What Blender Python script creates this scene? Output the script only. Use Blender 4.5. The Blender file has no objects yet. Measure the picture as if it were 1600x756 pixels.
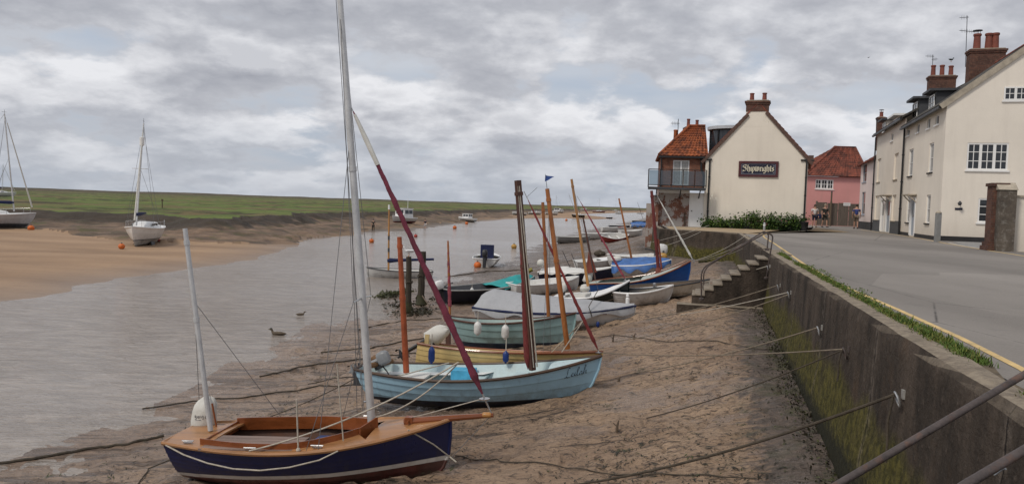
import bpy, bmesh, math, random
import numpy as np
from mathutils import Vector, Matrix
random.seed(7); RNG = np.random.default_rng(7)
sc = bpy.context.scene
COL = sc.collection
R = math.radians
# ------------------------------------------------------------------ camera
W0, H0, F0 = 1600.0, 756.0, 1200.0
EYE = Vector((0, 0, 1.0))
ROLL, PITCH = math.atan(0.0325), math.atan(59/1200)
_f = Vector((0, math.cos(PITCH), -math.sin(PITCH)))
_r0 = Vector((1, 0, 0)); _u0 = _r0.cross(_f)
_r = _r0*math.cos(ROLL) + _u0*math.sin(ROLL)
_u = _r.cross(_f)
cd = bpy.data.cameras.new('camera'); cam = bpy.data.objects.new('camera', cd); COL.objects.link(cam)
cd.sensor_width = 36; cd.lens = 36*F0/W0; cd.clip_start = 0.1; cd.clip_end = 9000
cam.matrix_world = Matrix(((_r.x, _u.x, -_f.x, EYE.x), (_r.y, _u.y, -_f.y, EYE.y), (_r.z, _u.z, -_f.z, EYE.z), (0, 0, 0, 1)))
sc.camera = cam

def ray(px, py):
    return (_f + _r*((px-W0/2)/F0) - _u*((py-H0/2)/F0))
def atz(px, py, z):
    d = ray(px, py); k = (z-EYE.z)/d.z
    return EYE + d*k
def aty(px, py, Y):
    d = ray(px, py); return EYE + d*(Y/d.y)
def topx(p):
    v = Vector(p)-EYE; q = v.dot(_f)
    return (W0/2+F0*v.dot(_r)/q, H0/2-F0*v.dot(_u)/q)
# ------------------------------------------------------------------ noise
def _hash(ix, iy, seed):
    h = (ix.astype(np.int64)*374761393 + iy.astype(np.int64)*668265263 + seed*1274126177) & 0xffffffff
    h = ((h ^ (h >> 13))*1103515245) & 0xffffffff
    h = h ^ (h >> 16)
    return (h & 0xffff)/65535.0
def vnoise(x, y, seed=0):
    ix, iy = np.floor(x), np.floor(y); fx, fy = x-ix, y-iy
    fx, fy = fx*fx*(3-2*fx), fy*fy*(3-2*fy)
    a, b = _hash(ix, iy, seed), _hash(ix+1, iy, seed); c, d = _hash(ix, iy+1, seed), _hash(ix+1, iy+1, seed)
    return (a+(b-a)*fx)*(1-fy)+(c+(d-c)*fx)*fy
def fbm(x, y, o=4, seed=0):
    s, a, t = 0, 1, 0
    for i in range(o):
        s = s+a*vnoise(x, y, seed+i*17); t += a; a *= .5; x, y = x*2.03+3.1, y*2.03+1.7
    return s/t
# ------------------------------------------------------------------ tagging
def tag(o, label=None, cat=None, group=None, kind=None):
    if label: o['label'] = label
    if cat: o['category'] = cat
    if group: o['group'] = group
    if kind: o['kind'] = kind
    return o
def empty(name, loc=(0, 0, 0), rz=0.0, label=None, cat=None, group=None, mat=None):
    o = bpy.data.objects.new(name, None); COL.objects.link(o)
    o.empty_display_size = .2
    if mat is not None: o.matrix_world = mat
    else:
        o.location = loc; o.rotation_euler = (0, 0, rz)
    return tag(o, label, cat, group)
def copy_tree(o, parent=None):
    c = o.copy(); COL.objects.link(c); c.parent = parent
    for ch in [x for x in bpy.data.objects if x.parent == o and x != c]: copy_tree(ch, c)
    return c
# ------------------------------------------------------------------ mesh builder
class MB:
    def __init__(s): s.v = []; s.f = []; s.m = []; s.uv = {}; s.x = Matrix.Identity(4)
    def pt(s, p):
        s.v.append(tuple(s.x @ Vector(p))); return len(s.v)-1
    def face(s, idx, m=0, uv=None):
        s.f.append(tuple(idx)); s.m.append(m)
        if uv: s.uv[len(s.f)-1] = uv
    def poly(s, pts, m=0, uv=None):
        s.face([s.pt(p) for p in pts], m, uv); return s
    def box(s, lo, hi, m=0, bev=0.0):
        (a, b, c), (d, e, f) = lo, hi
        P = [s.pt(p) for p in ((a,b,c),(d,b,c),(d,e,c),(a,e,c),(a,b,f),(d,b,f),(d,e,f),(a,e,f))]
        for q in ((3,2,1,0),(4,5,6,7),(0,1,5,4),(1,2,6,5),(2,3,7,6),(3,0,4,7)): s.face([P[i] for i in q], m)
        return s
    def obox(s, o, u, v, w, m=0):
        """box from corner o with edge vectors u, v, w"""
        o, u, v, w = map(Vector, (o, u, v, w))
        if u.cross(v).dot(w) < 0: u, v = v, u
        P = [s.pt(p) for p in (o, o+u, o+u+v, o+v, o+w, o+u+w, o+u+v+w, o+v+w)]
        for q in ((3,2,1,0),(4,5,6,7),(0,1,5,4),(1,2,6,5),(2,3,7,6),(3,0,4,7)): s.face([P[i] for i in q], m)
        return s
    def bar(s, a, b, w, h=None, m=0, up=(0, 0, 1)):
        a, b = Vector(a), Vector(b); h = w if h is None else h
        d = (b-a).normalized(); up = Vector(up)
        if abs(d.dot(up)) > .98: up = Vector((1, 0, 0))
        sx = d.cross(up).normalized(); sy = sx.cross(d).normalized()
        return s.obox(a-sx*w/2-sy*h/2, sx*w, sy*h, b-a, m)
    def tube(s, path, r, n=8, m=0, caps=True, sq=1.0, twist=0.0):
        path = [Vector(p) for p in path]; k = len(path)
        rr = [r]*k if not hasattr(r, '__len__') else list(r)
        prev = None; rings = []
        for i, p in enumerate(path):
            d = (path[min(i+1, k-1)]-path[max(i-1, 0)])
            d = d.normalized() if d.length > 1e-9 else Vector((0, 0, 1))
            if prev is None:
                up = Vector((0, 0, 1)) if abs(d.z) < .9 else Vector((0, 1, 0))
                sx = d.cross(up).normalized()
            else:
                sx = (prev-d*prev.dot(d)).normalized()
            prev = sx; sy = sx.cross(d).normalized()
            rings.append([s.pt(p+sx*math.cos(2*math.pi*j/n+twist*i)*rr[i]+sy*math.sin(2*math.pi*j/n+twist*i)*rr[i]*sq) for j in range(n)])
        for a, b in zip(rings, rings[1:]):
            for j in range(n): s.face((a[j], a[(j+1) % n], b[(j+1) % n], b[j]), m)
        if caps:
            s.face(rings[0][::-1], m); s.face(rings[-1], m)
        return s
    def lathe(s, prof, n=12, m=0, axis='z', o=(0, 0, 0)):
        o = Vector(o); rings = []
        for (r, z) in prof:
            ring = []
            for j in range(n):
                c, q = math.cos(2*math.pi*j/n)*r, math.sin(2*math.pi*j/n)*r
                p = {'z': (c, q, z), 'x': (z, c, q), 'y': (q, z, c)}[axis]
                ring.append(s.pt(o+Vector(p)))
            rings.append(ring)
        for a, b in zip(rings, rings[1:]):
            for j in range(n): s.face((a[j], a[(j+1) % n], b[(j+1) % n], b[j]), m)
        s.face(rings[0][::-1], m); s.face(rings[-1], m)
        return s
    def ball(s, c, r, n=12, m=0, sq=(1, 1, 1)):
        c = Vector(c); k = max(4, n//2); rings = []
        for i in range(k+1):
            a = math.pi*i/k
            rr = max(math.sin(a), .02)
            rings.append([s.pt(c+Vector((math.cos(2*math.pi*j/n)*rr*r*sq[0], math.sin(2*math.pi*j/n)*rr*r*sq[1], -math.cos(a)*r*sq[2]))) for j in range(n)])
        for a, b in zip(rings, rings[1:]):
            for j in range(n): s.face((a[j], a[(j+1) % n], b[(j+1) % n], b[j]), m)
        s.face(rings[0][::-1], m); s.face(rings[-1], m)
        return s
    def grid(s, P, m=0, flip=False):
        """P: rows of points"""
        I = [[s.pt(p) for p in row] for row in P]
        for a, b in zip(I, I[1:]):
            for j in range(len(a)-1):
                q = (a[j], a[j+1], b[j+1], b[j])
                s.face(q[::-1] if flip else q, m)
        return s
    def build(s, name, mats, parent=None, smooth=True, angle=35, mat=None):
        me = bpy.data.meshes.new(name); me.from_pydata(s.v, [], s.f)
        if not isinstance(mats, (list, tuple)): mats = [mats]
        for m_ in mats: me.materials.append(m_)
        me.polygons.foreach_set('material_index', s.m)
        uvl = me.uv_layers.new(name='UVMap'); n = len(me.loops); buf = np.zeros(n*2, np.float32)
        for p in me.polygons:
            cu = s.uv.get(p.index); nn = p.normal
            if cu is None:
                if abs(nn.z) > .9: t, b = Vector((1, 0, 0)), Vector((0, 1, 0))
                else:
                    t = Vector((0, 0, 1)).cross(nn).normalized(); b = nn.cross(t)
            for k, li in enumerate(p.loop_indices):
                if cu: a, c = cu[k]
                else:
                    co = me.vertices[me.loops[li].vertex_index].co; a, c = co.dot(t), co.dot(b)
                buf[li*2] = a; buf[li*2+1] = c
        uvl.data.foreach_set('uv', buf)
        if smooth:
            me.polygons.foreach_set('use_smooth', [True]*len(me.polygons))
            me.set_sharp_from_angle(angle=R(angle))
        me.validate(); me.update()
        o = bpy.data.objects.new(name, me); COL.objects.link(o)
        if parent is not None: o.parent = parent
        if mat is not None: o.matrix_world = mat
        return o
# ------------------------------------------------------------------ materials
class NT:
    def __init__(s, tree): s.t = tree; s.t.nodes.clear()
    def n(s, typ, **kw):
        nd = s.t.nodes.new(typ)
        for k, v in kw.items():
            if k.startswith('i_'):
                key = k[2:]; key = int(key) if key.isdigit() else key.replace('_', ' ')
                s.set(nd.inputs[key], v)
            else: setattr(nd, k, v)
        return nd
    def set(s, sock, v):
        if isinstance(v, bpy.types.NodeSocket): s.t.links.new(v, sock)
        elif isinstance(v, bpy.types.Node): s.t.links.new(v.outputs[0], sock)
        elif hasattr(v, '__len__') and len(v) == 3 and sock.type == 'RGBA': sock.default_value = (*v, 1)
        else: sock.default_value = v
    def math(s, op, a, b=0.0, c=None, clamp=False):
        nd = s.t.nodes.new('ShaderNodeMath'); nd.operation = op; nd.use_clamp = clamp
        s.set(nd.inputs[0], a); s.set(nd.inputs[1], b)
        if c is not None: s.set(nd.inputs[2], c)
        return nd.outputs[0]
    def vmath(s, op, a, b=(0, 0, 0)):
        nd = s.t.nodes.new('ShaderNodeVectorMath'); nd.operation = op
        s.set(nd.inputs[0], a)
        if op == 'SCALE': s.set(nd.inputs['Scale'], b)
        else: s.set(nd.inputs[1], b)
        return nd.outputs[0]
    def mix(s, f, a, b, bt='MIX'):
        nd = s.t.nodes.new('ShaderNodeMix'); nd.data_type = 'RGBA'; nd.blend_type = bt
        s.set(nd.inputs[0], f); s.set(nd.inputs[6], a); s.set(nd.inputs[7], b)
        return nd.outputs[2]
    def noise(s, vec, scale, detail=4, rough=.55, dist=0.0):
        nd = s.n('ShaderNodeTexNoise'); s.set(nd.inputs['Vector'], vec)
        nd.inputs['Scale'].default_value = scale; nd.inputs['Detail'].default_value = detail
        nd.inputs['Roughness'].default_value = rough; nd.inputs['Distortion'].default_value = dist
        return nd.outputs[0]
    def ramp(s, f, stops, interp='LINEAR'):
        nd = s.n('ShaderNodeValToRGB'); cr = nd.color_ramp; cr.interpolation = interp
        while len(cr.elements) < len(stops): cr.elements.new(.5)
        for e, (p, c) in zip(cr.elements, stops):
            e.position = p; e.color = (*c, 1) if hasattr(c, '__len__') else (c, c, c, 1)
        s.set(nd.inputs[0], f); return nd.outputs[0]
    def mapr(s, v, a, b, c=0.0, d=1.0):
        nd = s.n('ShaderNodeMapRange'); s.set(nd.inputs[0], v)
        for i, q in enumerate((a, b, c, d)): s.set(nd.inputs[i+1], q)
        return nd.outputs[0]
    def scale(s, vec, sv):
        return s.vmath('MULTIPLY', vec, sv)
    def attr(s, name):
        return s.n('ShaderNodeAttribute', attribute_name=name).outputs['Fac']
    def bump(s, h, strength=.3, dist=.05, normal=None):
        nd = s.n('ShaderNodeBump'); s.set(nd.inputs['Height'], h); nd.inputs['Strength'].default_value = strength
        nd.inputs['Distance'].default_value = dist
        if normal is not None: s.set(nd.inputs['Normal'], normal)
        return nd.outputs[0]
    def out(s, col, rough=.6, normal=None, metal=0.0, spec=.5, trans=0.0, alpha=None, coat=0.0):
        b = s.n('ShaderNodeBsdfPrincipled')
        s.set(b.inputs['Base Color'], col); s.set(b.inputs['Roughness'], rough); s.set(b.inputs['Metallic'], metal)
        s.set(b.inputs['Specular IOR Level'], spec); s.set(b.inputs['Transmission Weight'], trans); s.set(b.inputs['Coat Weight'], coat)
        if normal is not None: s.set(b.inputs['Normal'], normal)
        o = s.n('ShaderNodeOutputMaterial'); s.t.links.new(b.outputs[0], o.inputs[0]); return b
def newmat(name):
    m = bpy.data.materials.new(name); m.use_nodes = True; return m, NT(m.node_tree)
_mc = {}
def pbr(name, col, rough=.55, var=.18, scale=6.0, bump=.15, metal=0.0, spec=.4, grime=None, gs=3.0, ga=.45, stretch=(1, 1, 1), coat=0.0):
    """paint / cloth / metal with uneven tone; grime = colour of dirt patches"""
    if name in _mc: return _mc[name]
    m, t = newmat(name); o = t.n('ShaderNodeTexCoord').outputs['Object']
    info = t.n('ShaderNodeObjectInfo').outputs['Random']
    o = t.vmath('ADD', t.scale(o, stretch), t.n('ShaderNodeCombineXYZ', i_0=t.math('MULTIPLY', info, 37.0), i_1=t.math('MULTIPLY', info, 11.0)).outputs[0])
    n1 = t.noise(o, scale, 5); n2 = t.noise(o, scale*7, 3)
    k = t.math('ADD', t.mapr(n1, .3, .7, 1-var, 1+var), t.mapr(n2, .3, .7, -var*.4, var*.4))
    c = t.vmath('SCALE', t.n('ShaderNodeRGB').outputs[0], k)
    t.t.nodes[[x.name for x in t.t.nodes if x.bl_idname == 'ShaderNodeRGB'][0]].outputs[0].default_value = (*col, 1)
    rg = t.mapr(n1, .3, .7, max(.02, rough-.08), min(1, rough+.1))
    if grime is not None:
        g = t.noise(o, gs, 7, .68)
        c = t.mix(t.mapr(g, .52, .72, 0, ga), c, grime)
    nb = t.bump(n2, bump, .01) if bump else None
    t.out(c, rg, nb, metal, spec, coat=coat); _mc[name] = m; return m
EXPO = 0.30
# ------------------------------------------------------------------ world & sun
SUN_EL, SUN_AZ = 50.0, 230.0      # azimuth clockwise from +Y
w = bpy.data.worlds.new('World'); sc.world = w; w.use_nodes = True
t = NT(w.node_tree)
g = t.n('ShaderNodeTexCoord').outputs['Generated']
sky = t.n('ShaderNodeTexSky'); sky.sky_type = 'NISHITA'; sky.sun_disc = False
sky.sun_elevation = R(SUN_EL); sky.sun_rotation = R(SUN_AZ); sky.dust_density = 3.0; sky.air_density = 1.2
def cloudfield(vec, off=0.0, flat=.30):
    s = t.n('ShaderNodeSeparateXYZ'); t.set(s.inputs[0], vec)
    zz = t.math('ADD', t.math('MAXIMUM', t.math('ADD', s.outputs[2], off), 0.0), flat)
    p = t.n('ShaderNodeCombineXYZ', i_0=t.math('DIVIDE', s.outputs[0], zz), i_1=t.math('DIVIDE', s.outputs[1], zz), i_2=0.0).outputs[0]
    p = t.vmath('ADD', p, (CLX, CLY, 0.0))
    big = t.noise(p, 1.0, 2, .5, .1); mid = t.noise(p, 3.1, 3, .45, .1); fine = t.noise(p, 7.5, 9, .60, .1)
    return t.math('ADD', t.math('ADD', t.math('MULTIPLY', big, .36), t.math('MULTIPLY', mid, .42)), t.math('MULTIPLY', fine, .22))
CLX, CLY = 4.1, 9.3
d0 = cloudfield(g); d1 = cloudfield(g, .030)
sep = t.n('ShaderNodeSeparateXYZ'); t.set(sep.inputs[0], g); el = sep.outputs[2]
cov = t.mapr(d0, .40, .46)
rim = t.math('SUBTRACT', d0, d1)                           # a cloud with less cloud above it shows its lit top
shade = t.math('ADD', t.mapr(rim, -.045, .065, .24, .82), t.mapr(d0, .44, .58, .22, -.26))
cc = t.ramp(shade, [(.08, (.355, .368, .415)), (.42, (.50, .512, .555)), (.90, (.83, .835, .865))])
cc = t.vmath('SCALE', cc, 8.1)
thin = t.mapr(t.noise(t.vmath('MULTIPLY', g, (1.5, 1.5, 7.0)), 2.2, 6, .55, .3), .35, .65, .0, 1.0)   # high layer behind
blue = t.mix(thin, t.mix(t.mapr(el, 0.0, .30), (3.4, 3.95, 4.75), (3.9, 4.4, 5.3)), t.mix(t.mapr(el, 0.0, .30), (4.2, 4.45, 4.95), (5.3, 5.5, 5.95)))
veil = t.mix(.9, sky.outputs[0], blue)
hz = t.mapr(el, .0, .10, .35, .96)
col = t.mix(t.math('MULTIPLY', cov, hz), veil, cc)
bg = t.n('ShaderNodeBackground', i_1=.1); t.set(bg.inputs[0], col)
wo = t.n('ShaderNodeOutputWorld'); t.t.links.new(bg.outputs[0], wo.inputs[0])
sl = bpy.data.lights.new('sun', 'SUN'); sl.energy = 1.5; sl.angle = R(11); sl.color = (1, .93, .83)
so = bpy.data.objects.new('sun', sl); COL.objects.link(so)
_d = Vector((math.sin(R(SUN_AZ))*math.cos(R(SUN_EL)), math.cos(R(SUN_AZ))*math.cos(R(SUN_EL)), math.sin(R(SUN_EL))))
so.rotation_euler = _d.to_track_quat('Z', 'Y').to_euler(); so.location = (0, 0, 60)
vs = sc.view_settings; vs.view_transform = 'Standard'; vs.look = 'None'; vs.gamma = 1; vs.use_curve_mapping = False; vs.exposure = EXPO
# ------------------------------------------------------------------ terrain
ZW = -3.0
def poly2(pts, z): return [atz(a, b, z).xy for a, b in pts]
NEAR = [Vector((-60, -30)), Vector((-16, 7.5))] + poly2([(0,714),(100,686),(200,652),(270,620),(340,580),(400,546),(440,528),(495,505),(545,492),
        (585,490),(600,478),(592,466),(612,458),(640,452),(665,445),(700,436),(730,424),(765,417),(795,411),(800,402),(812,392),(840,384),(868,373),(900,363),(940,354),(985,345),(1012,339),(1040,335)], ZW) + [Vector((180, 700))]
FAR = [Vector((-120, 10)), Vector((-45, 27))] + poly2([(-60,490),(0,470),(60,462),(120,450),(170,436),(250,428),(300,420),(350,413),(400,404),(440,391),(485,373),(540,369),(580,363),(640,361),
        (680,354),(740,347),(800,342),(880,341),(930,343),(965,341.5),(905,335),(960,333),(1020,332)], ZW) + [Vector((170, 900))]
MARSH = [Vector((-400, -20)), Vector((-160, 40))] + poly2([(-150,322),(0,328),(60,329),(140,331),(230,335),(330,341),(400,337),(470,334),(560,331),(650,330),(720,328.5),(800,327),(900,326.6),(1000,328)], -1.15) + [Vector((700, 2500))]
WALLP = [Vector((1.66-.245*8, -8)), Vector((10.25, 35)), Vector((7.4, 38.5)), Vector((8.6, 47)), Vector((19, 95)), Vector((33, 150)), Vector((180, 600))]
def pdist(x, y, pl):
    best = np.full(x.shape, 1e9)
    for a, b in zip(pl, pl[1:]):
        dx, dy = b.x-a.x, b.y-a.y; L2 = dx*dx+dy*dy
        k = np.clip(((x-a.x)*dx+(y-a.y)*dy)/L2, 0, 1)
        best = np.minimum(best, np.hypot(x-a.x-k*dx, y-a.y-k*dy))
    return best
def inside(x, y, pl):
    r = np.zeros(x.shape, bool); n = len(pl)
    for i in range(n):
        a, b = pl[i], pl[(i+1) % n]
        c = ((a.y > y) != (b.y > y))
        with np.errstate(divide='ignore', invalid='ignore'):
            xi = (b.x-a.x)*(y-a.y)/((b.y-a.y) if b.y != a.y else 1e-9)+a.x
        r ^= c & (x < xi)
    return r
WPOLY = NEAR + FAR[::-1]
MPOLY = MARSH + [Vector((3000, 6000)), Vector((-6000, 6000)), Vector((-6000, -20))]
WY, WZ = [0, 5, 9, 15, 20, 40, 100, 400], [-2.15, -1.95, -1.68, -1.42, -1.25, -1.3, -1.6, -1.6]
BERTHS = [(-2.5, 9.9, 3.3, .9, -.14), (-.5, 13.0, 3.6, .75, -.19), (0, 14.3, 3.0, .8, -.17), (0, 17.7, 2.7, .8, -.2), (1.2, 19.7, 3.8, 1.0, -.17), (2.4, 23, 2.4, .9, .2), (3.8, 21.7, 1.5, .8, -.2), (4.2, 24.7, 3.2, .9, 0)]
def terrain(x, y, detail=True):
    x = np.asarray(x, float); y = np.asarray(y, float)
    wx = x+(fbm(x*.5, y*.5, 3, 3)-.5)*np.clip(np.hypot(x, y)*.03, .3, 4); wy = y+(fbm(x*.5+9, y*.5, 3, 5)-.5)*np.clip(np.hypot(x, y)*.03, .3, 4)
    if not detail: wx, wy = x, y
    dn, df, dw, dm = pdist(wx, wy, NEAR), pdist(wx, wy, FAR), pdist(x, y, WALLP), pdist(wx, wy, MARSH)
    inw = inside(wx, wy, WPOLY); inm = inside(wx, wy, MPOLY); near = (dn < df) & ~inm
    ds = np.minimum(dn, df)
    tt = dn/(dn+np.maximum(0, dw-np.interp(y, [5, 9, 16, 40], [.1, .3, 1.2, 1.2]))+1e-6)
    zn = ZW+(np.interp(y, WY, WZ)-ZW)*tt**1.8
    rr = np.hypot(x, y)
    if detail:
        amp = np.clip(rr/12, .4, 2.2)
        zn = zn+np.minimum(1, dn*.8)*((fbm(x*.9, y*.9, 4, 11)-.5)*.12*amp**.5 + (fbm(x*3.2, y*5.0, 3, 12)-.5)*.05)
        for bx, by, bl, bb, ya in BERTHS:                # mud squeezed up around each hull
            ca, sa = math.cos(ya), math.sin(ya); u, v = (x-bx)*ca+(y-by)*sa, -(x-bx)*sa+(y-by)*ca
            e = np.hypot(u/(bl*.5), v/(bb*.5)); zn = zn+np.exp(-((e-1.12)/.16)**2)*.07*(.5+vnoise(x*3, y*3, 9))-np.exp(-((e-1.5)/.2)**2)*.03
        rid = np.abs(fbm(x*1.3+4, y*1.3+8, 3, 13)-.5)*2
        zn = zn-np.clip(.10-rid, 0, 1)*.45*np.minimum(1, dn*.5)
    zs = ZW+np.minimum(1.6, df*.014)+np.minimum(.1, df*.04)
    if detail: zs = zs+np.minimum(1, df*.15)*(fbm(x*.12, y*.3, 3, 21)-.5)*.22
    Wb = 7+10*fbm(x*.05, y*.05, 2, 31)
    sdm = np.where(inm, dm, -dm)
    k = np.clip((sdm+Wb)/Wb, 0, 1)
    k2 = np.where(k < .72, k*.35/.72, .35+(k-.72)/.28*.65)     # long low slope then a steep edge
    zm = -1.15+np.clip(sdm-200, 0, 3000)*.0003
    if detail:
        zm = zm+(fbm(x*.05, y*.05, 4, 41)-.5)*.4+(fbm(x*.35, y*.35, 3, 47)-.5)*.45+np.clip((sdm-350)/500, 0, 1)*np.clip(fbm(x*.006, y*.002, 4, 43)-.40, 0, 1)*9
        ck = np.abs(fbm(x*.02+2, y*.03, 3, 44)-.5)*2
        zm = zm-np.clip(.055-ck, 0, 1)*12*np.clip(sdm/20, 0, 1)*np.exp(-sdm/260)
        k2 = np.clip(k2+(k > .05)*(k < .999)*(fbm(x*.35, y*.35, 3, 42)-.5)*.5, 0, 1)
    zf = zs+(np.maximum(zm, zs)-zs)*k2
    z = np.where(near, zn, zf)
    z = np.where(inw, ZW-np.minimum(.7, ds*.08), z)
    return z, dict(near=near, inw=inw, dn=dn, df=df, dw=dw, k=k, sdm=sdm, tt=tt)
class Table:
    def __init__(s, x0, x1, y0, y1, st, detail):
        s.x0, s.y0, s.st = x0, y0, st; s.xs = np.arange(x0, x1+st, st); s.ys = np.arange(y0, y1+st, st)
        X, Y = np.meshgrid(s.xs, s.ys); s.z = terrain(X.ravel(), Y.ravel(), detail)[0].reshape(X.shape)
    def __call__(s, x, y):
        u, v = (x-s.x0)/s.st, (y-s.y0)/s.st; i, j = int(math.floor(u)), int(math.floor(v))
        if i < 0 or j < 0 or i >= len(s.xs)-1 or j >= len(s.ys)-1: return None
        u -= i; v -= j; z = s.z
        return float((z[j, i]*(1-u)+z[j, i+1]*u)*(1-v)+(z[j+1, i]*(1-u)+z[j+1, i+1]*u)*v)
TAB = Table(-60, 50, 2, 170, .5, False); TABD = Table(-14, 13, 3, 56, .12, True)
def gz(x, y):
    r_ = TAB(x, y)
    return float(terrain(np.array([x]), np.array([y]), False)[0][0]) if r_ is None else r_
def gzd(x, y):
    r_ = TABD(x, y)
    return gz(x, y) if r_ is None else r_
def gp(px, py):
    """where the pixel's ray meets the ground"""
    z = -2.3
    for _ in range(25):
        p = atz(px, py, z); z = .5*z+.5*max(ZW, gz(p.x, p.y))
    p = atz(px, py, z); return p
NA, NR = 1150, 820
ang = np.linspace(R(-58), R(28), NA); rad = np.exp(np.linspace(math.log(2.2), math.log(7000), NR))
A, RD = np.meshgrid(ang, rad); GX, GY = np.sin(A)*RD, np.cos(A)*RD
GZ, info = terrain(GX.ravel(), GY.ravel())
GX, GY = GX.ravel(), GY.ravel()
idx = np.arange(NA*NR).reshape(NR, NA)
Q = np.stack([idx[:-1, :-1], idx[:-1, 1:], idx[1:, 1:], idx[1:, :-1]], -1).reshape(-1, 4)
cx, cy = GX[Q].mean(1), GY[Q].mean(1)
under_quay = ((cx > 1.66+.245*cy+.35) & (cy < 34.6)) | ((cy >= 34.6) & (cy < 150) & (cx > np.interp(cy, [34.6, 38.5, 47, 95, 150], [8.5, 8.2, 9.4, 19.5, 33.5])))
qin = lambda a: info[a][Q[:, 0]]
zone = np.where(qin('inw') & (qin('df') < qin('dn')), 1, np.where(qin('near') | qin('inw'), 0, np.where(qin('k') < .02, 1, np.where(qin('sdm') < 0, 2, 3))))
jit = fbm(GX*.08, GY*.08, 3, 51)
muddy = np.interp(np.degrees(np.arctan2(GX, GY)), [-40, -16.5, -13.5, -10, -5, -3, 0, 40], [0, 0, .35, 1, 1, .7, 0, 0])
def ground_piece(name, sel, mat, kind='structure'):
    f = Q[sel]; used = np.unique(f); rem = np.full(NA*NR, -1); rem[used] = np.arange(len(used)); f = rem[f]
    me = bpy.data.meshes.new(name)
    me.vertices.add(len(used)); me.vertices.foreach_set('co', np.stack([GX[used], GY[used], GZ[used]], -1).astype(np.float32).ravel())
    me.loops.add(f.size); me.loops.foreach_set('vertex_index', f.ravel().astype(np.int32))
    me.polygons.add(len(f)); me.polygons.foreach_set('loop_start', np.arange(0, f.size, 4).astype(np.int32)); me.polygons.foreach_set('loop_total', np.full(len(f), 4, np.int32))
    me.update(calc_edges=True)
    me.polygons.foreach_set('use_smooth', np.ones(len(f), bool))
    for nm, arr in (('dn', info['dn']), ('df', info['df']), ('dw', info['dw']), ('k', info['k']), ('sdm', info['sdm']), ('muddy', muddy), ('tt', info['tt'])):
        a = me.attributes.new(nm, 'FLOAT', 'POINT'); a.data.foreach_set('value', arr[used].astype(np.float32))
    me.materials.append(mat); o = bpy.data.objects.new(name, me); COL.objects.link(o); o['kind'] = kind; return o
# near mud: wet grey by the water, pale brown above, green-black slime along the wall foot
m_mud, t = newmat('mud'); o = t.n('ShaderNodeTexCoord').outputs['Object']
dn, dw = t.attr('dn'), t.attr('dw')
n1 = t.noise(o, .55, 6, .6); n2 = t.noise(t.scale(o, (1, 1.6, 1)), 4.5, 7, .65, .4); n3 = t.noise(o, 26, 5, .6); n4 = t.noise(t.scale(o, (.8, 1.5, 1)), 10, 6, .7, .8)
c = t.mix(t.mapr(n1, .35, .65), (.250, .162, .103), (.43, .300, .200))
c = t.mix(t.mapr(n2, .54, .66, 0, .75), c, (.095, .066, .050))
c = t.mix(t.mapr(t.noise(t.scale(o, (.45, 1.5, 1)), 2.4, 6, .68, .6), .58, .66, 0, .7), c, (.07, .052, .042))
c = t.mix(t.mapr(n3, .58, .70, 0, .6), c, (.06, .045, .038))
c = t.mix(t.mapr(n4, .55, .61, 0, .9), c, (.05, .036, .027))
c = t.mix(t.mapr(n4, .34, .42, .45, 0), c, (.36, .27, .20))
fur = t.math('SUBTRACT', t.noise(t.scale(o, (.28, 3.0, 1)), 1.5, 5, .62, .5), t.mapr(dw, 2.0, 6.0, .10, 0))
c = t.mix(t.mapr(fur, .555, .60, 0, .8), c, (.075, .054, .042))
wet = t.math('MULTIPLY', t.mapr(dn, 0, 5.5, 1, 0), t.mapr(n1, .3, .7, .7, 1.1))
wet = t.math('MAXIMUM', wet, t.math('MULTIPLY', t.mapr(t.noise(t.scale(o, (.6, 1.3, 1)), .8, 6, .62), .52, .58), .85))
c = t.mix(t.math('MULTIPLY', wet, .6), c, (.265, .195, .155))
foot = t.math('SUBTRACT', t.mapr(dw, .2, 1.5, 1, 0), t.mapr(n2, .35, .65, 0, .35))
c = t.mix(t.mapr(foot, .25, .42, 0, .9), c, t.mix(t.mapr(n2, .4, .6), (.085, .068, .058), (.16, .125, .105)))
c = t.mix(t.math('MULTIPLY', t.mapr(foot, 0, .7), t.mapr(t.noise(o, 1.7, 6, .6), .52, .62, 0, .55)), c, (.065, .07, .022))
far_ = t.mapr(t.vmath('LENGTH', o) if False else t.n('ShaderNodeVectorMath', operation='LENGTH', i_0=o).outputs['Value'], 24, 40)
c = t.mix(t.math('MULTIPLY', far_, .72), c, t.mix(t.mapr(t.noise(t.scale(o, (.5, 1.1, 1)), 1.2, 6, .6), .42, .6), (.085, .07, .06), (.17, .14, .12)))
pd = t.n('ShaderNodeVectorMath', operation='DISTANCE', i_0=o, i_1=(-2.2, 12.6, -2.5)).outputs['Value']
pud = t.mapr(t.math('ADD', pd, t.math('MULTIPLY', n1, 1.6)), 1.2, 2.3, 1, 0)
wet = t.math('MAXIMUM', wet, t.math('MULTIPLY', pud, 1.5)); c = t.mix(t.math('MULTIPLY', pud, .5), c, (.10, .085, .08))
rg = t.math('MAXIMUM', t.math('SUBTRACT', t.mapr(n2, .4, .6, .62, .78), t.math('MULTIPLY', wet, .50)), .10)
h = t.math('ADD', t.math('ADD', t.math('MULTIPLY', n2, .7), t.math('MULTIPLY', n3, .3)), t.math('SUBTRACT', t.math('MULTIPLY', n4, .7), t.mapr(fur, .53, .61, 0, .8)))
t.out(c, rg, t.bump(h, 1.0, .09), spec=.45)
m_sand, t = newmat('sand'); o = t.n('ShaderNodeTexCoord').outputs['Object']
mu, df = t.attr('muddy'), t.attr('df')
n1 = t.noise(t.scale(o, (.25, .8, 1)), .35, 6, .6); n2 = t.noise(o, 3.0, 5, .6)
c = t.mix(t.mapr(n1, .35, .65), (.25, .160, .095), (.37, .245, .150))
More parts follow.
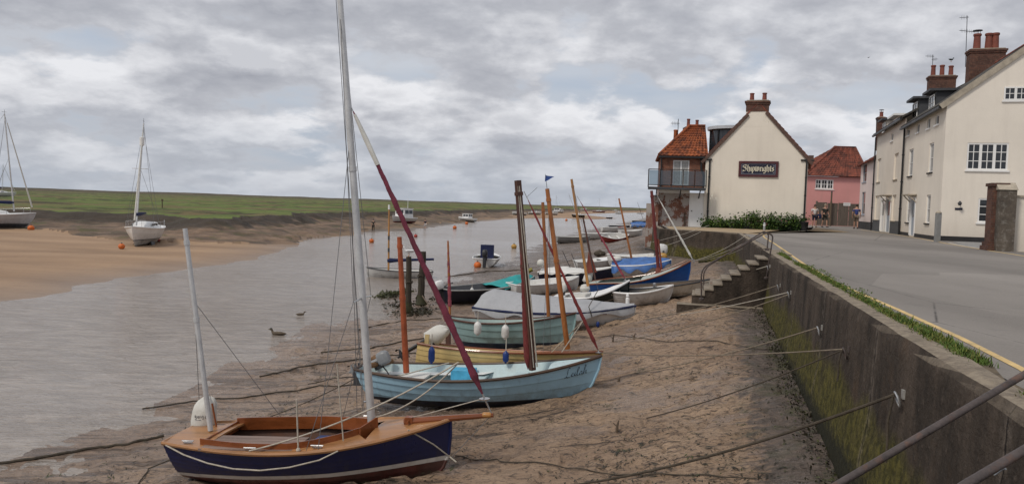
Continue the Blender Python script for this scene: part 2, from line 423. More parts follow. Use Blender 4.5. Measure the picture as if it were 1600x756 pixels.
c = t.mix(t.mapr(n2, .55, .75, 0, .35), c, (.15, .10, .065))
md = t.mix(t.mapr(t.noise(t.scale(o, (.3, .3, 1)), .7, 6, .65), .4, .62), (.055, .046, .034), (.16, .115, .075))
c = t.mix(t.math('MULTIPLY', mu, t.mapr(n1, .2, .6, .7, 1)), c, md)
wet = t.mapr(df, 0, 4, 1, 0)
c = t.mix(t.math('MULTIPLY', wet, .5), c, (.15, .11, .085))
t.out(c, t.math('SUBTRACT', .8, t.math('MULTIPLY', wet, .35)), t.bump(t.math('ADD', n1, t.math('MULTIPLY', n2, .4)), .6, .12), spec=.35)
m_bank, t = newmat('marsh bank mud'); o = t.n('ShaderNodeTexCoord').outputs['Object']
k = t.attr('k'); n1 = t.noise(t.scale(o, (.6, .6, 3)), .6, 7, .65); n2 = t.noise(t.scale(o, (.25, .9, 1)), .30, 7, .65)
c = t.mix(t.mapr(n1, .38, .62), (.10, .068, .048), (.24, .16, .105))
c = t.mix(t.mapr(n2, .50, .60, 0, .8), c, (.065, .048, .032))
c = t.mix(t.mapr(t.noise(o, .5, 6, .65), .54, .62, 0, .7), c, (.085, .080, .030))
kk = t.math('ADD', k, t.math('MULTIPLY', t.math('SUBTRACT', n2, .5), .5))
c = t.mix(t.mapr(kk, .72, .84, 0, .85), c, (.036, .027, .018))          # the undercut root mat at the top of the bank
c = t.mix(t.mapr(kk, .02, .16, 1, 0), c, (.25, .162, .098))
t.out(c, .75, t.bump(t.math('ADD', n1, n2), 1.0, .5), spec=.3)
m_marsh, t = newmat('salt marsh grass'); o = t.n('ShaderNodeTexCoord').outputs['Object']
n1 = t.noise(t.scale(o, (.35, 1, 1)), .035, 7, .65); n2 = t.noise(t.scale(o, (.5, 1, 1)), .30, 6, .65); n3 = t.noise(o, 2.5, 4, .6)
c = t.mix(t.mapr(n1, .38, .62), (.085, .125, .030), (.155, .195, .050))
c = t.mix(t.mapr(n2, .50, .68, 0, .6), c, (.065, .080, .026))
c = t.mix(t.mapr(t.noise(t.scale(o, (.6, 1, 1)), .030, 7, .66), .49, .56, 0, .8), c, (.170, .115, .065))
c = t.mix(t.mapr(t.noise(t.scale(o, (.8, 1, 1)), .07, 7, .66), .53, .58, 0, .8), c, (.045, .042, .022))
c = t.mix(t.mapr(n3, .5, .75, 0, .4), c, (.15, .15, .06))
far_ = t.mapr(t.attr('sdm'), 120, 700)
c = t.mix(far_, c, t.mix(t.mapr(n1, .44, .56), (.040, .040, .024), (.135, .105, .068)))
t.out(c, .85, t.bump(t.math('ADD', n2, n3), .8, .25), spec=.2)
ground_piece('mudflat', (zone == 0) & ~under_quay, m_mud)
ground_piece('sandbank', (zone == 1) & ~under_quay, m_sand)
ground_piece('marsh_bank', (zone == 2) & ~under_quay, m_bank)
ground_piece('salt_marsh', (zone == 3) & ~under_quay, m_marsh)
# water
m_wat, t = newmat('creek water'); o = t.n('ShaderNodeTexCoord').outputs['Object']
rip = t.noise(t.scale(o, (.55, 1.5, 1)), 1.9, 4, .6, .5); rip2 = t.noise(t.scale(o, (.5, 1.3, 1)), 7.0, 3, .6, .3)
calm = t.mapr(t.noise(t.scale(o, (.3, .6, 1)), .12, 4, .6), .35, .6, .35, 1.0)
c = t.mix(t.mapr(rip, .4, .6), (.215, .180, .150), (.30, .255, .215))
h = t.math('MULTIPLY', t.math('ADD', rip, t.math('MULTIPLY', rip2, .55)), calm)
t.out(c, .14, t.bump(h, .8, .18), spec=.5)
mb = MB(); mb.poly([(-400, -60, ZW), (60, -60, ZW), (400, 1400, ZW), (-400, 1400, ZW)])
tag(mb.build('water', m_wat, smooth=False), kind='structure')
# ------------------------------------------------------------------ building materials
def brickmat(name, c1, c2, mortar, white=0.0):
    m, t = newmat(name); uv = t.n('ShaderNodeTexCoord').outputs['UV']; o = t.n('ShaderNodeTexCoord').outputs['Object']
    b = t.n('ShaderNodeTexBrick'); t.set(b.inputs['Vector'], uv); t.set(b.inputs['Color1'], c1); t.set(b.inputs['Color2'], c2); t.set(b.inputs['Mortar'], mortar)
    b.inputs['Scale'].default_value = 1; b.inputs['Mortar Size'].default_value = .008; b.inputs['Brick Width'].default_value = .225; b.inputs['Row Height'].default_value = .075; b.inputs['Bias'].default_value = -.1
    n = t.noise(o, 1.6, 6, .65); n2 = t.noise(o, 9, 4, .6)
    c = t.mix(t.mapr(n, .45, .7, 0, .65), b.outputs[0], (.045, .03, .025))
    c = t.mix(t.mapr(n2, .5, .7, 0, .35), c, (.28, .16, .11))
    if white: c = t.mix(t.mapr(t.noise(o, 1.3, 8, .72), .62-white*.25, .66-white*.25, 0, .85), c, (.46, .43, .40))
    h = t.math('ADD', t.math('MULTIPLY', b.outputs['Fac'], -1.0), t.math('MULTIPLY', n2, .6))
    t.out(c, .85, t.bump(h, .6, .02), spec=.2); return m
m_brick = brickmat('red brick', (.22, .075, .045), (.30, .115, .065), (.20, .16, .13))
m_brickw = brickmat('flaking brick', (.22, .075, .045), (.27, .11, .07), (.22, .18, .15), .55)
m_brickd = brickmat('sooty brick', (.10, .046, .034), (.15, .066, .045), (.10, .08, .07))
def tilemat(name, ca, cb, cdk, tw=.24, th=.30):
    m, t = newmat(name); uv = t.n('ShaderNodeTexCoord').outputs['UV']; o = t.n('ShaderNodeTexCoord').outputs['Object']
    s = t.n('ShaderNodeSeparateXYZ'); t.set(s.inputs[0], uv)
    v = t.math('FLOOR', t.math('DIVIDE', s.outputs[1], th)); u = t.math('FLOOR', t.math('ADD', t.math('DIVIDE', s.outputs[0], tw), 0.0))
    wn = t.n('ShaderNodeTexWhiteNoise', noise_dimensions='2D'); t.set(wn.inputs['Vector'], t.n('ShaderNodeCombineXYZ', i_0=u, i_1=v).outputs[0])
    n = t.noise(o, .9, 6, .65); n2 = t.noise(o, 7, 4, .6)
    c = t.mix(wn.outputs[0], ca, cb)
    c = t.mix(t.mapr(t.math('ADD', n, t.math('MULTIPLY', wn.outputs[0], .22)), .52, .74, 0, .9), c, cdk)
    c = t.mix(t.mapr(n2, .55, .75, 0, .5), c, cdk)
    fv = t.math('FRACT', t.math('DIVIDE', s.outputs[1], th)); fu = t.math('FRACT', t.math('DIVIDE', s.outputs[0], tw))
    h = t.math('ADD', t.math('MULTIPLY', fv, -1.0), t.math('MULTIPLY', t.math('SINE', t.math('MULTIPLY', fu, 6.283)), .5))
    h = t.math('ADD', h, t.math('MULTIPLY', wn.outputs[0], .4))
    t.out(c, .82, t.bump(h, .7, .03), spec=.2); return m
m_pan = tilemat('orange pantiles', (.38, .115, .045), (.27, .08, .038), (.11, .045, .03))
m_panr = tilemat('red pantiles', (.27, .085, .055), (.20, .068, .048), (.09, .04, .032))
m_slate = tilemat('dark slates', (.075, .072, .07), (.115, .105, .095), (.05, .045, .035), .25, .2)
def render_wall(name, col, stain=(.30, .25, .20), sa=.14):
    m, t = newmat(name); o = t.n('ShaderNodeTexCoord').outputs['Object']
    n = t.noise(o, .35, 6, .62); st = t.noise(t.scale(o, (2.2, 2.2, .22)), 1.0, 6, .65); n3 = t.noise(o, 14, 4, .6)
    c = t.vmath('SCALE', t.n('ShaderNodeRGB').outputs[0], t.mapr(n, .3, .7, .9, 1.06))
    for nd in t.t.nodes:
        if nd.bl_idname == 'ShaderNodeRGB': nd.outputs[0].default_value = (*col, 1)
    c = t.mix(t.mapr(st, .52, .78, 0, sa), c, stain)
    z = t.n('ShaderNodeSeparateXYZ', i_0=o).outputs[2]
    c = t.mix(t.math('MULTIPLY', t.mapr(z, .1, 1.1, 1, 0), t.mapr(n, .35, .65, .1, .5)), c, stain)
    t.out(c, .85, t.bump(t.math('ADD', n3, n), .25, .02), spec=.2); return m
m_cream = render_wall('cream render', (.76, .695, .60))
m_cream2 = render_wall('pale cream render', (.78, .715, .625))
m_pink = render_wall('pink render', (.68, .32, .30))
m_pinkw = render_wall('pinkish white render', (.72, .61, .57))
m_white = pbr('white gloss paint', (.80, .79, .77), .4, .05, 3, .05, grime=(.35, .32, .28), ga=.25)
m_black = pbr('black iron paint', (.018, .018, .02), .45, .2, 5, .1)
m_dark = pbr('dark lead', (.05, .052, .058), .6, .25, 3, .2)
m_plinth = pbr('black plinth paint', (.022, .021, .022), .6, .3, 3, .2)
m_plinthg = pbr('grey plinth paint', (.075, .078, .082), .7, .2, 3, .2)
m_tread = pbr('worn step tread', (.24, .20, .155), .9, .3, 5, .4, grime=(.07, .06, .045), ga=.7)
m_stone = pbr('pale stone', (.38, .33, .26), .85, .2, 4, .4, grime=(.10, .09, .07))
m_pot = pbr('terracotta pot', (.19, .058, .04), .75, .25, 5, .2, grime=(.07, .04, .035))
m_curt = pbr('net curtain', (.42, .41, .39), .9, .25, 9, .1)
m_steel = pbr('galvanised steel', (.42, .43, .44), .4, .12, 9, .05, metal=.8)
m_wood = pbr('weathered wood', (.10, .072, .05), .8, .35, 3, .4, stretch=(1, 1, .12))
m_woodg = pbr('grey weathered boards', (.13, .105, .085), .85, .3, 4, .4, stretch=(6, 6, .3))
def glassm(name, col=(.012, .014, .017)):
    m, t = newmat(name); o = t.n('ShaderNodeTexCoord').outputs['Object']
    n = t.noise(o, .9, 3); t.out(t.mix(n, col, tuple(c*3.0 for c in col)), .06, t.bump(n, .05, .02), spec=.55); return m
m_glass = glassm('window glass')
m_asph, t = newmat('worn asphalt'); o = t.n('ShaderNodeTexCoord').outputs['Object']
n1 = t.noise(t.scale(o, (1, .35, 1)), .28, 6, .6); n2 = t.noise(o, 45, 4, .7); n3 = t.noise(o, 2.2, 6, .65)
c = t.mix(t.mapr(n1, .35, .65), (.185, .168, .152), (.255, .233, .212)); c = t.mix(t.mapr(n2, .5, .8, 0, .6), c, (.36, .33, .30))
pt_ = t.n('ShaderNodeTexVoronoi', distance='CHEBYCHEV'); t.set(pt_.inputs['Vector'], t.scale(o, (1, .55, 0))); pt_.inputs['Scale'].default_value = .22
pv = t.n('ShaderNodeSeparateXYZ', i_0=pt_.outputs['Color']).outputs[0]
c = t.vmath('SCALE', c, t.mapr(pv, 0, 1, .86, 1.08)); c = t.mix(t.mapr(n3, .58, .72, 0, .3), c, (.10, .094, .09))
vo = t.n('ShaderNodeTexVoronoi', feature='DISTANCE_TO_EDGE'); t.set(vo.inputs['Vector'], t.vmath('ADD', t.scale(o, (1, .45, 1)), t.vmath('SCALE', t.n('ShaderNodeTexNoise', i_Scale=1.3).outputs['Color'], .6))); vo.inputs['Scale'].default_value = .19
cr = t.mapr(vo.outputs['Distance'], 0, .0022, 1, 0)
c = t.mix(t.math('MULTIPLY', cr, t.mapr(n3, .4, .55)), c, (.055, .05, .047))
t.out(c, .85, t.bump(n2, .5, .012), spec=.25)
m_conc, t = newmat('sea wall concrete'); o = t.n('ShaderNodeTexCoord').outputs['Object']
nrm = t.n('ShaderNodeNewGeometry').outputs['True Normal']; nz = t.n('ShaderNodeSeparateXYZ', i_0=nrm).outputs[2]; z = t.n('ShaderNodeSeparateXYZ', i_0=o).outputs[2]
n1 = t.noise(o, .8, 7, .65); st = t.noise(t.scale(o, (1.6, 1.6, .6)), 1.3, 8, .70); n3 = t.noise(o, 11, 6, .65)
side = t.mix(t.mapr(st, .36, .66), (.026, .021, .017), (.095, .073, .057)); side = t.mix(t.mapr(n3, .60, .74, 0, .5), side, (.17, .135, .11)); side = t.mix(t.mapr(n1, .55, .7, 0, .5), side, (.11, .068, .04))
zz = t.math('ADD', z, t.math('MULTIPLY', t.math('SUBTRACT', n1, .5), .9))
moss = t.math('MULTIPLY', t.mapr(zz, -.72, -.92), t.mapr(st, .30, .52, .35, 1))
side = t.mix(moss, side, t.mix(t.mapr(n3, .4, .6), (.045, .042, .012), (.115, .100, .026)))
jl = t.math('ABSOLUTE', t.math('SUBTRACT', t.math('FRACT', t.math('DIVIDE', t.math('ADD', t.n('ShaderNodeVectorMath', operation='DOT_PRODUCT', i_0=o, i_1=(.238, .971, 0)).outputs['Value'], t.math('MULTIPLY', n1, .35)), 3.1)), .5))
side = t.mix(t.math('MULTIPLY', t.mapr(jl, .004, .03, .45, 0), t.mapr(n3, .4, .6)), side, (.24, .20, .165))
side = t.mix(t.mapr(jl, .0015, .0035, .95, 0), side, (.012, .010, .009))
slime = t.mapr(t.math('ADD', z, t.math('MULTIPLY', n3, .35)), -1.12, -1.30)
side = t.mix(t.math('MULTIPLY', slime, .9), side, (.020, .020, .014))
top = t.mix(t.mapr(n3, .4, .65), (.30, .25, .19), (.17, .14, .11)); top = t.mix(t.mapr(n1, .5, .7, 0, .5), top, (.10, .085, .06))
c = t.mix(t.mapr(nz, .4, .8), side, top)
t.out(c, .9, t.bump(t.math('ADD', n3, t.math('MULTIPLY', st, .6)), .8, .05), spec=.2)
m_gravel = pbr('pea gravel', (.36, .27, .17), .95, .3, 12, .6)
m_earth = pbr('verge earth', (.11, .085, .055), .95, .35, 6, .6)
m_yel = pbr('worn yellow paint', (.60, .43, .19), .8, .2, 5, .2, grime=(.22, .19, .15), gs=9, ga=.6)
m_wline = pbr('worn white paint', (.55, .53, .50), .8, .2, 5, .2, grime=(.16, .14, .12), gs=9, ga=.7)
m_pave = pbr('grey paving', (.24, .235, .23), .85, .2, 5, .3)
m_rust = pbr('rusty rail paint', (.075, .06, .056), .5, .4, 9, .3, metal=.2, grime=(.19, .085, .045), gs=14, ga=.55)
# ------------------------------------------------------------------ helpers for things placed in world space
def root(name, loc, label, cat, group=None, rz=0.0):
    M = Matrix.Translation(Vector(loc)) @ Matrix.Rotation(rz, 4, 'Z')
    o = empty(name, mat=M, label=label, cat=cat, group=group); o['_'] = 1; del o['_']
    ROOTM[o.name] = M; return o
ROOTM = {}
def mbp(rt):
    b = MB(); b.x = ROOTM[rt.name].inverted(); return b
class Face:
    def __init__(s, o, u, n=None):
        s.o = Vector((o[0], o[1])); s.u = Vector((u[0], u[1])).normalized()
        nn = Vector((s.u.y, -s.u.x)); s.n = nn if n is None else Vector(n)
        if n is None and nn.dot(Vector((0, 0))-s.o) < 0: s.n = -nn
    def P(s, a, z, d=0.0):
        q = s.o+s.u*a+s.n*d; return Vector((q.x, q.y, z))
    def hit(s, px, py, d=0.0):
        r = ray(px, py); o = s.o+s.n*d; k = s.n.dot(o-EYE.xy)/s.n.dot(r.xy)
        p = EYE+r*k; return ((p.xy-o).dot(s.u), p.z)
def fbox(b, F, a0, a1, z0, z1, d0, d1, m=0):
    b.obox(F.P(a0, z0, d0), F.u.to_3d()*(a1-a0), Vector((0, 0, z1-z0)), F.n.to_3d()*(d1-d0), m)
def wall_face(b, F, s0, s1, z0, z1, holes=(), depth=.12, m=0):
    S = sorted({s0, s1, *[h[0] for h in holes], *[h[1] for h in holes]}); Z = sorted({z0, z1, *[h[2] for h in holes], *[h[3] for h in holes]})
    flip = (F.u.to_3d().cross(Vector((0, 0, 1)))).dot(F.n.to_3d()) < 0
    def q(pts):
        b.poly(pts[::-1] if flip else pts, m)
    for a, a2 in zip(S, S[1:]):
        for c, c2 in zip(Z, Z[1:]):
            if any(h[0] <= a+1e-6 and h[1] >= a2-1e-6 and h[2] <= c+1e-6 and h[3] >= c2-1e-6 for h in holes): continue
            if a2 <= s0 or a >= s1: continue
            q([F.P(a, c), F.P(a2, c), F.P(a2, c2), F.P(a, c2)])
    for (a, a2, c, c2) in [h[:4] for h in holes]:
        D = -depth
        q([F.P(a, c), F.P(a, c, D)][::-1]+[F.P(a, c2), F.P(a, c2, D)][::1]) if False else None
        b.poly([F.P(a, c), F.P(a, c, D), F.P(a, c2, D), F.P(a, c2)], m); b.poly([F.P(a2, c), F.P(a2, c2), F.P(a2, c2, D), F.P(a2, c, D)], m)
        b.poly([F.P(a, c2), F.P(a, c2, D), F.P(a2, c2, D), F.P(a2, c2)], m); b.poly([F.P(a, c), F.P(a2, c), F.P(a2, c, D), F.P(a, c, D)], m)
def window(rt, F, a0, a1, z0, z1, cols=2, rows=3, depth=.10, proud=0.0, fr=.05, bar=.025, sill=True, frame=None, glass=None, lights=1, curtain=False, sillm=None):
    frame = frame or m_white; glass = glass or m_glass
    if a0 > a1: a0, a1 = a1, a0
    d = -depth+proud
    b = mbp(rt); D0, D1 = d+.01, d+.05
    fbox(b, F, a0, a0+fr, z0, z1, D0, D1); fbox(b, F, a1-fr, a1, z0, z1, D0, D1)
    fbox(b, F, a0+fr, a1-fr, z1-fr, z1, D0, D1-.002); fbox(b, F, a0+fr, a1-fr, z0, z0+fr, D0, D1-.002)
    lw = (a1-a0)/lights
    for L in range(lights):
        A = a0+L*lw
        if L: fbox(b, F, A-fr*.8, A+fr*.8, z0+fr, z1-fr, D0, D1-.004)
        for c in range(1, cols):
            x = A+lw*c/cols; fbox(b, F, x-bar/2, x+bar/2, z0+fr, z1-fr, D0, D1-.018)
    for r_ in range(1, rows):
        z = z0+(z1-z0)*r_/rows; fbox(b, F, a0+fr, a1-fr, z-bar/2, z+bar/2, D0, D1-.014)
    w_ = b.build('window', frame, rt, angle=20)
    b = mbp(rt); P = [F.P(a0+.01, z0+.01, d+.012), F.P(a1-.01, z0+.01, d+.012), F.P(a1-.01, z1-.01, d+.012), F.P(a0+.01, z1-.01, d+.012)]
    b.poly(P); p_ = b.build('pane', glass, w_, smooth=False)
    if curtain:
        b = mbp(rt)
        for (c0, c1) in ((a0+fr, a0+(a1-a0)*.42), (a0+(a1-a0)*.58, a1-fr)):
            b.poly([F.P(c0, z0+fr, d+.016), F.P(c1, z0+fr, d+.016), F.P(c1, z1-fr, d+.016), F.P(c0, z1-fr, d+.016)])
        b.build('curtain', m_curt, w_, smooth=False)
    if sill:
        b = mbp(rt); fbox(b, F, a0-.06, a1+.06, z0-.07, z0-.004, -depth*.9, .06); b.build('sill', sillm or frame, w_)
    return w_
def winpx(rt, F, x0, x1, y0, y1, **k):
    a0, zt = F.hit(x0, y0); a1, _ = F.hit(x1, y0); _, zb = F.hit((x0+x1)/2, y1)
    _, zt = F.hit((x0+x1)/2, y0)
    return (min(a0, a1), max(a0, a1), zb, zt)
# ------------------------------------------------------------------ the quay
def wl(Y, d=0.0):                 # point on the water side of the quay wall, d metres back on to the land
    return Vector((1.66+.245*Y+d*.971, Y-d*.238))
def strip(name, left, right, z, mat, kind='structure'):
    b = MB()
    for i in range(len(left)-1):
        b.poly([(*left[i], z), (*right[i], z), (*right[i+1], z), (*left[i+1], z)])
    o = b.build(name, mat, smooth=False); return tag(o, kind=kind)
b = MB(); out = [wl(-9, .3), wl(34.9, .3), (10.9, 35.1), (7.9, 38.9), (9.1, 47.0), (20, 95), (60, 200), (220, 200), (220, -9)]
b.poly([(*p, 0) for p in out]); tag(b.build('road', m_asph, smooth=False), kind='structure')
def quay_wall(name, pts, th, label, z1=.03, zb=-4.2, seg=.5, crack=True):
    """pts: front edge; the back is th metres to the right of travel"""
    rt_p = []
    for a, c in zip(pts, pts[1:]):
        a, c = Vector(a), Vector(c); n = max(1, int((c-a).length/seg))
        rt_p += [a.lerp(c, i/n) for i in range(n)]
    rt_p.append(Vector(pts[-1]))
    b = MB(); rows = []
    for i, p in enumerate(rt_p):
        d = (rt_p[min(i+1, len(rt_p)-1)]-rt_p[max(i-1, 0)]).normalized(); nr = Vector((d.y, -d.x))
        j = lambda s: (random.random()-.5)*s
        prof = [(-.10, zb), (-.10, -1.3), (-.035, -.9), (0+j(.015), -.12), (j(.012), -.03+j(.015)), (.03+j(.02), z1+j(.014)), (th*.5, z1+.012+j(.012)), (th+j(.05), z1+j(.01)), (th, -.4)]
        rows.append([(p.x+nr.x*a, p.y+nr.y*a, z) for a, z in prof])
    b.grid(rows, flip=True); b.poly(rows[0]); b.poly(rows[-1][::-1])
    o = b.build(name, m_conc, angle=50)
    return tag(o, label, 'wall')
quay_wall('quay_wall', [wl(-8), wl(18.15)], .22, 'long dark concrete quay wall with mossy foot beside the road')
quay_wall('quay_wall', [wl(20.55), wl(35.0)], .22, 'short run of quay wall between the stone steps and the far corner')
quay_wall('quay_wall', [(10.28, 35.0), (7.4, 38.6), (8.55, 47.0), (11.0, 58)], .22, 'stained quay wall turning the corner below the cream gable', z1=.02)
# coping slab over the steps' landing
# verge, lines, gravel
ypx = [(1640, 603), (1599, 577), (1500, 527), (1400, 482), (1311, 444), (1260, 415), (1211, 381), (1195, 371.5), (1192, 367.5), (1204, 364.2)]
yl = [atz(a, c, .004).xy for a, c in ypx]
def ribbon(name, pts, wd, z, mat):
    pts = [Vector(p) for p in pts]; L, Rr = [], []
    for i, p in enumerate(pts):
        d = (pts[min(i+1, len(pts)-1)]-pts[max(i-1, 0)]).normalized(); n = Vector((d.y, -d.x))
        L.append(p-n*wd/2); Rr.append(p+n*wd/2)
    return strip(name, L, Rr, z, mat)
tag(ribbon('yellow_line', yl, .065, .004, m_yel))
ribbon('yellow_line', [atz(a, c, .004).xy for a, c in [(1345, 359), (1400, 366.5), (1440, 373), (1480, 380.5), (1540, 390.5), (1620, 403)]], .10, .004, m_yel)
ribbon('white_line', [atz(a, c, .004).xy for a, c in [(1482, 379.5), (1505, 384), (1532, 388)]], .12, .008, m_wline)
ribbon('kerb', [atz(a, c, .03).xy for a, c in [(1204, 364), (1230, 362.2), (1258, 361), (1270, 358.5), (1272.5, 355), (1266, 350)]], .12, .03, m_stone)
vin = [wl(y, .21) for y in np.arange(-6, 18.2, .6)]
def yx(Y):  # x of the yellow line
    ys = [p.y for p in yl[:8]]; xs = [p.x for p in yl[:8]]
    return float(np.interp(Y, ys, xs)) if Y > ys[0] else xs[0]+(Y-ys[0])*.23
vout = [Vector((max(p.x+.05, yx(p.y)-.14-.14*random.random()), p.y)) for p in vin]
strip('verge', vin, vout, .006, m_earth)
b = MB(); gpts = [wl(34.6, .35), Vector((10.75, 35.25)), Vector((7.95, 38.95)), Vector((8.95, 44.8)), Vector((19.6, 44.6))] + [atz(a, c, .008).xy for a, c in [(1272, 355), (1270, 358.5), (1258, 360.7), (1230, 362), (1204, 363.8), (1192, 367)]]
b.poly([(*p, .008) for p in gpts[::-1]]); tag(b.build('gravel_apron', m_gravel, smooth=False), kind='structure')
b = MB(); b.poly([(*atz(a, c, .006).xy, .006) for a, c in [(1488, 377), (1545, 378), (1560, 392), (1535, 388.5), (1505, 383)]][::-1]); tag(b.build('pavement', m_pave, smooth=False), kind='structure')
# tufts: grass and weeds on the verge
m_leaf = pbr('weed leaf', (.075, .125, .022), .7, .35, 9, .1, spec=.25)
m_leafy = pbr('dry weed leaf', (.17, .17, .045), .8, .3, 9, .1, spec=.2)
m_leafd = pbr('shrub leaf', (.030, .062, .016), .65, .45, 5, .1, spec=.3)
_vg = fbm(*np.meshgrid(np.arange(0, 60, .1), np.arange(0, 20, .1)), 3, 77)
def VN(x, y): return float(_vg[int(y*10) % 200, int(x*10) % 600])
def blade(b, p, h, wd, lean, m=0):
    a = random.uniform(0, 6.283); dx, dy = math.cos(a), math.sin(a); l = random.uniform(.2, 1)*lean
    p = Vector(p); q = p+Vector((dx*l*.35, dy*l*.35, h*.6)); e = p+Vector((dx*l, dy*l, h))
    s_ = Vector((-dy, dx, 0))*wd/2
    b.poly([p-s_, p+s_, q+s_*.8, q-s_*.8], m); b.poly([q-s_*.8, q+s_*.8, e], m)
def leafq(b, p, r_, m=0):
    n = Vector((random.gauss(0, 1), random.gauss(0, 1), random.gauss(.5, 1))).normalized(); t_ = n.orthogonal().normalized()
    t_.rotate(Matrix.Rotation(random.uniform(0, 6.28), 3, n)); s_ = n.cross(t_); p = Vector(p)
    b.poly([p-t_*r_, p+s_*r_*.5, p+t_*r_, p-s_*r_*.5], m)
b = MB()
for i in range(3000):
    Y = 3.2+15.2*random.random()**1.6; i_ = wl(Y, .21).x; o_ = max(yx(Y)-.20, i_+.06); f = random.random()**.8
    x = i_+(o_-i_)*f
    if VN(x*1.5, Y*.9) < .48: continue
    k = random.choice((0, 0, 1))
    for _ in range(9): blade(b, (x+random.gauss(0, .03), Y+random.gauss(0, .03), .004), random.uniform(.02, .065), .009, .05, k)
tag(b.build('verge_grass', [m_leaf, m_leafy], smooth=False), kind='stuff')
b = MB()
for i in range(170):
    Y = 3.3+15*random.random()**1.4; i_ = wl(Y, .21).x; o_ = max(yx(Y)-.24, i_+.06); x = i_+(o_-i_)*random.uniform(.25, 1)
    if VN(x*.7+40, Y*.45) < .45: continue
    h = random.choice((.04, .05, .07, .07, .12))*random.uniform(.7, 1.3)
    for _ in range(int(22+h*200)):
        z = random.random()**.7*h; q = .035*(1-z/h*.5)+.015
        leafq(b, (x+random.gauss(0, q), Y+random.gauss(0, q), .008+z), random.uniform(.008, .018), random.choice((0, 0, 0, 1)))
tag(b.build('verge_weeds', [m_leaf, m_leafy], smooth=False), kind='stuff')
# stone steps down to the mud, with two handrails
SY = 19.3; top = wl(SY); ux = Vector((-.971, .238)); vy = Vector((.238, .971))
rt = root('stone_steps', (top.x, top.y, -1.3), 'worn concrete steps down from the road to the mud', 'steps')
nst = 8; run, rise = .205, .135
b = mbp(rt); o3 = wl(18.15); b.obox((o3.x, o3.y, -2.4), (.5*.971, -.5*.238, 0), (vy.x*2.4, vy.y*2.4, 0), (0, 0, 2.42)); b.build('landing', m_conc, rt)
for i in range(nst):
    b = mbp(rt); q = wl(18.35)+ux*(run*i+.012); z = -.10-rise*i
    b.obox((q.x, q.y, -2.4), (*(ux*run*(1 if i < nst-1 else 1.5)), 0), (*(vy*1.3), 0), (0, 0, 2.4+z-.035))
    b.obox((*(q-vy*.03), z-.035), (*(ux*(run+.03)), 0), (*(vy*1.36), 0), (0, 0, .035), 1)
    b.build('step', [m_conc, m_tread], rt)
q = wl(18.0)+ux*.1
b = mbp(rt); b.obox((*q, -2.5), (*(ux*2.0), 0), (*(vy*.45), 0), (0, 0, 1.22)); b.build('footing', m_conc, rt)
def arc(pts, r_=.12, n=4):
    pts = [Vector(p) for p in pts]; out = [pts[0]]
    for a, p, c in zip(pts, pts[1:], pts[2:]):
        d1, d2 = (a-p).normalized(), (c-p).normalized(); k = min(r_, (a-p).length*.45, (c-p).length*.45); A, B = p+d1*k, p+d2*k
        for i in range(n+1):
            t_ = i/n; out.append(A*(1-t_)**2+p*2*t_*(1-t_)+B*t_*t_)
    out.append(pts[-1]); return out
def handrail(Y0, pxs, label, ztop, rad_=.018):
    P = [aty(a, c, Y0) for a, c in pxs]
    rt = root('handrail', (P[-1].x, P[-1].y, P[-1].z), label, 'handrail', 'handrails of the stone steps')
    b = mbp(rt); b.tube(arc(P, .22, 5), rad_, 8); b.build('rail', m_rust, rt)
    b = mbp(rt)
    for p in (P[0], P[-1]): b = mbp(rt); b.lathe([(.06, -.02), (.06, .015), (.03, .03)], 10, o=p); b.build('base_plate', m_rust, rt)
handrail(18.1, [(1096, 467), (1095.5, 419), (1198, 363), (1208, 368), (1197.5, 434)], 'front dark tube handrail bent over the stone steps', 0)
handrail(19.7, [(1100, 458), (1099, 420), (1194, 361), (1201, 366), (1198.5, 391)], 'rear dark tube handrail bent over the stone steps', 0)
# near handrails, on the slip the photograph was taken from
for (pp, lab) in (([(1225, 806, 3.0), (1310, 756, 3.15), (1600, 585, 3.5), (1700, 527, 3.62)], 'rusty tube handrail slanting across the corner, upper of the two'),
                  ([(1440, 800, 2.4), (1510, 756, 2.5), (1600, 703, 2.62), (1720, 632, 2.78)], 'rusty tube handrail slanting across the corner, lower of the two')):
    P = [aty(a, c, Y) for a, c, Y in pp]
    rt = root('handrail', P[0], lab, 'handrail', 'handrails in the foreground')
    b = mbp(rt); b.tube(P, .0165, 12); b.build('rail', m_rust, rt)
    b = mbp(rt)
    b.tube([P[0]+(P[1]-P[0])*.1, Vector((P[0].x, P[0].y, -2.4))], .02, 8); b.build('post', m_rust, rt); b = mbp(rt); b.tube([P[-1], Vector((P[-1].x, P[-1].y, -.02))], .02, 8)
    b.build('post', m_rust, rt)
b = mbp(rt); p = aty(1566, 735, 2.6); b.tube([aty(1552, 741, 2.6), aty(1568, 730, 2.6)], .006, 6); b.lathe([(.001, 0), (.014, .004), (.001, .012)], 8, o=aty(1566, 733, 2.6)); b.build('clamp_bolt', m_steel, rt)
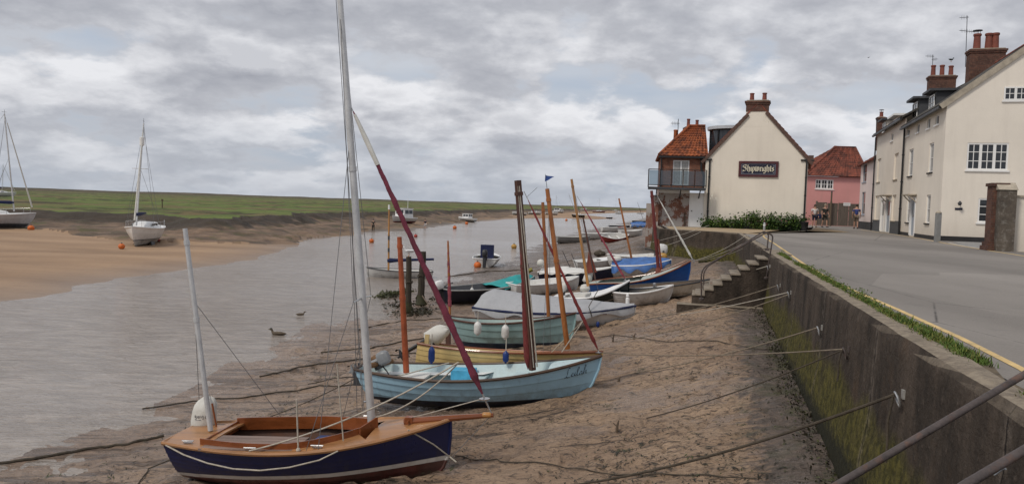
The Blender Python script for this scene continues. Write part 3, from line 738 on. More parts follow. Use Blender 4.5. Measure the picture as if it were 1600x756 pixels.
# ------------------------------------------------------------------ nib-pen lettering (polygons)
def nib_text(b, to3d, strokes, x0, y0, h, nibw, nibh, m=0):
    """strokes: list of polylines in em units; a slanted nib is swept along each"""
    off = [(-nibw, -nibh), (nibw, nibh)]
    for st in strokes:
        for (ax, ay), (bx, by) in zip(st, st[1:]):
            A = [(x0+ax*h+o[0], y0+ay*h+o[1]) for o in off]; B = [(x0+bx*h+o[0], y0+by*h+o[1]) for o in off]
            pts = [A[0], A[1], B[1], B[0]]
            ar = sum(p[0]*q[1]-q[0]*p[1] for p, q in zip(pts, pts[1:]+pts[:1]))
            if ar < 0: pts = pts[::-1]
            b.poly([to3d(*p) for p in pts], m)
BL = {  # blackletter minuscules on a 0..1 x-height, ascender 1.6, descender -.5 : (width, strokes)
 'S': (1.15, [[(.95,1.35),(.7,1.55),(.3,1.45),(.15,1.15),(.4,.92),(.8,.75),(.95,.45),(.75,.12),(.35,.02),(.05,.2)], [(.1,1.0),(.9,1.0)]]),
 'h': (.78, [[(.15,1.55),(.15,.08),(.25,0)], [(.15,.85),(.42,1.0),(.6,.82),(.6,.1),(.42,-.3)]]),
 'i': (.36, [[(.08,.92),(.17,1.0),(.17,.1),(.28,.0)], [(.12,1.4),(.22,1.5)]]),
 'p': (.78, [[(.08,.95),(.17,1.0),(.17,-.55)], [(.17,.9),(.45,1.0),(.6,.82),(.6,.15),(.42,.0),(.17,.12)]]),
 'w': (1.1, [[(.08,1.1),(.17,1.2),(.17,.15),(.3,.0),(.52,.15)], [(.52,1.1),(.52,.1)], [(.52,.15),(.66,.0),(.88,.15),(.92,.85),(.75,1.05)]]),
 'r': (.52, [[(.08,.95),(.17,1.0),(.17,.1),(.27,.0)], [(.17,.85),(.34,1.0),(.48,.85)]]),
 'g': (.78, [[(.6,1.0),(.6,-.2),(.42,-.5),(.1,-.4)], [(.6,.95),(.3,1.0),(.15,.82),(.15,.18),(.32,.0),(.6,.12)]]),
 't': (.48, [[(.2,1.35),(.2,.12),(.32,.0),(.46,.1)], [(.02,1.0),(.44,1.0)]]),
 's': (.62, [[(.5,.88),(.3,1.0),(.12,.82),(.2,.6),(.45,.42),(.5,.18),(.3,.0),(.06,.14)]]),
}
# ------------------------------------------------------------------ roofs
def roof_quad(b, a, c, d, e, m=0, th=.07, tw=.24, rows=None):
    """eave a->c, ridge e->d (a-e and c-d are the sloping edges); corrugated pantile sheet"""
    a, c, d, e = map(Vector, (a, c, d, e)); Wd = max((c-a).length, (d-e).length); Hs = ((d+e)/2-(a+c)/2).length
    n = (c-a).cross(e-a).normalized()
    if n.z < 0: n = -n
    nr = max(1, int(Hs/.30)); nc = max(2, int(Wd/tw*4))
    for r_ in range(nr):
        v0, v1 = r_/nr, (r_+1)/nr
        rowA, rowB, uvA, uvB = [], [], [], []
        for k in range(nc+1):
            u = k/nc; h = .022*math.sin(2*math.pi*u*Wd/tw)
            A = a.lerp(c, u).lerp(e.lerp(d, u), v0)+n*(th+h+.02); B = a.lerp(c, u).lerp(e.lerp(d, u), v1)+n*(th+h-.008)
            rowA.append(b.pt(A)); rowB.append(b.pt(B)); uvA.append((u*Wd, v0*Hs+.02)); uvB.append((u*Wd, v1*Hs-.02))
        for k in range(nc): b.face((rowA[k], rowA[k+1], rowB[k+1], rowB[k]), m, (uvA[k], uvA[k+1], uvB[k+1], uvB[k]))
    b.poly([a, c, c+n*th, a+n*th], m); b.poly([a, e, e+n*th, a+n*th], m); b.poly([c, d, d+n*th, c+n*th], m); b.poly([a, c, d, e], m)
def slab(b, a, c, d, e, th, m=0):
    a, c, d, e = map(Vector, (a, c, d, e)); n = (c-a).cross(e-a).normalized()
    if n.z < 0: n = -n
    lo = [a, c, d, e]; hi = [p+n*th for p in lo]
    P = [b.pt(p) for p in lo+hi]
    for q in ((3,2,1,0),(4,5,6,7),(0,1,5,4),(1,2,6,5),(2,3,7,6),(3,0,4,7)): b.face([P[i] for i in q], m)
def chimney(rt, c, wx, wy, z0, z1, yaw, pots, mat=None, potm=None, name='chimney', cowl=-1, ph=.75, pr=.13, render_to=None):
    mat = mat or m_brickd; M = Matrix.Translation((c[0], c[1], 0)) @ Matrix.Rotation(yaw, 4, 'Z')
    b = mbp(rt); x0 = b.x; b.x = x0 @ M
    b.box((-wx/2, -wy/2, z0), (wx/2, wy/2, z1-.22)); b.box((-wx/2-.04, -wy/2-.04, z1-.22), (wx/2+.04, wy/2+.04, z1-.12)); b.box((-wx/2-.08, -wy/2-.08, z1-.12), (wx/2+.08, wy/2+.08, z1-.01)); b.box((-wx/2+.02, -wy/2+.02, z1-.01), (wx/2-.02, wy/2-.02, z1+.05), 1)
    ch = b.build(name, [mat, m_stone], rt)
    for i, (dx, dy) in enumerate(pots):
        b = mbp(rt); b.x = b.x @ M; h = ph*random.uniform(.93, 1.06)
        b.lathe([(pr*1.15, z1+.03), (pr*1.15, z1+.08), (pr, z1+.1), (pr*.86, z1+h*.8), (pr*1.05, z1+h*.83), (pr*1.08, z1+h*.92), (pr*.92, z1+h*.95), (pr*.8, z1+h*.95), (pr*.78, z1+h*.6)], 12, o=(dx, dy, 0))
        if i == cowl:
            for a in range(4): b.tube([(dx+pr*.7*math.cos(a*1.57), dy+pr*.7*math.sin(a*1.57), z1+h*.9), (dx+pr*.7*math.cos(a*1.57), dy+pr*.7*math.sin(a*1.57), z1+h+.12)], .012, 5, 1)
            b.lathe([(pr*1.3, z1+h+.12), (pr*1.2, z1+h+.15), (.01, z1+h+.18)], 12, 1, o=(dx, dy, 0))
        b.build('chimney_pot', [potm or m_pot, m_dark], ch)
    return ch
def pipe(rt, pts, r_=.045, name='downpipe', mat=None, bend=0.0):
    b = mbp(rt); b.tube(arc(pts, .12, 3) if len(pts) > 2 else pts, r_, 8)
    P0, P1 = Vector(pts[-2]), Vector(pts[-1])
    for k in range(1, 4):
        p = P0.lerp(P1, k/4); b.lathe([(r_*1.35, -.03), (r_*1.35, .03)], 8, o=p)
    b.build(name, mat or m_black, rt)
# ------------------------------------------------------------------ the pub with the painted gable
pL, pR = aty(1100.5, 300, 46.0), aty(1260.5, 300, 44.0)
FP = Face(pL.xy, (pR-pL).xy); PW = (pR-pL).xy.length
ze = FP.hit(1100, 248.5)[1]; zap = FP.hit(1186, 163)[1]; back = -9.0
rt = root('gabled_pub', (pL.x, pL.y, 0), 'cream rendered gabled house end with a brick chimney beside the quay', 'building')
b = mbp(rt); N3 = FP.n.to_3d(); mid = PW/2
b.poly([FP.P(0, -.3), FP.P(PW, -.3), FP.P(PW, ze), FP.P(mid, zap), FP.P(0, ze)])
b.poly([FP.P(0, -.3, back), FP.P(PW, -.3, back), FP.P(PW, ze, back), FP.P(mid, zap, back), FP.P(0, ze, back)][::-1])
b.poly([FP.P(0, -.3), FP.P(0, ze), FP.P(0, ze, back), FP.P(0, -.3, back)]); b.poly([FP.P(PW, -.3), FP.P(PW, -.3, back), FP.P(PW, ze, back), FP.P(PW, ze)])
fbox(b, FP, mid-.68, mid+.58, zap-1.3, zap-.42, -.62, .004)
b.build('wall', m_cream, rt, smooth=False)
b = mbp(rt); fbox(b, FP, -.02, PW+.02, -.3, .32, -.01, .02); b.build('plinth', m_plinth, rt)
b = mbp(rt)
roof_quad(b, FP.P(-.16, ze-.1, .04), FP.P(-.16, ze-.1, back), FP.P(mid, zap+.05, back), FP.P(mid, zap+.05, .04), tw=.25)
roof_quad(b, FP.P(PW+.16, ze-.1, .04), FP.P(PW+.16, ze-.1, back), FP.P(mid, zap+.05, back), FP.P(mid, zap+.05, .04), tw=.25)
rf = b.build('roof', m_panr, rt)
m_verge = pbr('verge tile', (.10, .058, .045), .8, .3, 6, .3)
b = mbp(rt)
for (a0, a1) in ((-.22, mid-.55), (PW+.22, mid+.45)):
    za = lambda a: ze+(zap-ze)*(1-abs(a-mid)/mid)
    p, q = FP.P(a0, za(a0)+.02, .05), FP.P(a1, za(a1)+.02, .05)
    b.bar(p, q, .11, .17)
fbox(b, FP, PW+.0, PW+.28, ze-.12, ze+.26, -.5, .06); 
b.build('verge', m_verge, rf)
chimney(rt, FP.P(mid-.06, 0, -.3), 1.26, .66, zap-.42, zap+.20, math.atan2(FP.u.y, FP.u.x), [(-.34, 0), (.36, 0)], mat=m_brickd, ph=.52, pr=.13)
gut = mbp(rt)
for (x, sx) in ((-.06, 1), (PW+.02, -1)):
    gut.tube([FP.P(x-.3*sx, ze-.02, .02), FP.P(x+.42*sx, ze-.02, .06)], .05, 8)
gut.build('gutter', m_black, rt)
for (x0, y0, x1, y1) in ((1109, 250, 1105.6, 345), (1260.5, 249, 1256, 348)):
    a, z = FP.hit(x0, y0); a2, z2 = FP.hit(x1, y1); pipe(rt, [FP.P((a+a2)/2, z, .07), FP.P((a+a2)/2, -.05, .07)], .05)
# name board
x0, x1 = FP.hit(1155.5, 254)[0], FP.hit(1215.8, 254)[0]; z0, z1 = FP.hit(1186, 276)[1], FP.hit(1186, 253)[1]
sg = root('name_board', FP.P(x0, z0, .05), 'dark framed name board with gothic lettering on the cream gable', 'sign')
m_maroon = pbr('maroon frame paint', (.075, .018, .022), .5, .2, 6); m_ink = pbr('blue black board', (.012, .014, .032), .45, .2, 6); m_gilt = pbr('cream lettering', (.62, .57, .44), .6, .1, 6)
b = mbp(sg); fbox(b, FP, x0, x1, z0, z1, .01, .05); b.build('board', m_ink, sg)
b = mbp(sg); fr = .10
for q in ((x0-.03, x1+.03, z1-fr, z1+.03), (x0-.03, x1+.03, z0-.03, z0+fr)): fbox(b, FP, *q, .012, .085)
for q in ((x0-.03, x0+fr, z0+fr, z1-fr), (x1-fr, x1+.03, z0+fr, z1-fr)): fbox(b, FP, *q, .012, .083)
b.build('frame', m_maroon, sg)
b = mbp(sg); ln = .014; ix0, ix1, iz0, iz1 = x0+fr+.03, x1-fr-.03, z0+fr+.03, z1-fr-.03
for q in ((ix0, ix1, iz1-ln, iz1), (ix0, ix1, iz0, iz0+ln), (ix0, ix0+ln, iz0+ln, iz1-ln), (ix1-ln, ix1, iz0+ln, iz1-ln)): fbox(b, FP, *q, .05, .054)
for cx_, cz_, sx, sz in ((ix0, iz1, 1, -1), (ix1, iz1, -1, -1), (ix0, iz0, 1, 1), (ix1, iz0, -1, 1)):
    b.obox(FP.P(cx_+sx*.05, cz_+sz*.12, .05), FP.u.to_3d()*sx*.07+Vector((0, 0, -sz*.07)), Vector((0, 0, sz*.03)), N3*.005)
b.build('border_line', pbr('pale line paint', (.35, .35, .42), .6), sg)
wd = sum(BL[c][0] for c in 'Shipwrights'); hh = (ix1-ix0-.12)/wd; b = mbp(sg); X = ix0+.06; hv = hh*1.12; k = 0
for c in 'Shipwrights':
    zz = (z0+z1)/2-hh*.5
    nib_text(b, lambda a, z, k=k: FP.P(a, z, .056+.0004*(k % 2)), BL[c][1], X, zz, hh, .026, .022); X += BL[c][0]*hh; k += 1
b.build('lettering', m_gilt, sg, smooth=False)
# bow fronted dormer on the left slope of the pub roof
cD = FP.P(1.25, 0, -1.9); rD = 1.28
def arcpts(r_, z, k0=120, k1=330, n=16):
    a0 = math.atan2(FP.u.y, FP.u.x); return [Vector((cD.x+r_*math.cos(a0+R(k0+(k1-k0)*i/n)), cD.y+r_*math.sin(a0+R(k0+(k1-k0)*i/n)), z)) for i in range(n+1)]
zD0, zD1 = FP.hit(1120, 234)[1]+.0, FP.hit(1120, 203)[1]+.1
b = mbp(rt); b.grid([arcpts(rD, zD0-.5), arcpts(rD, zD0)]); dm = b.build('dormer', m_white, rt)
b = mbp(rt); b.grid([arcpts(rD-.03, zD0), arcpts(rD-.03, zD1)]); b.build('pane', m_glass, dm)
b = mbp(rt)
A0, A1 = arcpts(rD+.01, zD0), arcpts(rD+.01, zD1)
for i in range(0, 17, 3): b.bar(A0[i], A1[i], .07, .06)
b.tube(A0, .04, 6); b.tube(A1, .04, 6); b.build('glazing_bar', m_black, dm)
b = mbp(rt); T0, T1 = arcpts(rD+.16, zD1+.04), arcpts(rD+.16, zD1+.22); b.grid([T0, T1]); b.poly([*T1]); b.poly([*T0][::-1]); b.build('dormer_roof', pbr('pale lead roof edge', (.42, .44, .47), .5, .1, 5), dm)
# ------------------------------------------------------------------ brick annex with balcony
aL, aR = aty(1031, 300, 46.6), aty(1098.5, 300, 46.2)
FA = Face(aL.xy, (aR-aL).xy); AW = (aR-aL).xy.length+.1
zea = FA.hit(1060, 245)[1]; zfl = FA.hit(1060, 293)[1]
rt = root('brick_annex', (aL.x, aL.y, 0), 'red brick annex with orange hipped pantile roof and balcony left of the cream gable', 'building')
wr = winpx(rt, FA, 1052, 1077.5, 250.5, 290); dr = winpx(rt, FA, 1077.5, 1098, 302, 352)
b = mbp(rt); wall_face(b, FA, 0, AW, zfl-.05, zea, [wr]); 
b.poly([FA.P(0, zfl-.05), FA.P(0, zea), FA.P(0, zea, -6), FA.P(0, zfl-.05, -6)]); b.build('wall', m_brick, rt, smooth=False)
b = mbp(rt); d0, d1 = dr[0], dr[1]
wall_face(b, FA, -.05, d0, -1.6, zfl-.06)
b.poly([FA.P(-.05, -1.6), FA.P(-.05, zfl-.06), FA.P(-.05, zfl-.06, -6), FA.P(-.05, -1.6, -6)])
fbox(b, FA, -.75, -.05, -1.6, FA.hit(1020, 318)[1], -1.5, .30); fbox(b, FA, -.42, -.05, FA.hit(1020, 318)[1], zfl-.5, -1.5, .1)
b.build('lower_wall', m_brickw, rt, smooth=False)
b = mbp(rt); fbox(b, FA, d0, AW, -.2, zfl-.3, -.05, .06); dd = b.build('door', m_white, rt)
b = mbp(rt); fbox(b, FA, d0, d0+.06, -.2, zfl-.3, .06, .09); fbox(b, FA, AW-.08, AW-.02, -.2, zfl-.3, .06, .09); fbox(b, FA, d0+.06, AW-.08, zfl-.38, zfl-.3, .06, .09); b.build('frame', m_white, dd)
b = mbp(rt); b.ball(FA.P(d0+.16, .95, .10), .035, 8); b.build('handle', m_black, dd)
b = mbp(rt); fbox(b, FA, -.05, d0, zfl-.35, zfl-.06, .005, .05); b.build('white_beam', m_white, rt)
b = mbp(rt); fbox(b, FA, 1.5, d0-.2, .0, .85, .0, .12); b.build('hatch', m_wood, rt)
window(rt, FA, *wr, cols=1, rows=1, lights=2, curtain=True, fr=.07, sill=False)
zra = FA.hit(1081, 195)[1]+.12; rb = -2.8
b = mbp(rt); E0, E1 = FA.P(-.15, zea, .2), FA.P(AW+.1, zea, .2); Rg0, Rg1 = FA.P(1.75, zra, rb), FA.P(AW+.1, zra, rb)
roof_quad(b, E0, E1, Rg1, Rg0); roof_quad(b, FA.P(-.15, zea, -5.8), E0, Rg0+Vector((0, .001, 0)), Rg0); roof_quad(b, FA.P(AW+.1, zea, -5.8), FA.P(-.15, zea, -5.8), Rg0, Rg1)
rf = b.build('roof', m_pan, rt)
b = mbp(rt); b.tube([E0+Vector((0, 0, .1)), Rg0+Vector((0, 0, .12)), Rg1+Vector((0, 0, .12))], .085, 8); b.build('ridge_tile', m_pan, rf)
b = mbp(rt); b.bar(E0+Vector((0, 0, -.03))+N3*.04, E1+Vector((0, 0, -.03))+N3*.04, .1, .1); b.build('gutter', m_black, rt)
pipe(rt, [FA.P(.02, zea-.05, .09), FA.P(.02, zfl, .09)], .04)
pipe(rt, [FA.P(AW-.28, zea-.1, .12), FA.P(AW-.28, zea-.75, .12), FA.P(AW-.1, zea-1.1, .12), FA.P(AW-.1, zfl, .12)], .06)
chimney(rt, FA.P(2.05, 0, -4.2), .95, .6, zra-1.6, zra+.15, 0, [(-.28, 0), (.28, 0)], ph=.55, pr=.11)
b = mbp(rt); b.lathe([(.14, zea+.8), (.12, zea+1.75), (.15, zea+1.8), (.11, zea+1.85)], 10, o=FA.P(.9, 0, -2.4).xy.to_3d()); b.build('vent_pot', m_pan, rt)
# balcony
bx0, bx1, bd = FA.hit(1013, 290, 1.3)[0], AW-.05, 1.3
b = mbp(rt); fbox(b, FA, bx0, bx1, zfl-.16, zfl-.02, -.2, bd); bal = b.build('balcony', m_dark, rt)
b = mbp(rt); zr = zfl+1.0
cs = [FA.P(bx0, 0, -.2), FA.P(bx0, 0, bd-.04), FA.P(bx1, 0, bd-.04)]
for zz in (zr, zfl+.08):
    for p, q in zip(cs, cs[1:]): b.bar((p.x, p.y, zz), (q.x, q.y, zz), .045)
for i in range(6):
    p = cs[1].lerp(cs[2], i/5); b.bar((p.x, p.y, zfl-.02), (p.x, p.y, zr), .045)
for i in range(0, 5):
    p = cs[0].lerp(cs[1], i/4); b.bar((p.x, p.y, zfl-.02), (p.x, p.y, zr), .03)
b.build('railing', m_black, bal)
m_tint, t = newmat('tinted glass panel')
bs = t.n('ShaderNodeBsdfGlass', i_Color=(.35, .42, .46), i_Roughness=.02, i_IOR=1.02); tr = t.n('ShaderNodeBsdfGlossy', i_Color=(.5, .55, .6), i_Roughness=.05); mx = t.n('ShaderNodeMixShader', i_0=.15)
t.t.links.new(bs.outputs[0], mx.inputs[1]); t.t.links.new(tr.outputs[0], mx.inputs[2]); oo = t.n('ShaderNodeOutputMaterial'); t.t.links.new(mx.outputs[0], oo.inputs[0])
for i in range(5):
    b = mbp(rt); p, q = cs[1].lerp(cs[2], (i+.06)/5), cs[1].lerp(cs[2], (i+.94)/5)
    b.poly([(p.x, p.y, zfl+.1), (q.x, q.y, zfl+.1), (q.x, q.y, zr-.06), (p.x, p.y, zr-.06)]); b.build('glass_panel', m_tint, bal, smooth=False)
for x in (bx0+.5, bx0+1.9, bx1-.3): b = mbp(rt); b.bar(FA.P(x, zfl-.16, bd-.15), FA.P(x, zfl-.65, -.05), .06); b.build('bracket', m_black, bal)
# ------------------------------------------------------------------ terrace on the right
tC = atz(1467, 376, 0); tE = atz(1409, 363.4, 0); tF = atz(1363.5, 360, 0)
uT = (tF-tC).xy.normalized(); FT = Face(tC.xy, uT); vT = Vector((uT.y, -uT.x))      # vT: away from the road, to the right
if vT.x < 0: vT = -vT
FG = Face(tC.xy, vT)
sE = FT.hit(1410, 300)[0]; sF = FT.hit(1366, 300)[0]
zc0, zc1 = FT.hit(1478, 170)[1], FT.hit(1412, 199)[1]; zE = (zc0+zc1)/2; zE2 = FT.hit(1372, 212)[1]
GD = 8.4; RT_ = GD/2; zR = zE+RT_*.80
rt = root('terrace_house', (tC.x, tC.y, 0), 'large cream end house with gable windows and dark dormers', 'house')
H = [winpx(rt, FT, *q) for q in ((1421, 1427.5, 233, 274.5), (1452.5, 1459.5, 223.6, 268.7), (1417.6, 1422.5, 306.5, 347.3), (1448, 1454.5, 304.5, 348.7))]
S = [winpx(rt, FT, *q) for q in ((1417.2, 1421.7, 199, 212), (1432.7, 1437.2, 191.6, 206.8), (1449.3, 1454, 184.4, 200.4), (1461.8, 1467.6, 179.5, 194.5))]
S = [(a, c, z0, min(z1, zE-.12)) for a, c, z0, z1 in S]
D = winpx(rt, FT, 1424, 1431.3, 310, 364)
D = (D[0], D[1], .06, D[3])
b = mbp(rt); wall_face(b, FT, 0, sE, -.3, zE, H+S+[D], .16)
G1 = winpx(rt, FG, 1512, 1577, 223.5, 266); G2 = winpx(rt, FG, 1529, 1561, 310, 348)
wall_face(b, FG, 0, GD, -.3, zE, [G1, G2])
b.poly([FG.P(0, zE), FG.P(GD, zE), FG.P(GD/2, zR)])
b.poly([FT.P(sE, -.3, 0), FT.P(sE, zE, 0), FT.P(sE, zR, -GD/2), FT.P(sE, zE, -GD), FT.P(sE, -.3, -GD)]); b.poly([FG.P(GD, -.3), FG.P(GD, zE), FG.P(GD, zE, -sE), FG.P(GD, -.3, -sE)])
b.build('wall', m_cream2, rt, smooth=False)
for h in H: window(rt, FT, *h, cols=1, rows=2, fr=.06, sillm=m_plinth, curtain=True)
for h in S: window(rt, FT, *h, cols=1, rows=1, fr=.05)
window(rt, FG, *G1, cols=2, rows=3, lights=3, fr=.07, bar=.03, depth=.07); window(rt, FG, *G2, cols=2, rows=3, lights=1, fr=.07, bar=.03, depth=.07)
G3 = winpx(rt, FG, 1569, 1606, 136, 157); window(rt, FG, *G3, cols=2, rows=2, lights=2, fr=.06, proud=.1)
def door(rt, F, a0, a1, z0, z1, mat, canopy=True, pan=True):
    b = mbp(rt); fbox(b, F, a0+.05, a1-.05, z0, z1-.05, -.10, -.06); d = b.build('door', mat, rt)
    b = mbp(rt)
    for q in ((a0-.08, a0+.05, z0, z1+.08), (a1-.05, a1+.08, z0, z1+.08), (a0+.05, a1-.05, z1-.05, z1+.08)): fbox(b, F, *q, -.09, .035)
    b.build('frame', m_white, d)
    b = mbp(rt); fbox(b, F, a0+.17, a1-.17, z0+(z1-z0)*.5, z1-.2, -.06, -.045); b.build('pane', m_glass, d)
    b = mbp(rt); b.ball(F.P(a0+.14, z0+1.0, -.03), .03, 8); b.build('handle', m_steel, d)
    if canopy:
        b = mbp(rt); fbox(b, F, a0-.2, a1+.2, z1+.14, z1+.2, 0, .45); b.bar(F.P(a0-.1, z1+.14, .35), F.P(a0-.1, z1-.2, .02), .05); b.bar(F.P(a1+.1, z1+.14, .35), F.P(a1+.1, z1-.2, .02), .05); b.build('canopy', m_stone, d)
    return d
m_bluedoor = pbr('pale blue grey door paint', (.33, .37, .43), .5, .1, 5)
door(rt, FT, *D, m_bluedoor)
b = mbp(rt); fbox(b, FT, 0, D[0]-.1, -.3, .18, 0, .015); fbox(b, FG, -.016, GD, -.3, .22, 0, .016); b.build('plinth', m_plinth, rt); b = mbp(rt); fbox(b, FT, D[1]+.1, sE, -.3, .18, 0, .015); b.build('plinth', m_plinth, rt)
def terrace_roof(rt, s0, s1, ze0, ze1, zr0, zr1, over0=0.0):
    b = mbp(rt); e0, e1 = FT.P(s0-over0, ze0-.02, .22), FT.P(s1, ze1-.02, .22); r0, r1 = FT.P(s0-over0, zr0, -GD/2), FT.P(s1, zr1, -GD/2); k0, k1 = FT.P(s0-over0, ze0-.02, -GD-.2), FT.P(s1, ze1-.02, -GD-.2)
    slab(b, e0, e1, r1, r0, .1); slab(b, k0, k1, r1, r0, .1); rf = b.build('roof', m_slate, rt, smooth=False)
    b = mbp(rt); b.tube([r0+Vector((0, 0, .1)), r1+Vector((0, 0, .1))], .1, 8); b.build('ridge_tile', m_panr, rf)
    b = mbp(rt); b.bar(e0+Vector((0, 0, -.05))+FT.n.to_3d()*.05, e1+Vector((0, 0, -.05))+FT.n.to_3d()*.05, .12, .11); b.build('gutter', m_black, rt); return rf
rf = terrace_roof(rt, 0, sE, zE, zE, zR, zR, .02)
b = mbp(rt)
b.bar(FG.P(-.25, zE-.06, .05), FG.P(GD/2, zR+.06, .05), .10, .24); b.bar(FG.P(GD+.25, zE-.06, .05), FG.P(GD/2, zR+.06, .05), .10, .24); b.build('verge', m_stone, rf)
def roof_at(px, py_, t_=GD/2, F=FT):
    a, z = F.hit(px, py_, -t_); return a, z
for (x, yb, yt, wx, wy, pots, cw) in ((1541, 100, 79, .85, 1.75, [(-.0, -.42), (.0, -.1), (.0, .48)], 2), (1471.5, 135, 120, .8, 1.65, [(0, -.55), (0, 0), (0, .55)], -1)):
    a, z = roof_at(x, yt); p = FT.P(a, 0, -GD/2)
    chimney(rt, p, wx, wy, zR-1.0, z, math.atan2(uT.y, uT.x), pots[::-1] if False else [(dx, dy) for dx, dy in pots], ph=.95 if x > 1500 else .8, pr=.2 if x > 1500 else .16, cowl=cw)
def dormer(rt, x0, x1, y0, y1, cheek, roofm, t0=.55, trim=None):
    Fd = Face(FT.P(0, 0, -t0).xy, FT.u, FT.n)
    a0, a1, z0, z1 = winpx(rt, Fd, x0, x1, y0, y1)
    b = mbp(rt); fbox(b, Fd, a0-.14, a1+.14, z0-.35, z1+.12, -2.4, -.02); d = b.build('dormer', cheek, rt)
    b = mbp(rt); fbox(b, Fd, a0-.34, a1+.34, z1+.12, z1+.24, -2.6, .32); b.build('dormer_roof', roofm, d)
    w_ = window(rt, Fd, a0, a1, z0, z1, cols=2, rows=2, proud=.1, sill=True); w_.parent = d
dormer(rt, 1453.7, 1461.6, 149.5, 171.7, m_dark, m_dark); dormer(rt, 1427.5, 1434.6, 161, 183.6, m_dark, m_dark)
b = mbp(rt); a, z = FG.hit(1498, 317); b.tube([FG.P(a, z, 0), FG.P(a, z+.05, .12), FG.P(a, z-.03, .2)], .02, 6); b.lathe([(.05, -.12), (.09, -.02), (.04, .06), (.01, .08)], 8, o=FG.P(a, z, .2)); b.build('wall_lamp', m_dark, rt)
a0, z1 = FG.hit(1492, 324.6); a1, z0 = FG.hit(1503.5, 328.2); b = mbp(rt); fbox(b, FG, a0, a1, z0, z1, .002, .025); b.build('name_plaque', m_ink, rt)
pipe(rt, [FT.P(sE-.12, zE, .09), FT.P(sE-.12, -.05, .09)], .055)
# second cream house
rt2 = root('terrace_house', FT.P(sE, 0), 'narrower cream terraced house with blocked windows and a pale dormer', 'house')
b = mbp(rt2); S2a = sE+.02
Bl = [winpx(rt2, FT, *q) for q in ((1371.6, 1377, 248, 284), (1397.8, 1404.2, 239.6, 279.8), (1368, 1374, 305.7, 343), (1394.5, 1400.7, 304.5, 345))]
Bl = [(max(a, S2a+.05), c, z0, z1) for a, c, z0, z1 in Bl]
D2 = winpx(rt2, FT, 1377.5, 1383, 311, 360); D3 = winpx(rt2, FT, 1385.5, 1392.5, 310, 362); D2 = (D2[0], D2[1], .04, D2[3]); D3 = (D3[0], D3[1], .04, D3[3])
Sm = [winpx(rt2, FT, *q) for q in ((1392.6, 1396, 208, 220),)]
wall_face(b, FT, S2a, sF, -.3, zE2, Bl+Sm+[D2, D3])
b.poly([FT.P(sF, -.3, 0), FT.P(sF, zE2, 0), FT.P(sF, zE2+2.6, -GD/2), FT.P(sF, zE2, -GD), FT.P(sF, -.3, -GD)])
b.build('wall', m_cream2, rt2, smooth=False)
for h in Bl:
    b = mbp(rt2); fbox(b, FT, h[0], h[1], h[2], h[3], -.2, -.085); w_ = b.build('blind_window', m_cream2, rt2); b = mbp(rt2); fbox(b, FT, h[0]-.05, h[1]+.05, h[2]-.06, h[2]-.003, -.08, .05); b.build('sill', m_stone, w_)
for h in Sm: window(rt2, FT, *h, cols=1, rows=1)
door(rt2, FT, *D2, m_white, False); door(rt2, FT, *D3, m_bluedoor, True)
for q_ in ((S2a, D3[0]-.1), (D2[1]+.1, sF)): b = mbp(rt2); fbox(b, FT, *q_, -.3, .75, 0, .02); b.build('plinth', m_plinthg, rt2)
rf = terrace_roof(rt2, S2a, sF+.1, zE2+.05, zE2+.05, zE2+2.6, zE2+2.6)
dormer(rt2, 1396.5, 1403.7, 186.5, 199.5, m_cream2, m_white, .5); dormer(rt2, 1380, 1384.6, 192.5, 206, m_cream2, m_dark, .45)
a, z = FT.hit(1377, 184, -1.6); chimney(rt2, FT.P(a, 0, -1.6), .55, .6, zE2-.2, z, math.atan2(uT.y, uT.x), [(0, 0)], ph=.5, pr=.15, cowl=0)
pipe(rt2, [FT.P(sF-.1, zE2-.1, .1), FT.P(sF-.1, -.05, .1)], .05)
# small pinkish white house closing the row
sG = FT.hit(1343.5, 300)[0]; rt3 = root('cottage', FT.P(sF, 0), 'small pinkish white cottage with red hipped roof at the end of the terrace', 'house')
zE3 = FT.hit(1352, 251)[1]-.35
W3 = [winpx(rt3, FT, *q) for q in ((1349, 1355, 256, 284), (1347, 1352.5, 300, 335))]
b = mbp(rt3); wall_face(b, FT, sF+.03, sG, -.3, zE3, W3); b.poly([FT.P(sG, -.3), FT.P(sG, zE3), FT.P(sG, zE3, -6), FT.P(sG, -.3, -6)]); b.build('wall', m_pinkw, rt3, smooth=False)
for h in W3: window(rt3, FT, *h, cols=1, rows=2, frame=m_bluedoor)
b = mbp(rt3); fbox(b, FT, sF+.03, sG, -.3, .55, 0, .02); b.build('plinth', m_plinth, rt3)
b = mbp(rt3); roof_quad(b, FT.P(sG+.2, zE3, .25), FT.P(sF+.03, zE3, .25), FT.P(sF+.03, zE3+1.9, -2.6), FT.P(sG-2.0, zE3+1.9, -2.6)); roof_quad(b, FT.P(sG+.2, zE3, -6), FT.P(sG+.2, zE3, .25), FT.P(sG-2.0, zE3+1.9, -2.6), FT.P(sG-2.01, zE3+1.9, -2.6)); b.build('roof', m_panr, rt3)
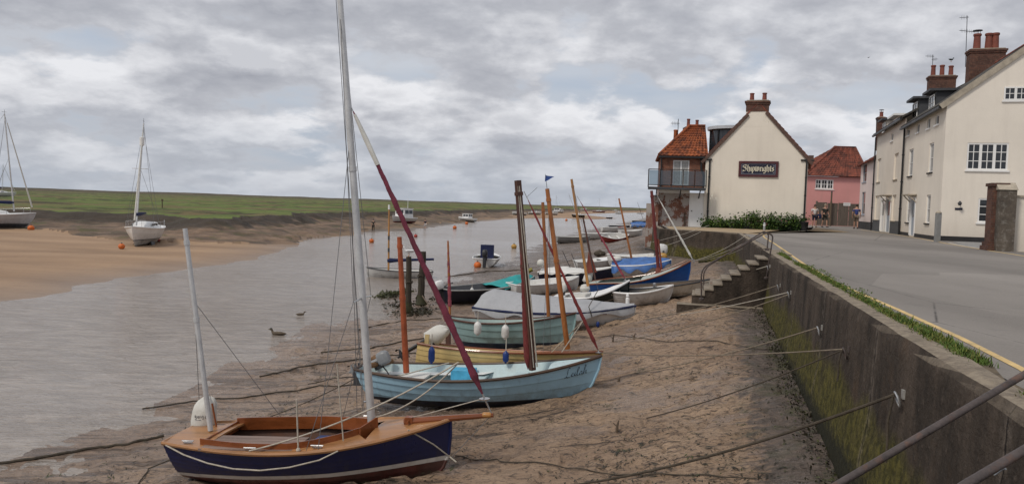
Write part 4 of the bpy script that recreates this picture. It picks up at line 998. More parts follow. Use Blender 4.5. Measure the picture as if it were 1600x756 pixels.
# ------------------------------------------------------------------ pink house at the back
YP = 68.0; k0, k1 = aty(1258, 300, YP), aty(1352, 300, YP); FK = Face(k0.xy, (1, 0)); KW = (k1-k0).x
rt4 = root('pink_house', (k0.x, k0.y, 0), 'pink rendered house with a red pantile hipped roof behind the gate', 'house')
ze4 = FK.hit(1300, 276)[1]; zr4 = FK.hit(1320, 238)[1]+.6
Wk = winpx(rt4, FK, 1274.5, 1303, 280.5, 295.5)
b = mbp(rt4); wall_face(b, FK, 0, KW, -.3, ze4, [Wk]); b.poly([FK.P(0, -.3), FK.P(0, ze4), FK.P(0, ze4, -7), FK.P(0, -.3, -7)]); b.build('wall', m_pink, rt4, smooth=False)
window(rt4, FK, *Wk, cols=2, rows=2, lights=3, fr=.09, bar=.05)
ra, rb_ = FK.hit(1304, 238, -3)[0], FK.hit(1336, 238, -3)[0]
b = mbp(rt4); E0, E1 = FK.P(-.2, ze4, .25), FK.P(KW+.2, ze4, .25); r0, r1 = FK.P(ra, zr4, -3), FK.P(rb_, zr4, -3)
roof_quad(b, E0, E1, r1, r0, tw=.3); roof_quad(b, FK.P(-.2, ze4, -6.5), E0, r0+Vector((.001, 0, 0)), r0, tw=.3); roof_quad(b, E1, FK.P(KW+.2, ze4, -6.5), r1, r1+Vector((.001, 0, 0)), tw=.3)
rf = b.build('roof', m_panr, rt4); b = mbp(rt4); b.tube([E0+Vector((0, 0, .1)), r0+Vector((0, 0, .12)), r1+Vector((0, 0, .12)), E1+Vector((0, 0, .1))], .1, 8); b.build('ridge_tile', m_panr, rf)
# timber gates in front of it
FQ = Face((aty(1275.7, 330, 66.0).x, 66.0), (1, 0)); gw = FQ.hit(1343, 330)[0]; gz0, gz1 = FQ.hit(1310, 348)[1], FQ.hit(1310, 317)[1]; gz0 = 0.0
rt5 = root('timber_gates', (FQ.o.x, 66, 0), 'dark weathered timber gates below the pink house', 'gate')
for k in range(4):
    b = mbp(rt5); a0, a1 = gw*k/4, gw*(k+1)/4-.03; n = 7
    for i in range(n): fbox(b, FQ, a0+(a1-a0)*i/n, a0+(a1-a0)*(i+.93)/n, .06, gz1-.04*(k % 2), 0, .03+.004*(i % 2))
    for zz in (.35, 1.3): fbox(b, FQ, a0, a1, zz, zz+.12, -.05, -.002)
    b.build('gate_leaf', m_woodg, rt5)
b = mbp(rt5)
for x in (0, gw/3, gw): fbox(b, FQ, x-.07, x+.07, 0, gz1+.1, -.06, .06)
b.build('post', m_woodg, rt5)
a, z = FQ.hit(1299, 300, .2); po = root('timber_post', FQ.P(a, 0, .25), 'tall thin timber post standing by the gates', 'post')
b = mbp(po); p = FQ.P(a, 0, .25); b.tube([p, (p.x+.02, p.y, z)], [.09, .07], 8); b.build('pole', m_wood, po)
b = mbp(po); b.lathe([(.085, z-.02), (.09, z+.02), (.03, z+.07)], 8, o=(p.x+.02, p.y, 0)); b.build('cap', m_dark, po)
s0, z1 = FQ.hit(1318, 316.5, .05); s1, z0 = FQ.hit(1328.5, 321.8, .05)
b = MB(); fbox(b, FQ, s0, s1, z0, z1, .045, .065); fbox(b, FQ, s0+.05, s1-.05, z0+.18, z0+.20, .065, .068, 1); fbox(b, FQ, s0+.05, s1-.08, z0+.09, z0+.11, .065, .068, 1)
tag(b.build('notice', [m_white, m_dark]), 'small white notice fixed to the timber gates', 'sign')
# ------------------------------------------------------------------ gate pillar, garden wall, posts
g0 = gp(1543, 391) if False else atz(1541, 391, 0); g1 = atz(1571, 391.5, 0)
FB = Face(g0.xy, vT); pw = FB.hit(1572, 350)[0]
ph_ = FB.hit(1560, 286)[1]
rt6 = root('gate_pillar', (g0.x, g0.y, 0), 'old brick gate pillar with a rendered grey buttress and stone cap', 'pillar')
b = mbp(rt6); fbox(b, FB, .08, pw-.0, 0, ph_-.1, -.62, 0); fbox(b, FB, -.03, pw+.0, 0, .14, -.68, .1); fbox(b, FB, .02, pw, .14, .27, -.65, .05); fbox(b, FB, .03, pw+.04, ph_-.1, ph_, -.66, .05)
b.build('shaft', m_brickd, rt6, smooth=False)
b = mbp(rt6); q0, q1 = FB.hit(1556, 330)[0], FB.hit(1583, 330)[0]; zt = FB.hit(1570, 297)[1]
fbox(b, FB, q0, q1, 0, zt, .001, .30); b.build('buttress', pbr('lichened render', (.10, .082, .065), .9, .35, 3, .5, grime=(.30, .28, .25), gs=7, ga=.6), rt6)
b = mbp(rt6); b.poly([FB.P(q0-.03, zt, .33), FB.P(q1+.03, zt, .33), FB.P(q1+.03, zt+.24, -.05), FB.P(q0-.03, zt+.24, -.05)]); b.poly([FB.P(q0-.03, zt, .33), FB.P(q0-.03, zt+.24, -.05), FB.P(q0-.03, zt, -.05)]); b.poly([FB.P(q1+.03, zt, .33), FB.P(q1+.03, zt, -.05), FB.P(q1+.03, zt+.24, -.05)]); b.poly([FB.P(q0-.03, zt-.002, .33), FB.P(q0-.03, zt-.002, -.05), FB.P(q1+.03, zt-.002, -.05), FB.P(q1+.03, zt-.002, .33)])
b.build('cap_stone', m_stone, rt6, smooth=False)
gwz = FB.hit(1590, 308)[1]
b = MB(); fbox(b, FB, q1+.002, q1+6, 0, gwz, -.30, -.02)
o_ = b.build('garden_wall', m_cream, smooth=False); tag(o_, 'plain buff rendered garden wall right of the brick pillar', 'wall')
b = MB(); fbox(b, FB, q1+.002, q1+6.05, gwz+.002, gwz+.06, -.36, .04); o2 = b.build('coping', m_stone); o2.parent = o_
p = atz(1464, 378, 0); z = aty(1464.5, 331, p.y).z
po = root('marker_post', (p.x, p.y, 0), 'square pale grey post at the corner of the cream end house', 'post')
b = mbp(po); b.box((p.x-.09, p.y-.09, 0), (p.x+.09, p.y+.09, z-.05)); b.build('shaft', pbr('grey post paint', (.22, .22, .215), .7, .15, 5), po)
b = mbp(po); b.lathe([(.13, z-.05), (.13, z-.02), (.02, z+.06)], 4, o=(p.x, p.y, 0)); b.build('cap', m_stone, po)
for (x, yb, yt, lab) in ((1194, 360, 347.5, 'slim grey bollard on the gravel above the handrails'), (1255.5, 360.5, 346, 'slim grey bollard by the dark tub planter'), (1318, 352, 338.5, 'thin bollard standing before the timber gates')):
    p = atz(x, yb, 0); z = aty(x, yt, p.y).z
    po = root('bollard', (p.x, p.y, 0), lab, 'bollard', 'grey bollards'); r_ = .07
    b = mbp(po); b.lathe([(r_, 0), (r_, z-.05), (r_*.8, z-.01), (.01, z)], 10, o=(p.x, p.y, 0)); b.build('shaft', m_steel, po)
    b = mbp(po); b.lathe([(r_*1.04, z-.18), (r_*1.06, z-.17), (r_*1.06, z-.13), (r_*1.04, z-.12)], 10, o=(p.x, p.y, 0)); b.build('band', m_white, po)
# television aerials
def aerial(px, ytop, ybase, Y, label, arms):
    p0, p1 = aty(px, ybase, Y), aty(px+(ybase-ytop)*.035, ytop, Y); rt = root('tv_aerial', p0, label, 'aerial', 'television aerials')
    b = mbp(rt); b.tube([p0, p1], .022, 6); b.build('mast', m_dark, rt)
    b = mbp(rt); L = (p1-p0).length
    for (f, ln, ang_) in arms:
        c = p0.lerp(p1, f); d = Vector((math.cos(ang_), .25, math.sin(ang_)*.5)); b.tube([c-d*ln*.2, c+d*ln], .016, 5)
        for i in range(9):
            q = c+d*ln*(i/9); e = Vector((0, 1, .2)).normalized()*.18; b.tube([q-e, q+e], .007, 4); e = Vector((0, .1, 1))*.12
            if i % 2: b.tube([q-e, q+e], .007, 4)
    b.build('antenna', m_dark, rt)
a, z = roof_at(1511, 98); p = FT.P(a, z, -GD/2)
aerial(1508.5, 25, 105, p.y, 'tall aerial above the big brick chimney stack', [(.97, -.55, .3), (.70, .6, 0.0), (.70, -.5, .0)])
a, z = roof_at(1456, 118); p = FT.P(a, z, -GD/2); aerial(1456, 86, 134, p.y, 'short aerial beside the three pot chimney', [(.95, -.6, .1), (.85, .4, .3)])
p = FT.P(FT.hit(1369, 200, -1.0)[0], 0, -1.0); aerial(1368.5, 184, 214, p.y, 'thin plain rod aerial at the far end of the terrace', [(.9, .15, 0)])
aerial(1059, 186, 214, 50.0, 'small aerial behind the orange roof', [(.75, -.5, .1)])
# planting in front of the gable
def shrub(px, yb, yt, wpx, label, m=None, flowers=False):
    p = atz(px, yb, .0); p = Vector((p.x, min(p.y, FP.P(FP.hit(px, 340)[0], 0, .55).y), 0)); p = aty(px, 352, FP.P(FP.hit(px, 340)[0], 0, .8).y); p.z = 0
    h = aty(px, yt, p.y).z*.86; wd = wpx/1200*p.y/2
    rt = root('shrub', p, label, 'shrub', 'shrubs along the foot of the gable')
    bs = mbp(rt); bl = mbp(rt); nst_ = 8
    for i in range(nst_):
        a = random.uniform(0, 6.28); r_ = random.random()**.5*wd; tip = p+Vector((math.cos(a)*r_, math.sin(a)*r_*.6, h*random.uniform(.6, 1)))
        bs.tube([p+Vector((math.cos(a)*.1, math.sin(a)*.08, 0)), p.lerp(tip, .5)+Vector((0, 0, h*.1)), tip], [.018, .012, .006], 5)
        for k in range(85):
            f = random.random()**.7; c = p.lerp(tip, f); q = .10+.14*f
            leafq(bl, c+Vector((random.gauss(0, q), random.gauss(0, q*.8), random.gauss(0, q*.7)+.05)), random.uniform(.05, .10), random.choice((0, 1) if label[0] in 'lts' else (0, 0, 1)))
    bs.build('stem', m_wood, rt); bl.build('foliage', [m_leafd, m or m_leaf], rt, smooth=False)
    if flowers:
        bf = mbp(rt)
        for k in range(26): leafq(bf, p+Vector((random.gauss(0, wd*.5), random.gauss(0, .2), h*random.uniform(.35, 1.05))), .06)
        bf.build('flower', pbr('pink hollyhock petal', (.42, .10, .16), .7), rt, smooth=False)
for (x, yt, wd, lab, fl) in ((1108, 346, 20, 'low bushy shrub at the left end of the bed under the gable', 0), (1130, 344, 26, 'low pale leaved shrub, second along the bed under the gable', 0), (1154, 341, 26, 'broad green shrub below the left half of the name board', 0), (1179, 329, 28, 'tallest shrub, standing below the middle of the name board', 0),
                         (1196, 342, 18, 'small shrub with pink flowers between taller ones', 1), (1209, 332, 26, 'rounded tall shrub below the right edge of the name board', 0), (1226, 341, 20, 'reddish flowering low shrub right of the rounded shrub', 1), (1243, 334, 24, 'rightmost green shrub in the bed, beside the tub', 0)):
    shrub(x, 355, yt, wd, lab, flowers=fl)
p = aty(1256.5, 355, 43.2); p.z = 0
rt = root('tub_planter', p, 'dark round tub planter at the right corner of the gable', 'planter')
b = mbp(rt); b.lathe([(.16, 0), (.2, .2), (.22, .48), (.235, .5), (.235, .55), (.2, .55), (.18, .45)], 14, o=p); b.build('tub', m_plinth, rt)
b = mbp(rt)
for _ in range(120): leafq(b, p+Vector((random.gauss(0, .12), random.gauss(0, .12), .6+abs(random.gauss(0, .1)))), .05)
b.build('foliage', m_leafd, rt, smooth=False)
# ------------------------------------------------------------------ boats
def hullpaint(name, top, bottom, zl, rise=0.0, stripe=None, sw=.07, rough=.4, grime=(.10, .085, .07), ga=.35, top2=None, z2=0.0):
    """topside colour above the waterline, antifouling below (on the weathered white boat a painted shadow), optional boot stripe; z measured on the hull itself"""
    m, t = newmat(name); o = t.n('ShaderNodeTexCoord').outputs['Object']; s = t.n('ShaderNodeSeparateXYZ', i_0=o)
    n = t.noise(o, 2.0, 6, .62); n2 = t.noise(t.scale(o, (1, 1, .35)), 7, 5, .65); n3 = t.noise(o, 30, 3)
    z = t.math('SUBTRACT', s.outputs[2], t.math('MULTIPLY', s.outputs[0], rise))
    tp = t.mix(t.mapr(n, .35, .65), top, tuple(c*.84 for c in top))
    if top2: tp = t.mix(t.mapr(z, z2, z2+.01), top2, tp)
    tp = t.mix(t.mapr(n2, .55, .75, 0, ga), tp, grime)
    tp = t.mix(t.math('MULTIPLY', t.mapr(z, zl+.02, zl+.28, 1, 0), t.mapr(n2, .4, .6, 0, ga*1.4)), tp, grime)
    bt = t.mix(t.mapr(n2, .4, .65), bottom, tuple(min(1, c*1.5+.012) for c in bottom)); bt = t.mix(t.mapr(n, .5, .65, 0, .5), bt, (.06, .05, .04))
    bt = t.mix(t.math('MULTIPLY', t.mapr(t.math('ADD', z, t.math('MULTIPLY', n2, .2)), .12, .22, 1, 0), .7), bt, (.12, .092, .07))
    c = t.mix(t.mapr(z, zl-.004, zl+.004), bt, tp)
    if stripe:
        f = t.math('MULTIPLY', t.mapr(z, zl-.004, zl+.004), t.mapr(z, zl+sw, zl+sw+.008, 1, 0)); c = t.mix(f, c, t.mix(t.mapr(n2, .5, .7, 0, .4), stripe, (.25, .2, .16)))
    t.out(c, t.mapr(n, .3, .7, rough-.1, rough+.15), t.bump(t.math('ADD', n3, t.math('MULTIPLY', n2, .5)), .10, .01), spec=.45); return m
m_varn = pbr('varnished mahogany', (.215, .062, .018), .3, .3, 3, .1, spec=.5, stretch=(.25, 1.5, 1.5), coat=.3)
m_varnl = pbr('varnished pine deck', (.34, .165, .065), .35, .25, 3, .1, spec=.5, stretch=(.25, 3, 3), coat=.2)
m_teak = pbr('grey slatted board', (.21, .15, .125), .7, .3, 4, .2, stretch=(.25, 3, 3))
m_alu = pbr('silver grey spar', (.52, .525, .53), .45, .15, 5, .05, metal=.2)
m_orange = pbr('orange varnished spar', (.30, .105, .028), .4, .3, 4, .1, stretch=(2, 2, .3), coat=.2)
m_yspar = pbr('yellow varnished spar', (.40, .19, .055), .4, .25, 4, .1, stretch=(2, 2, .3), coat=.2)
m_redsp = pbr('red brown spar', (.17, .042, .026), .5, .3, 4, .1, stretch=(2, 2, .3))
m_dksp = pbr('dark brown spar', (.075, .032, .022), .55, .35, 4, .1, stretch=(2, 2, .3))
m_mauve = pbr('mauve sail cover', (.145, .028, .048), .85, .35, 7, .5)
m_pinkc = pbr('faded pink sail cover', (.26, .055, .075), .85, .35, 7, .5)
m_rope = pbr('pale rope', (.42, .38, .32), .9, .2, 20, .3); m_roped = pbr('weedy dark rope', (.065, .052, .038), .95, .4, 12, .5)
m_ropeg = pbr('grey tan rope', (.20, .165, .125), .9, .3, 20, .3)
m_wire = pbr('grey rigging wire', (.13, .13, .135), .5, .1, 9, 0)
m_fendw = pbr('white fender vinyl', (.62, .62, .60), .45, .1, 4, .05, grime=(.25, .2, .15)); m_fendb = pbr('blue fender vinyl', (.012, .035, .17), .4, .15, 4, .05)
m_grp = pbr('white gel coat', (.74, .74, .73), .35, .08, 3, .03, grime=(.25, .21, .17), ga=.35)
m_grp2 = pbr('off white deck', (.64, .63, .60), .55, .1, 3, .05, grime=(.22, .18, .14), ga=.4)
m_engine = pbr('black outboard paint', (.022, .023, .026), .4, .2, 5, .05); m_engg = pbr('grey outboard paint', (.22, .23, .24), .45, .15, 5, .05)
m_tarpg = pbr('grey boat cover cloth', (.35, .355, .37), .75, .12, 3, .25, grime=(.16, .16, .165), ga=.4)
m_tarpb = pbr('blue tarpaulin', (.05, .13, .34), .5, .3, 4, .2); m_tarpt = pbr('teal cover', (.02, .27, .27), .6, .2, 4, .2); m_navyc = pbr('navy canvas', (.012, .018, .062), .85, .25, 6, .3)
m_bag = pbr('white motor bag', (.58, .57, .53), .75, .12, 4, .2, grime=(.30, .26, .2), ga=.3)
m_buoyo = pbr('orange buoy', (.55, .125, .02), .5, .2, 4, .1, grime=(.2, .1, .05)); m_buoyr = pbr('red buoy', (.34, .04, .03), .5, .2, 4, .1); m_buoyy = pbr('faded yellow buoy', (.42, .24, .06), .55, .25, 4, .1)
m_chrome = pbr('stainless fitting', (.5, .5, .5), .25, .05, 5, 0, metal=.9)
m_inn = {}
def fsh(t, tr, peak=.44, p=2.1):
    if t < peak: return tr+(1-tr)*math.sin(math.pi/2*t/peak)
    return max(0.0, 1-((t-peak)/(1-peak))**p)
class Hull:
    def __init__(s, L, B, zb, zm, zs, tr=.62, rake=.25, srake=.05, n=7, lap=.012, peak=.44, fore=2.4, bilge=.82, p=2.1, ns=26):
        s.__dict__.update(L=L, B=B, zb=zb, zm=zm, zs=zs, tr=tr, rake=rake, srake=srake, n=n, lap=lap, peak=peak, fore=fore, bilge=bilge, p=p, ns=ns)
    def sheer(s, t):
        # parabola-like sheer through stern, low point and bow
        lo = .36
        return s.zm+(s.zs-s.zm)*((lo-t)/lo)**2 if t < lo else s.zm+(s.zb-s.zm)*((t-lo)/(1-lo))**2
    def half(s, t): return s.B/2*fsh(t, s.tr, s.peak, s.p)
    def pt(s, t, h, side, inset=0.0, off=0.0):
        """t stern..bow, h 0 keel..1 gunwale"""
        sh = s.sheer(t); b = max(0.0, s.half(t)-inset)
        keel = inset*1.0 + (s.zs*.10*max(0, (.3-t)/.3)**2)
        v = max(0, (t-.62)/.38)                         # sections grow more vee-shaped forward
        q = math.asin(min(1, h**.9))/(math.pi/2)
        yr = math.sin(min(1.0, q)*math.pi/2) ; full = h**(.42); vee = h**(.85)
        y = b*(full*(1-v)+vee*v)
        z = keel+(sh-keel)*(h**1.15)
        zn = h
        x0 = -s.L/2+s.srake*(1-zn); x1 = s.L/2-s.rake*(1-zn)**s.fore-inset
        return Vector((x0+(x1-x0)*t, side*(y+off*(0 if b < .02 else 1)), z))
    def gun(s, t, side, inset=0.0, dz=0.0):
        p = s.pt(t, 1.0, side, inset); p.z += dz; return p
    def shell(s, name, mats, parent, inner=True, t0=0.0):
        """outer clinker planking (material 0), inner lining (1), transom (2 or 0)"""
        b = MB(); T = [i/s.ns for i in range(s.ns+1)]
        hs = [0]+[(.10+.90*(i/s.n)**.9) if i else .10 for i in range(0, s.n+1)]
        hs = sorted(set(hs))
        for side in (-1, 1):
            for i in range(len(hs)-1):
                r0 = [s.pt(t, hs[i], side, 0, s.lap*min(1, (1-t)*12) if i else 0) for t in T]; r1 = [s.pt(t, hs[i+1], side) for t in T]
                b.grid([r0, r1], 0, flip=(side > 0))
                if i and s.lap: b.grid([[s.pt(t, hs[i], side) for t in T], r0], 0, flip=(side > 0))
            if inner:
                ih = [.04, .12, .3, .55, .8, 1.0]
                b.grid([[s.pt(t, h, side, .035) for t in T] for h in ih], 1, flip=(side < 0))
                b.grid([[s.pt(t, 1, side) for t in T], [s.pt(t, 1, side, .035) for t in T]], 1, flip=(side > 0))
        if inner: b.grid([[s.pt(t, .04, -1, .035) for t in T], [s.pt(t, .04, 1, .035) for t in T]], 1)
        if s.tr > 0.02:
            A = [s.pt(0, h, -1) for h in hs]; C = [s.pt(0, h, 1) for h in hs[::-1]]
            b.poly([p for p in (A+C)], 0)
            if inner:
                A = [s.pt(0, h, -1, .035)+Vector((.03, 0, 0)) for h in (.04, .12, .3, .55, .8, 1)]; C = [s.pt(0, h, 1, .035)+Vector((.03, 0, 0)) for h in (1, .8, .55, .3, .12, .04)]
                b.poly(A+C, 1)
        # keel and stem
        K = [s.pt(t, 0, 1)+Vector((0, 0, -.02)) for t in T if t > .02]
        K = [Vector((p.x, 0, p.z)) for p in K]; b.tube(K, [.022]*len(K), 6, 0)
        St = [Vector((s.pt(1, h, 1).x+.008, 0, s.pt(1, h, 1).z)) for h in (0, .05, .12, .2, .35, .55, .8, 1.0)]; b.tube(St, [.022]*len(St), 6, 0)
        return b.build(name, mats, parent, angle=28)
    def rail(s, name, mat, parent, w=.03, dz=.0, inset=-.01, t0=0.0, t1=1.0, transom=True):
        b = MB()
        T = [t0+(t1-t0)*i/30 for i in range(31)]
        path = [s.gun(t, -1, inset, dz) for t in T]+[s.gun(t, 1, inset, dz) for t in T[::-1]][(1 if t1 >= 1 else 0):]
        if t1 >= 1: b.tube(path+([path[0]] if transom and t0 == 0 else []), w*.5, 6, sq=1.2)
        else:
            for sd in (-1, 1): b.tube([s.gun(t, sd, inset, dz) for t in T], w*.5, 6)
        return b.build(name, mat, parent)
    def deck(s, name, mat, parent, t0, t1, dz=-.01, camber=.05, inset=.0, n=10, thick=.025):
        b = MB(); rows, low = [], []
        for i in range(n+1):
            t = t0+(t1-t0)*i/n; g = s.gun(t, 1, inset, dz); rows.append([Vector((g.x, g.y*k, g.z+camber*(1-k*k)*min(1, g.y/(s.B*.3+1e-6)))) for k in (-1, -.66, -.33, 0, .33, .66, 1)])
        b.grid(rows, flip=True); r0 = rows[0]; b.poly([*r0, *[p-Vector((0, 0, thick)) for p in r0[::-1]]]); rE = rows[-1]; b.poly([*rE[::-1], *[p-Vector((0, 0, thick)) for p in rE]])
        return b.build(name, mat, parent)
    def thwart(s, parent, mat, t, w=.2, drop=.18, name='thwart'):
        g = s.gun(t, 1, .06); hq = max(.3, 1-(drop+.05)/s.sheer(t)); yy = min(s.pt(q_, hq, 1, .045).y for q_ in (t-w/2/s.L, t+w/2/s.L)); b = MB(); b.box((g.x-w/2, -yy, g.z-drop-.03), (g.x+w/2, yy, g.z-drop)); return b.build(name, mat, parent)
    def cover(s, name, mat, parent, ridge=.35, t0=.0, t1=1.0, skirt=.10, sag=.03, ridgefn=None, seed=1):
        b = MB(); rows = []; n = 36
        for i in range(n+1):
            f = i/n; t = t0+(t1-t0)*f; g = s.gun(t, 1, -.025); rz = (ridgefn(f) if ridgefn else ridge*math.sin(math.pi*min(1, .12+f*.88))**.6)
            row = []
            for sd, ks in ((-1, (1.0, 1.0, .8, .6, .4, .2)), (0, (0,)), (1, (.2, .4, .6, .8, 1.0, 1.0))):
                for j, k in enumerate(ks):
                    y = sd*g.y*k; z = g.z+rz*(1-k**1.25)+(-sag*math.sin(math.pi*k))*(.6+.8*math.sin(f*19+seed))
                    edge = (j == 0 and sd == -1) or (j == len(ks)-1 and sd == 1)
                    if edge: z -= skirt*(1+.4*math.sin(f*24+seed)); y *= 1.01
                    nz = (fbm(np.array([f*14+seed]), np.array([k*3+sd*5.]), 3, seed)[0]-.5)*.05
                    row.append(Vector((g.x, y+nz*.3*sd, z+nz)))
            rows.append(row)
        b.grid(rows, flip=True); return b.build(name, mat, parent, angle=80)
def place(name, bowpx, sternpx, zb, zs, label, group='boats drying out on the mud', heel=0.0, sink=.08, cat='boat', water=None, Lf=None, yaw=None):
    """root matrix from the pixels of the bow tip and stern top; returns (root, length)"""
    gb = gs = -2.2; pit = 0.0
    if yaw is None:
        pb = atz(*bowpx, -1.5); ps = atz(*sternpx, -1.5); G = lambda p: water if water is not None else max(gz(p.x, p.y), ZW-.05)
        best = None
        for k in (np.linspace(0, .6, 7) if water is None else [0]):          # how far the hull follows the slope of the mud
            gb = gs = -2.2
            for _ in range(40):
                d = (pb-ps).normalized()*.35; A, B_ = G(pb-d), G(ps+d); mm_ = (A+B_)/2
                gb = .6*gb+.4*(mm_+(A-mm_)*k); gs = .6*gs+.4*(mm_+(B_-mm_)*k)
                pb = atz(*bowpx, gb+zb-sink); ps = atz(*sternpx, gs+zs-sink)
            d = pb-ps; e = abs(math.degrees(math.atan2(d.y, abs(d.x)))+12)
            if best is None or e < best[0]: best = (e, pb.copy(), ps.copy(), gb, gs)
        _, pb, ps, gb, gs = best
        d = (pb-ps).xy; L = d.length if Lf is None else Lf; mid = (pb+ps)/2; yaw = math.atan2(d.y, d.x); pit = math.atan2(gb-gs, d.length); zg = (gb+gs)/2
    else:                                   # far off: by its width in the picture, at the distance where its keel meets the ground
        mx, my = (bowpx[0]+sternpx[0])/2, max(bowpx[1], sternpx[1])
        mid = atz(mx, my+2, water) if water is not None else gp(mx, my+2); zg = mid.z if water is not None else max(gz(mid.x, mid.y), ZW-.05)
        yaw = R(yaw); az = math.atan2(mid.x, mid.y); L = Lf or abs(bowpx[0]-sternpx[0])/1200*mid.y/max(.25, abs(math.cos(yaw+az)))
    M = Matrix.Translation((mid.x, mid.y, zg-sink)) @ Matrix.Rotation(yaw, 4, 'Z') @ Matrix.Rotation(-pit, 4, 'Y') @ Matrix.Rotation(R(heel), 4, 'X')
    o = empty(name, mat=M, label=label, cat=cat, group=group); ROOTM[o.name] = M
    print('BOAT %-22s L=%.2f at (%.1f,%.1f,%.2f) yaw=%.0f pitch=%.0f' % (name, L, mid.x, mid.y, zg, math.degrees(yaw), math.degrees(pit)))
    return o, L
def loc(rt, px, py, dy=0.0):
    """pixel -> the boat's own coordinates, on its centre plane distance"""
    M = ROOTM[rt.name]; return M.inverted() @ aty(px, py, M.translation.y+dy)
def on_centre(rt, px, py):
    """pixel -> point of the boat's fore-and-aft vertical plane"""
    M = ROOTM[rt.name]; n = (M.to_3x3() @ Vector((0, 1, 0))); n.z = 0; n.normalize(); o = M.translation; r = ray(px, py); k = n.dot(o-EYE)/n.dot(r)
    return M.inverted() @ (EYE+r*k)
def spar(rt, base, top, r0, r1, mat, name='mast', n=10, extra=True):
    a, c = on_centre(rt, *base), on_centre(rt, *top); b = MB(); K = 8
    b.tube([a.lerp(c, i/K) for i in range(K+1)], [r0+(r1-r0)*(i/K)**1.6 for i in range(K+1)], n)
    if extra:
        for f in (.55, .93):
            p = a.lerp(c, f); rr = r0+(r1-r0)*f; b.tube([p-(c-a).normalized()*.03, p+(c-a).normalized()*.03], rr*1.25, n)
    m = b.build(name, mat, rt); return m, a, c
def furl(rt, lo, hi, r, mat, name='furled_sail', turns=14, fat=.35, ends=True, mat2=None, lump=.3):
    a, c = on_centre(rt, *lo), on_centre(rt, *hi); b = MB(); K = int(turns*7); P, RR = [], []
    ax = (c-a).normalized(); sx = ax.orthogonal().normalized(); sy = ax.cross(sx)
    for i in range(K+1):
        f = i/K; ang_ = f*turns*2*math.pi; w_ = r*.06*math.sin(math.pi*f)
        P.append(a.lerp(c, f)+(sx*math.cos(ang_)+sy*math.sin(ang_))*w_); RR.append(max(.006, r*(min(1, f*14))*(1-f*.55)*(1+lump*(vnoise(np.array([f*37.]), np.array([r*99]), 3)[0]-.5))*(min(1, (1-f)*9)**.6)))
    b.tube(P, RR, 8, sq=.82, twist=.35)
    o = b.build(name, mat, rt)
    if ends:
        b = MB(); b.tube([a-ax*.12, a+ax*.06], .012, 6); b.lathe([(.012, -.02), (.07, -.015), (.07, 0), (.02, .005)], 10, o=a); b.build('furling_drum', m_chrome, o); b = MB(); b.tube([c-ax*.06, c+ax*.12], .008, 6); b.build('swivel', m_chrome, o)
    return o, a, c
def wires(rt, pairs, r=.004, mat=None, name='rigging'):
    """every stay is a part of its own"""
    for a, c in pairs:
        b = MB(); a, c = Vector(a), Vector(c); b.tube([a, c], r, 5); b.build(name, mat or m_wire, rt)
def lineto(rt, pts, r, mat, name='line'):
    b = MB(); b.tube(pts, r, 6); return b.build(name, mat, rt)
def sagline(a, c, sag, n=14):
    a, c = Vector(a), Vector(c); return [a.lerp(c, i/n)+Vector((0, 0, -4*sag*(i/n)*(1-i/n))) for i in range(n+1)]
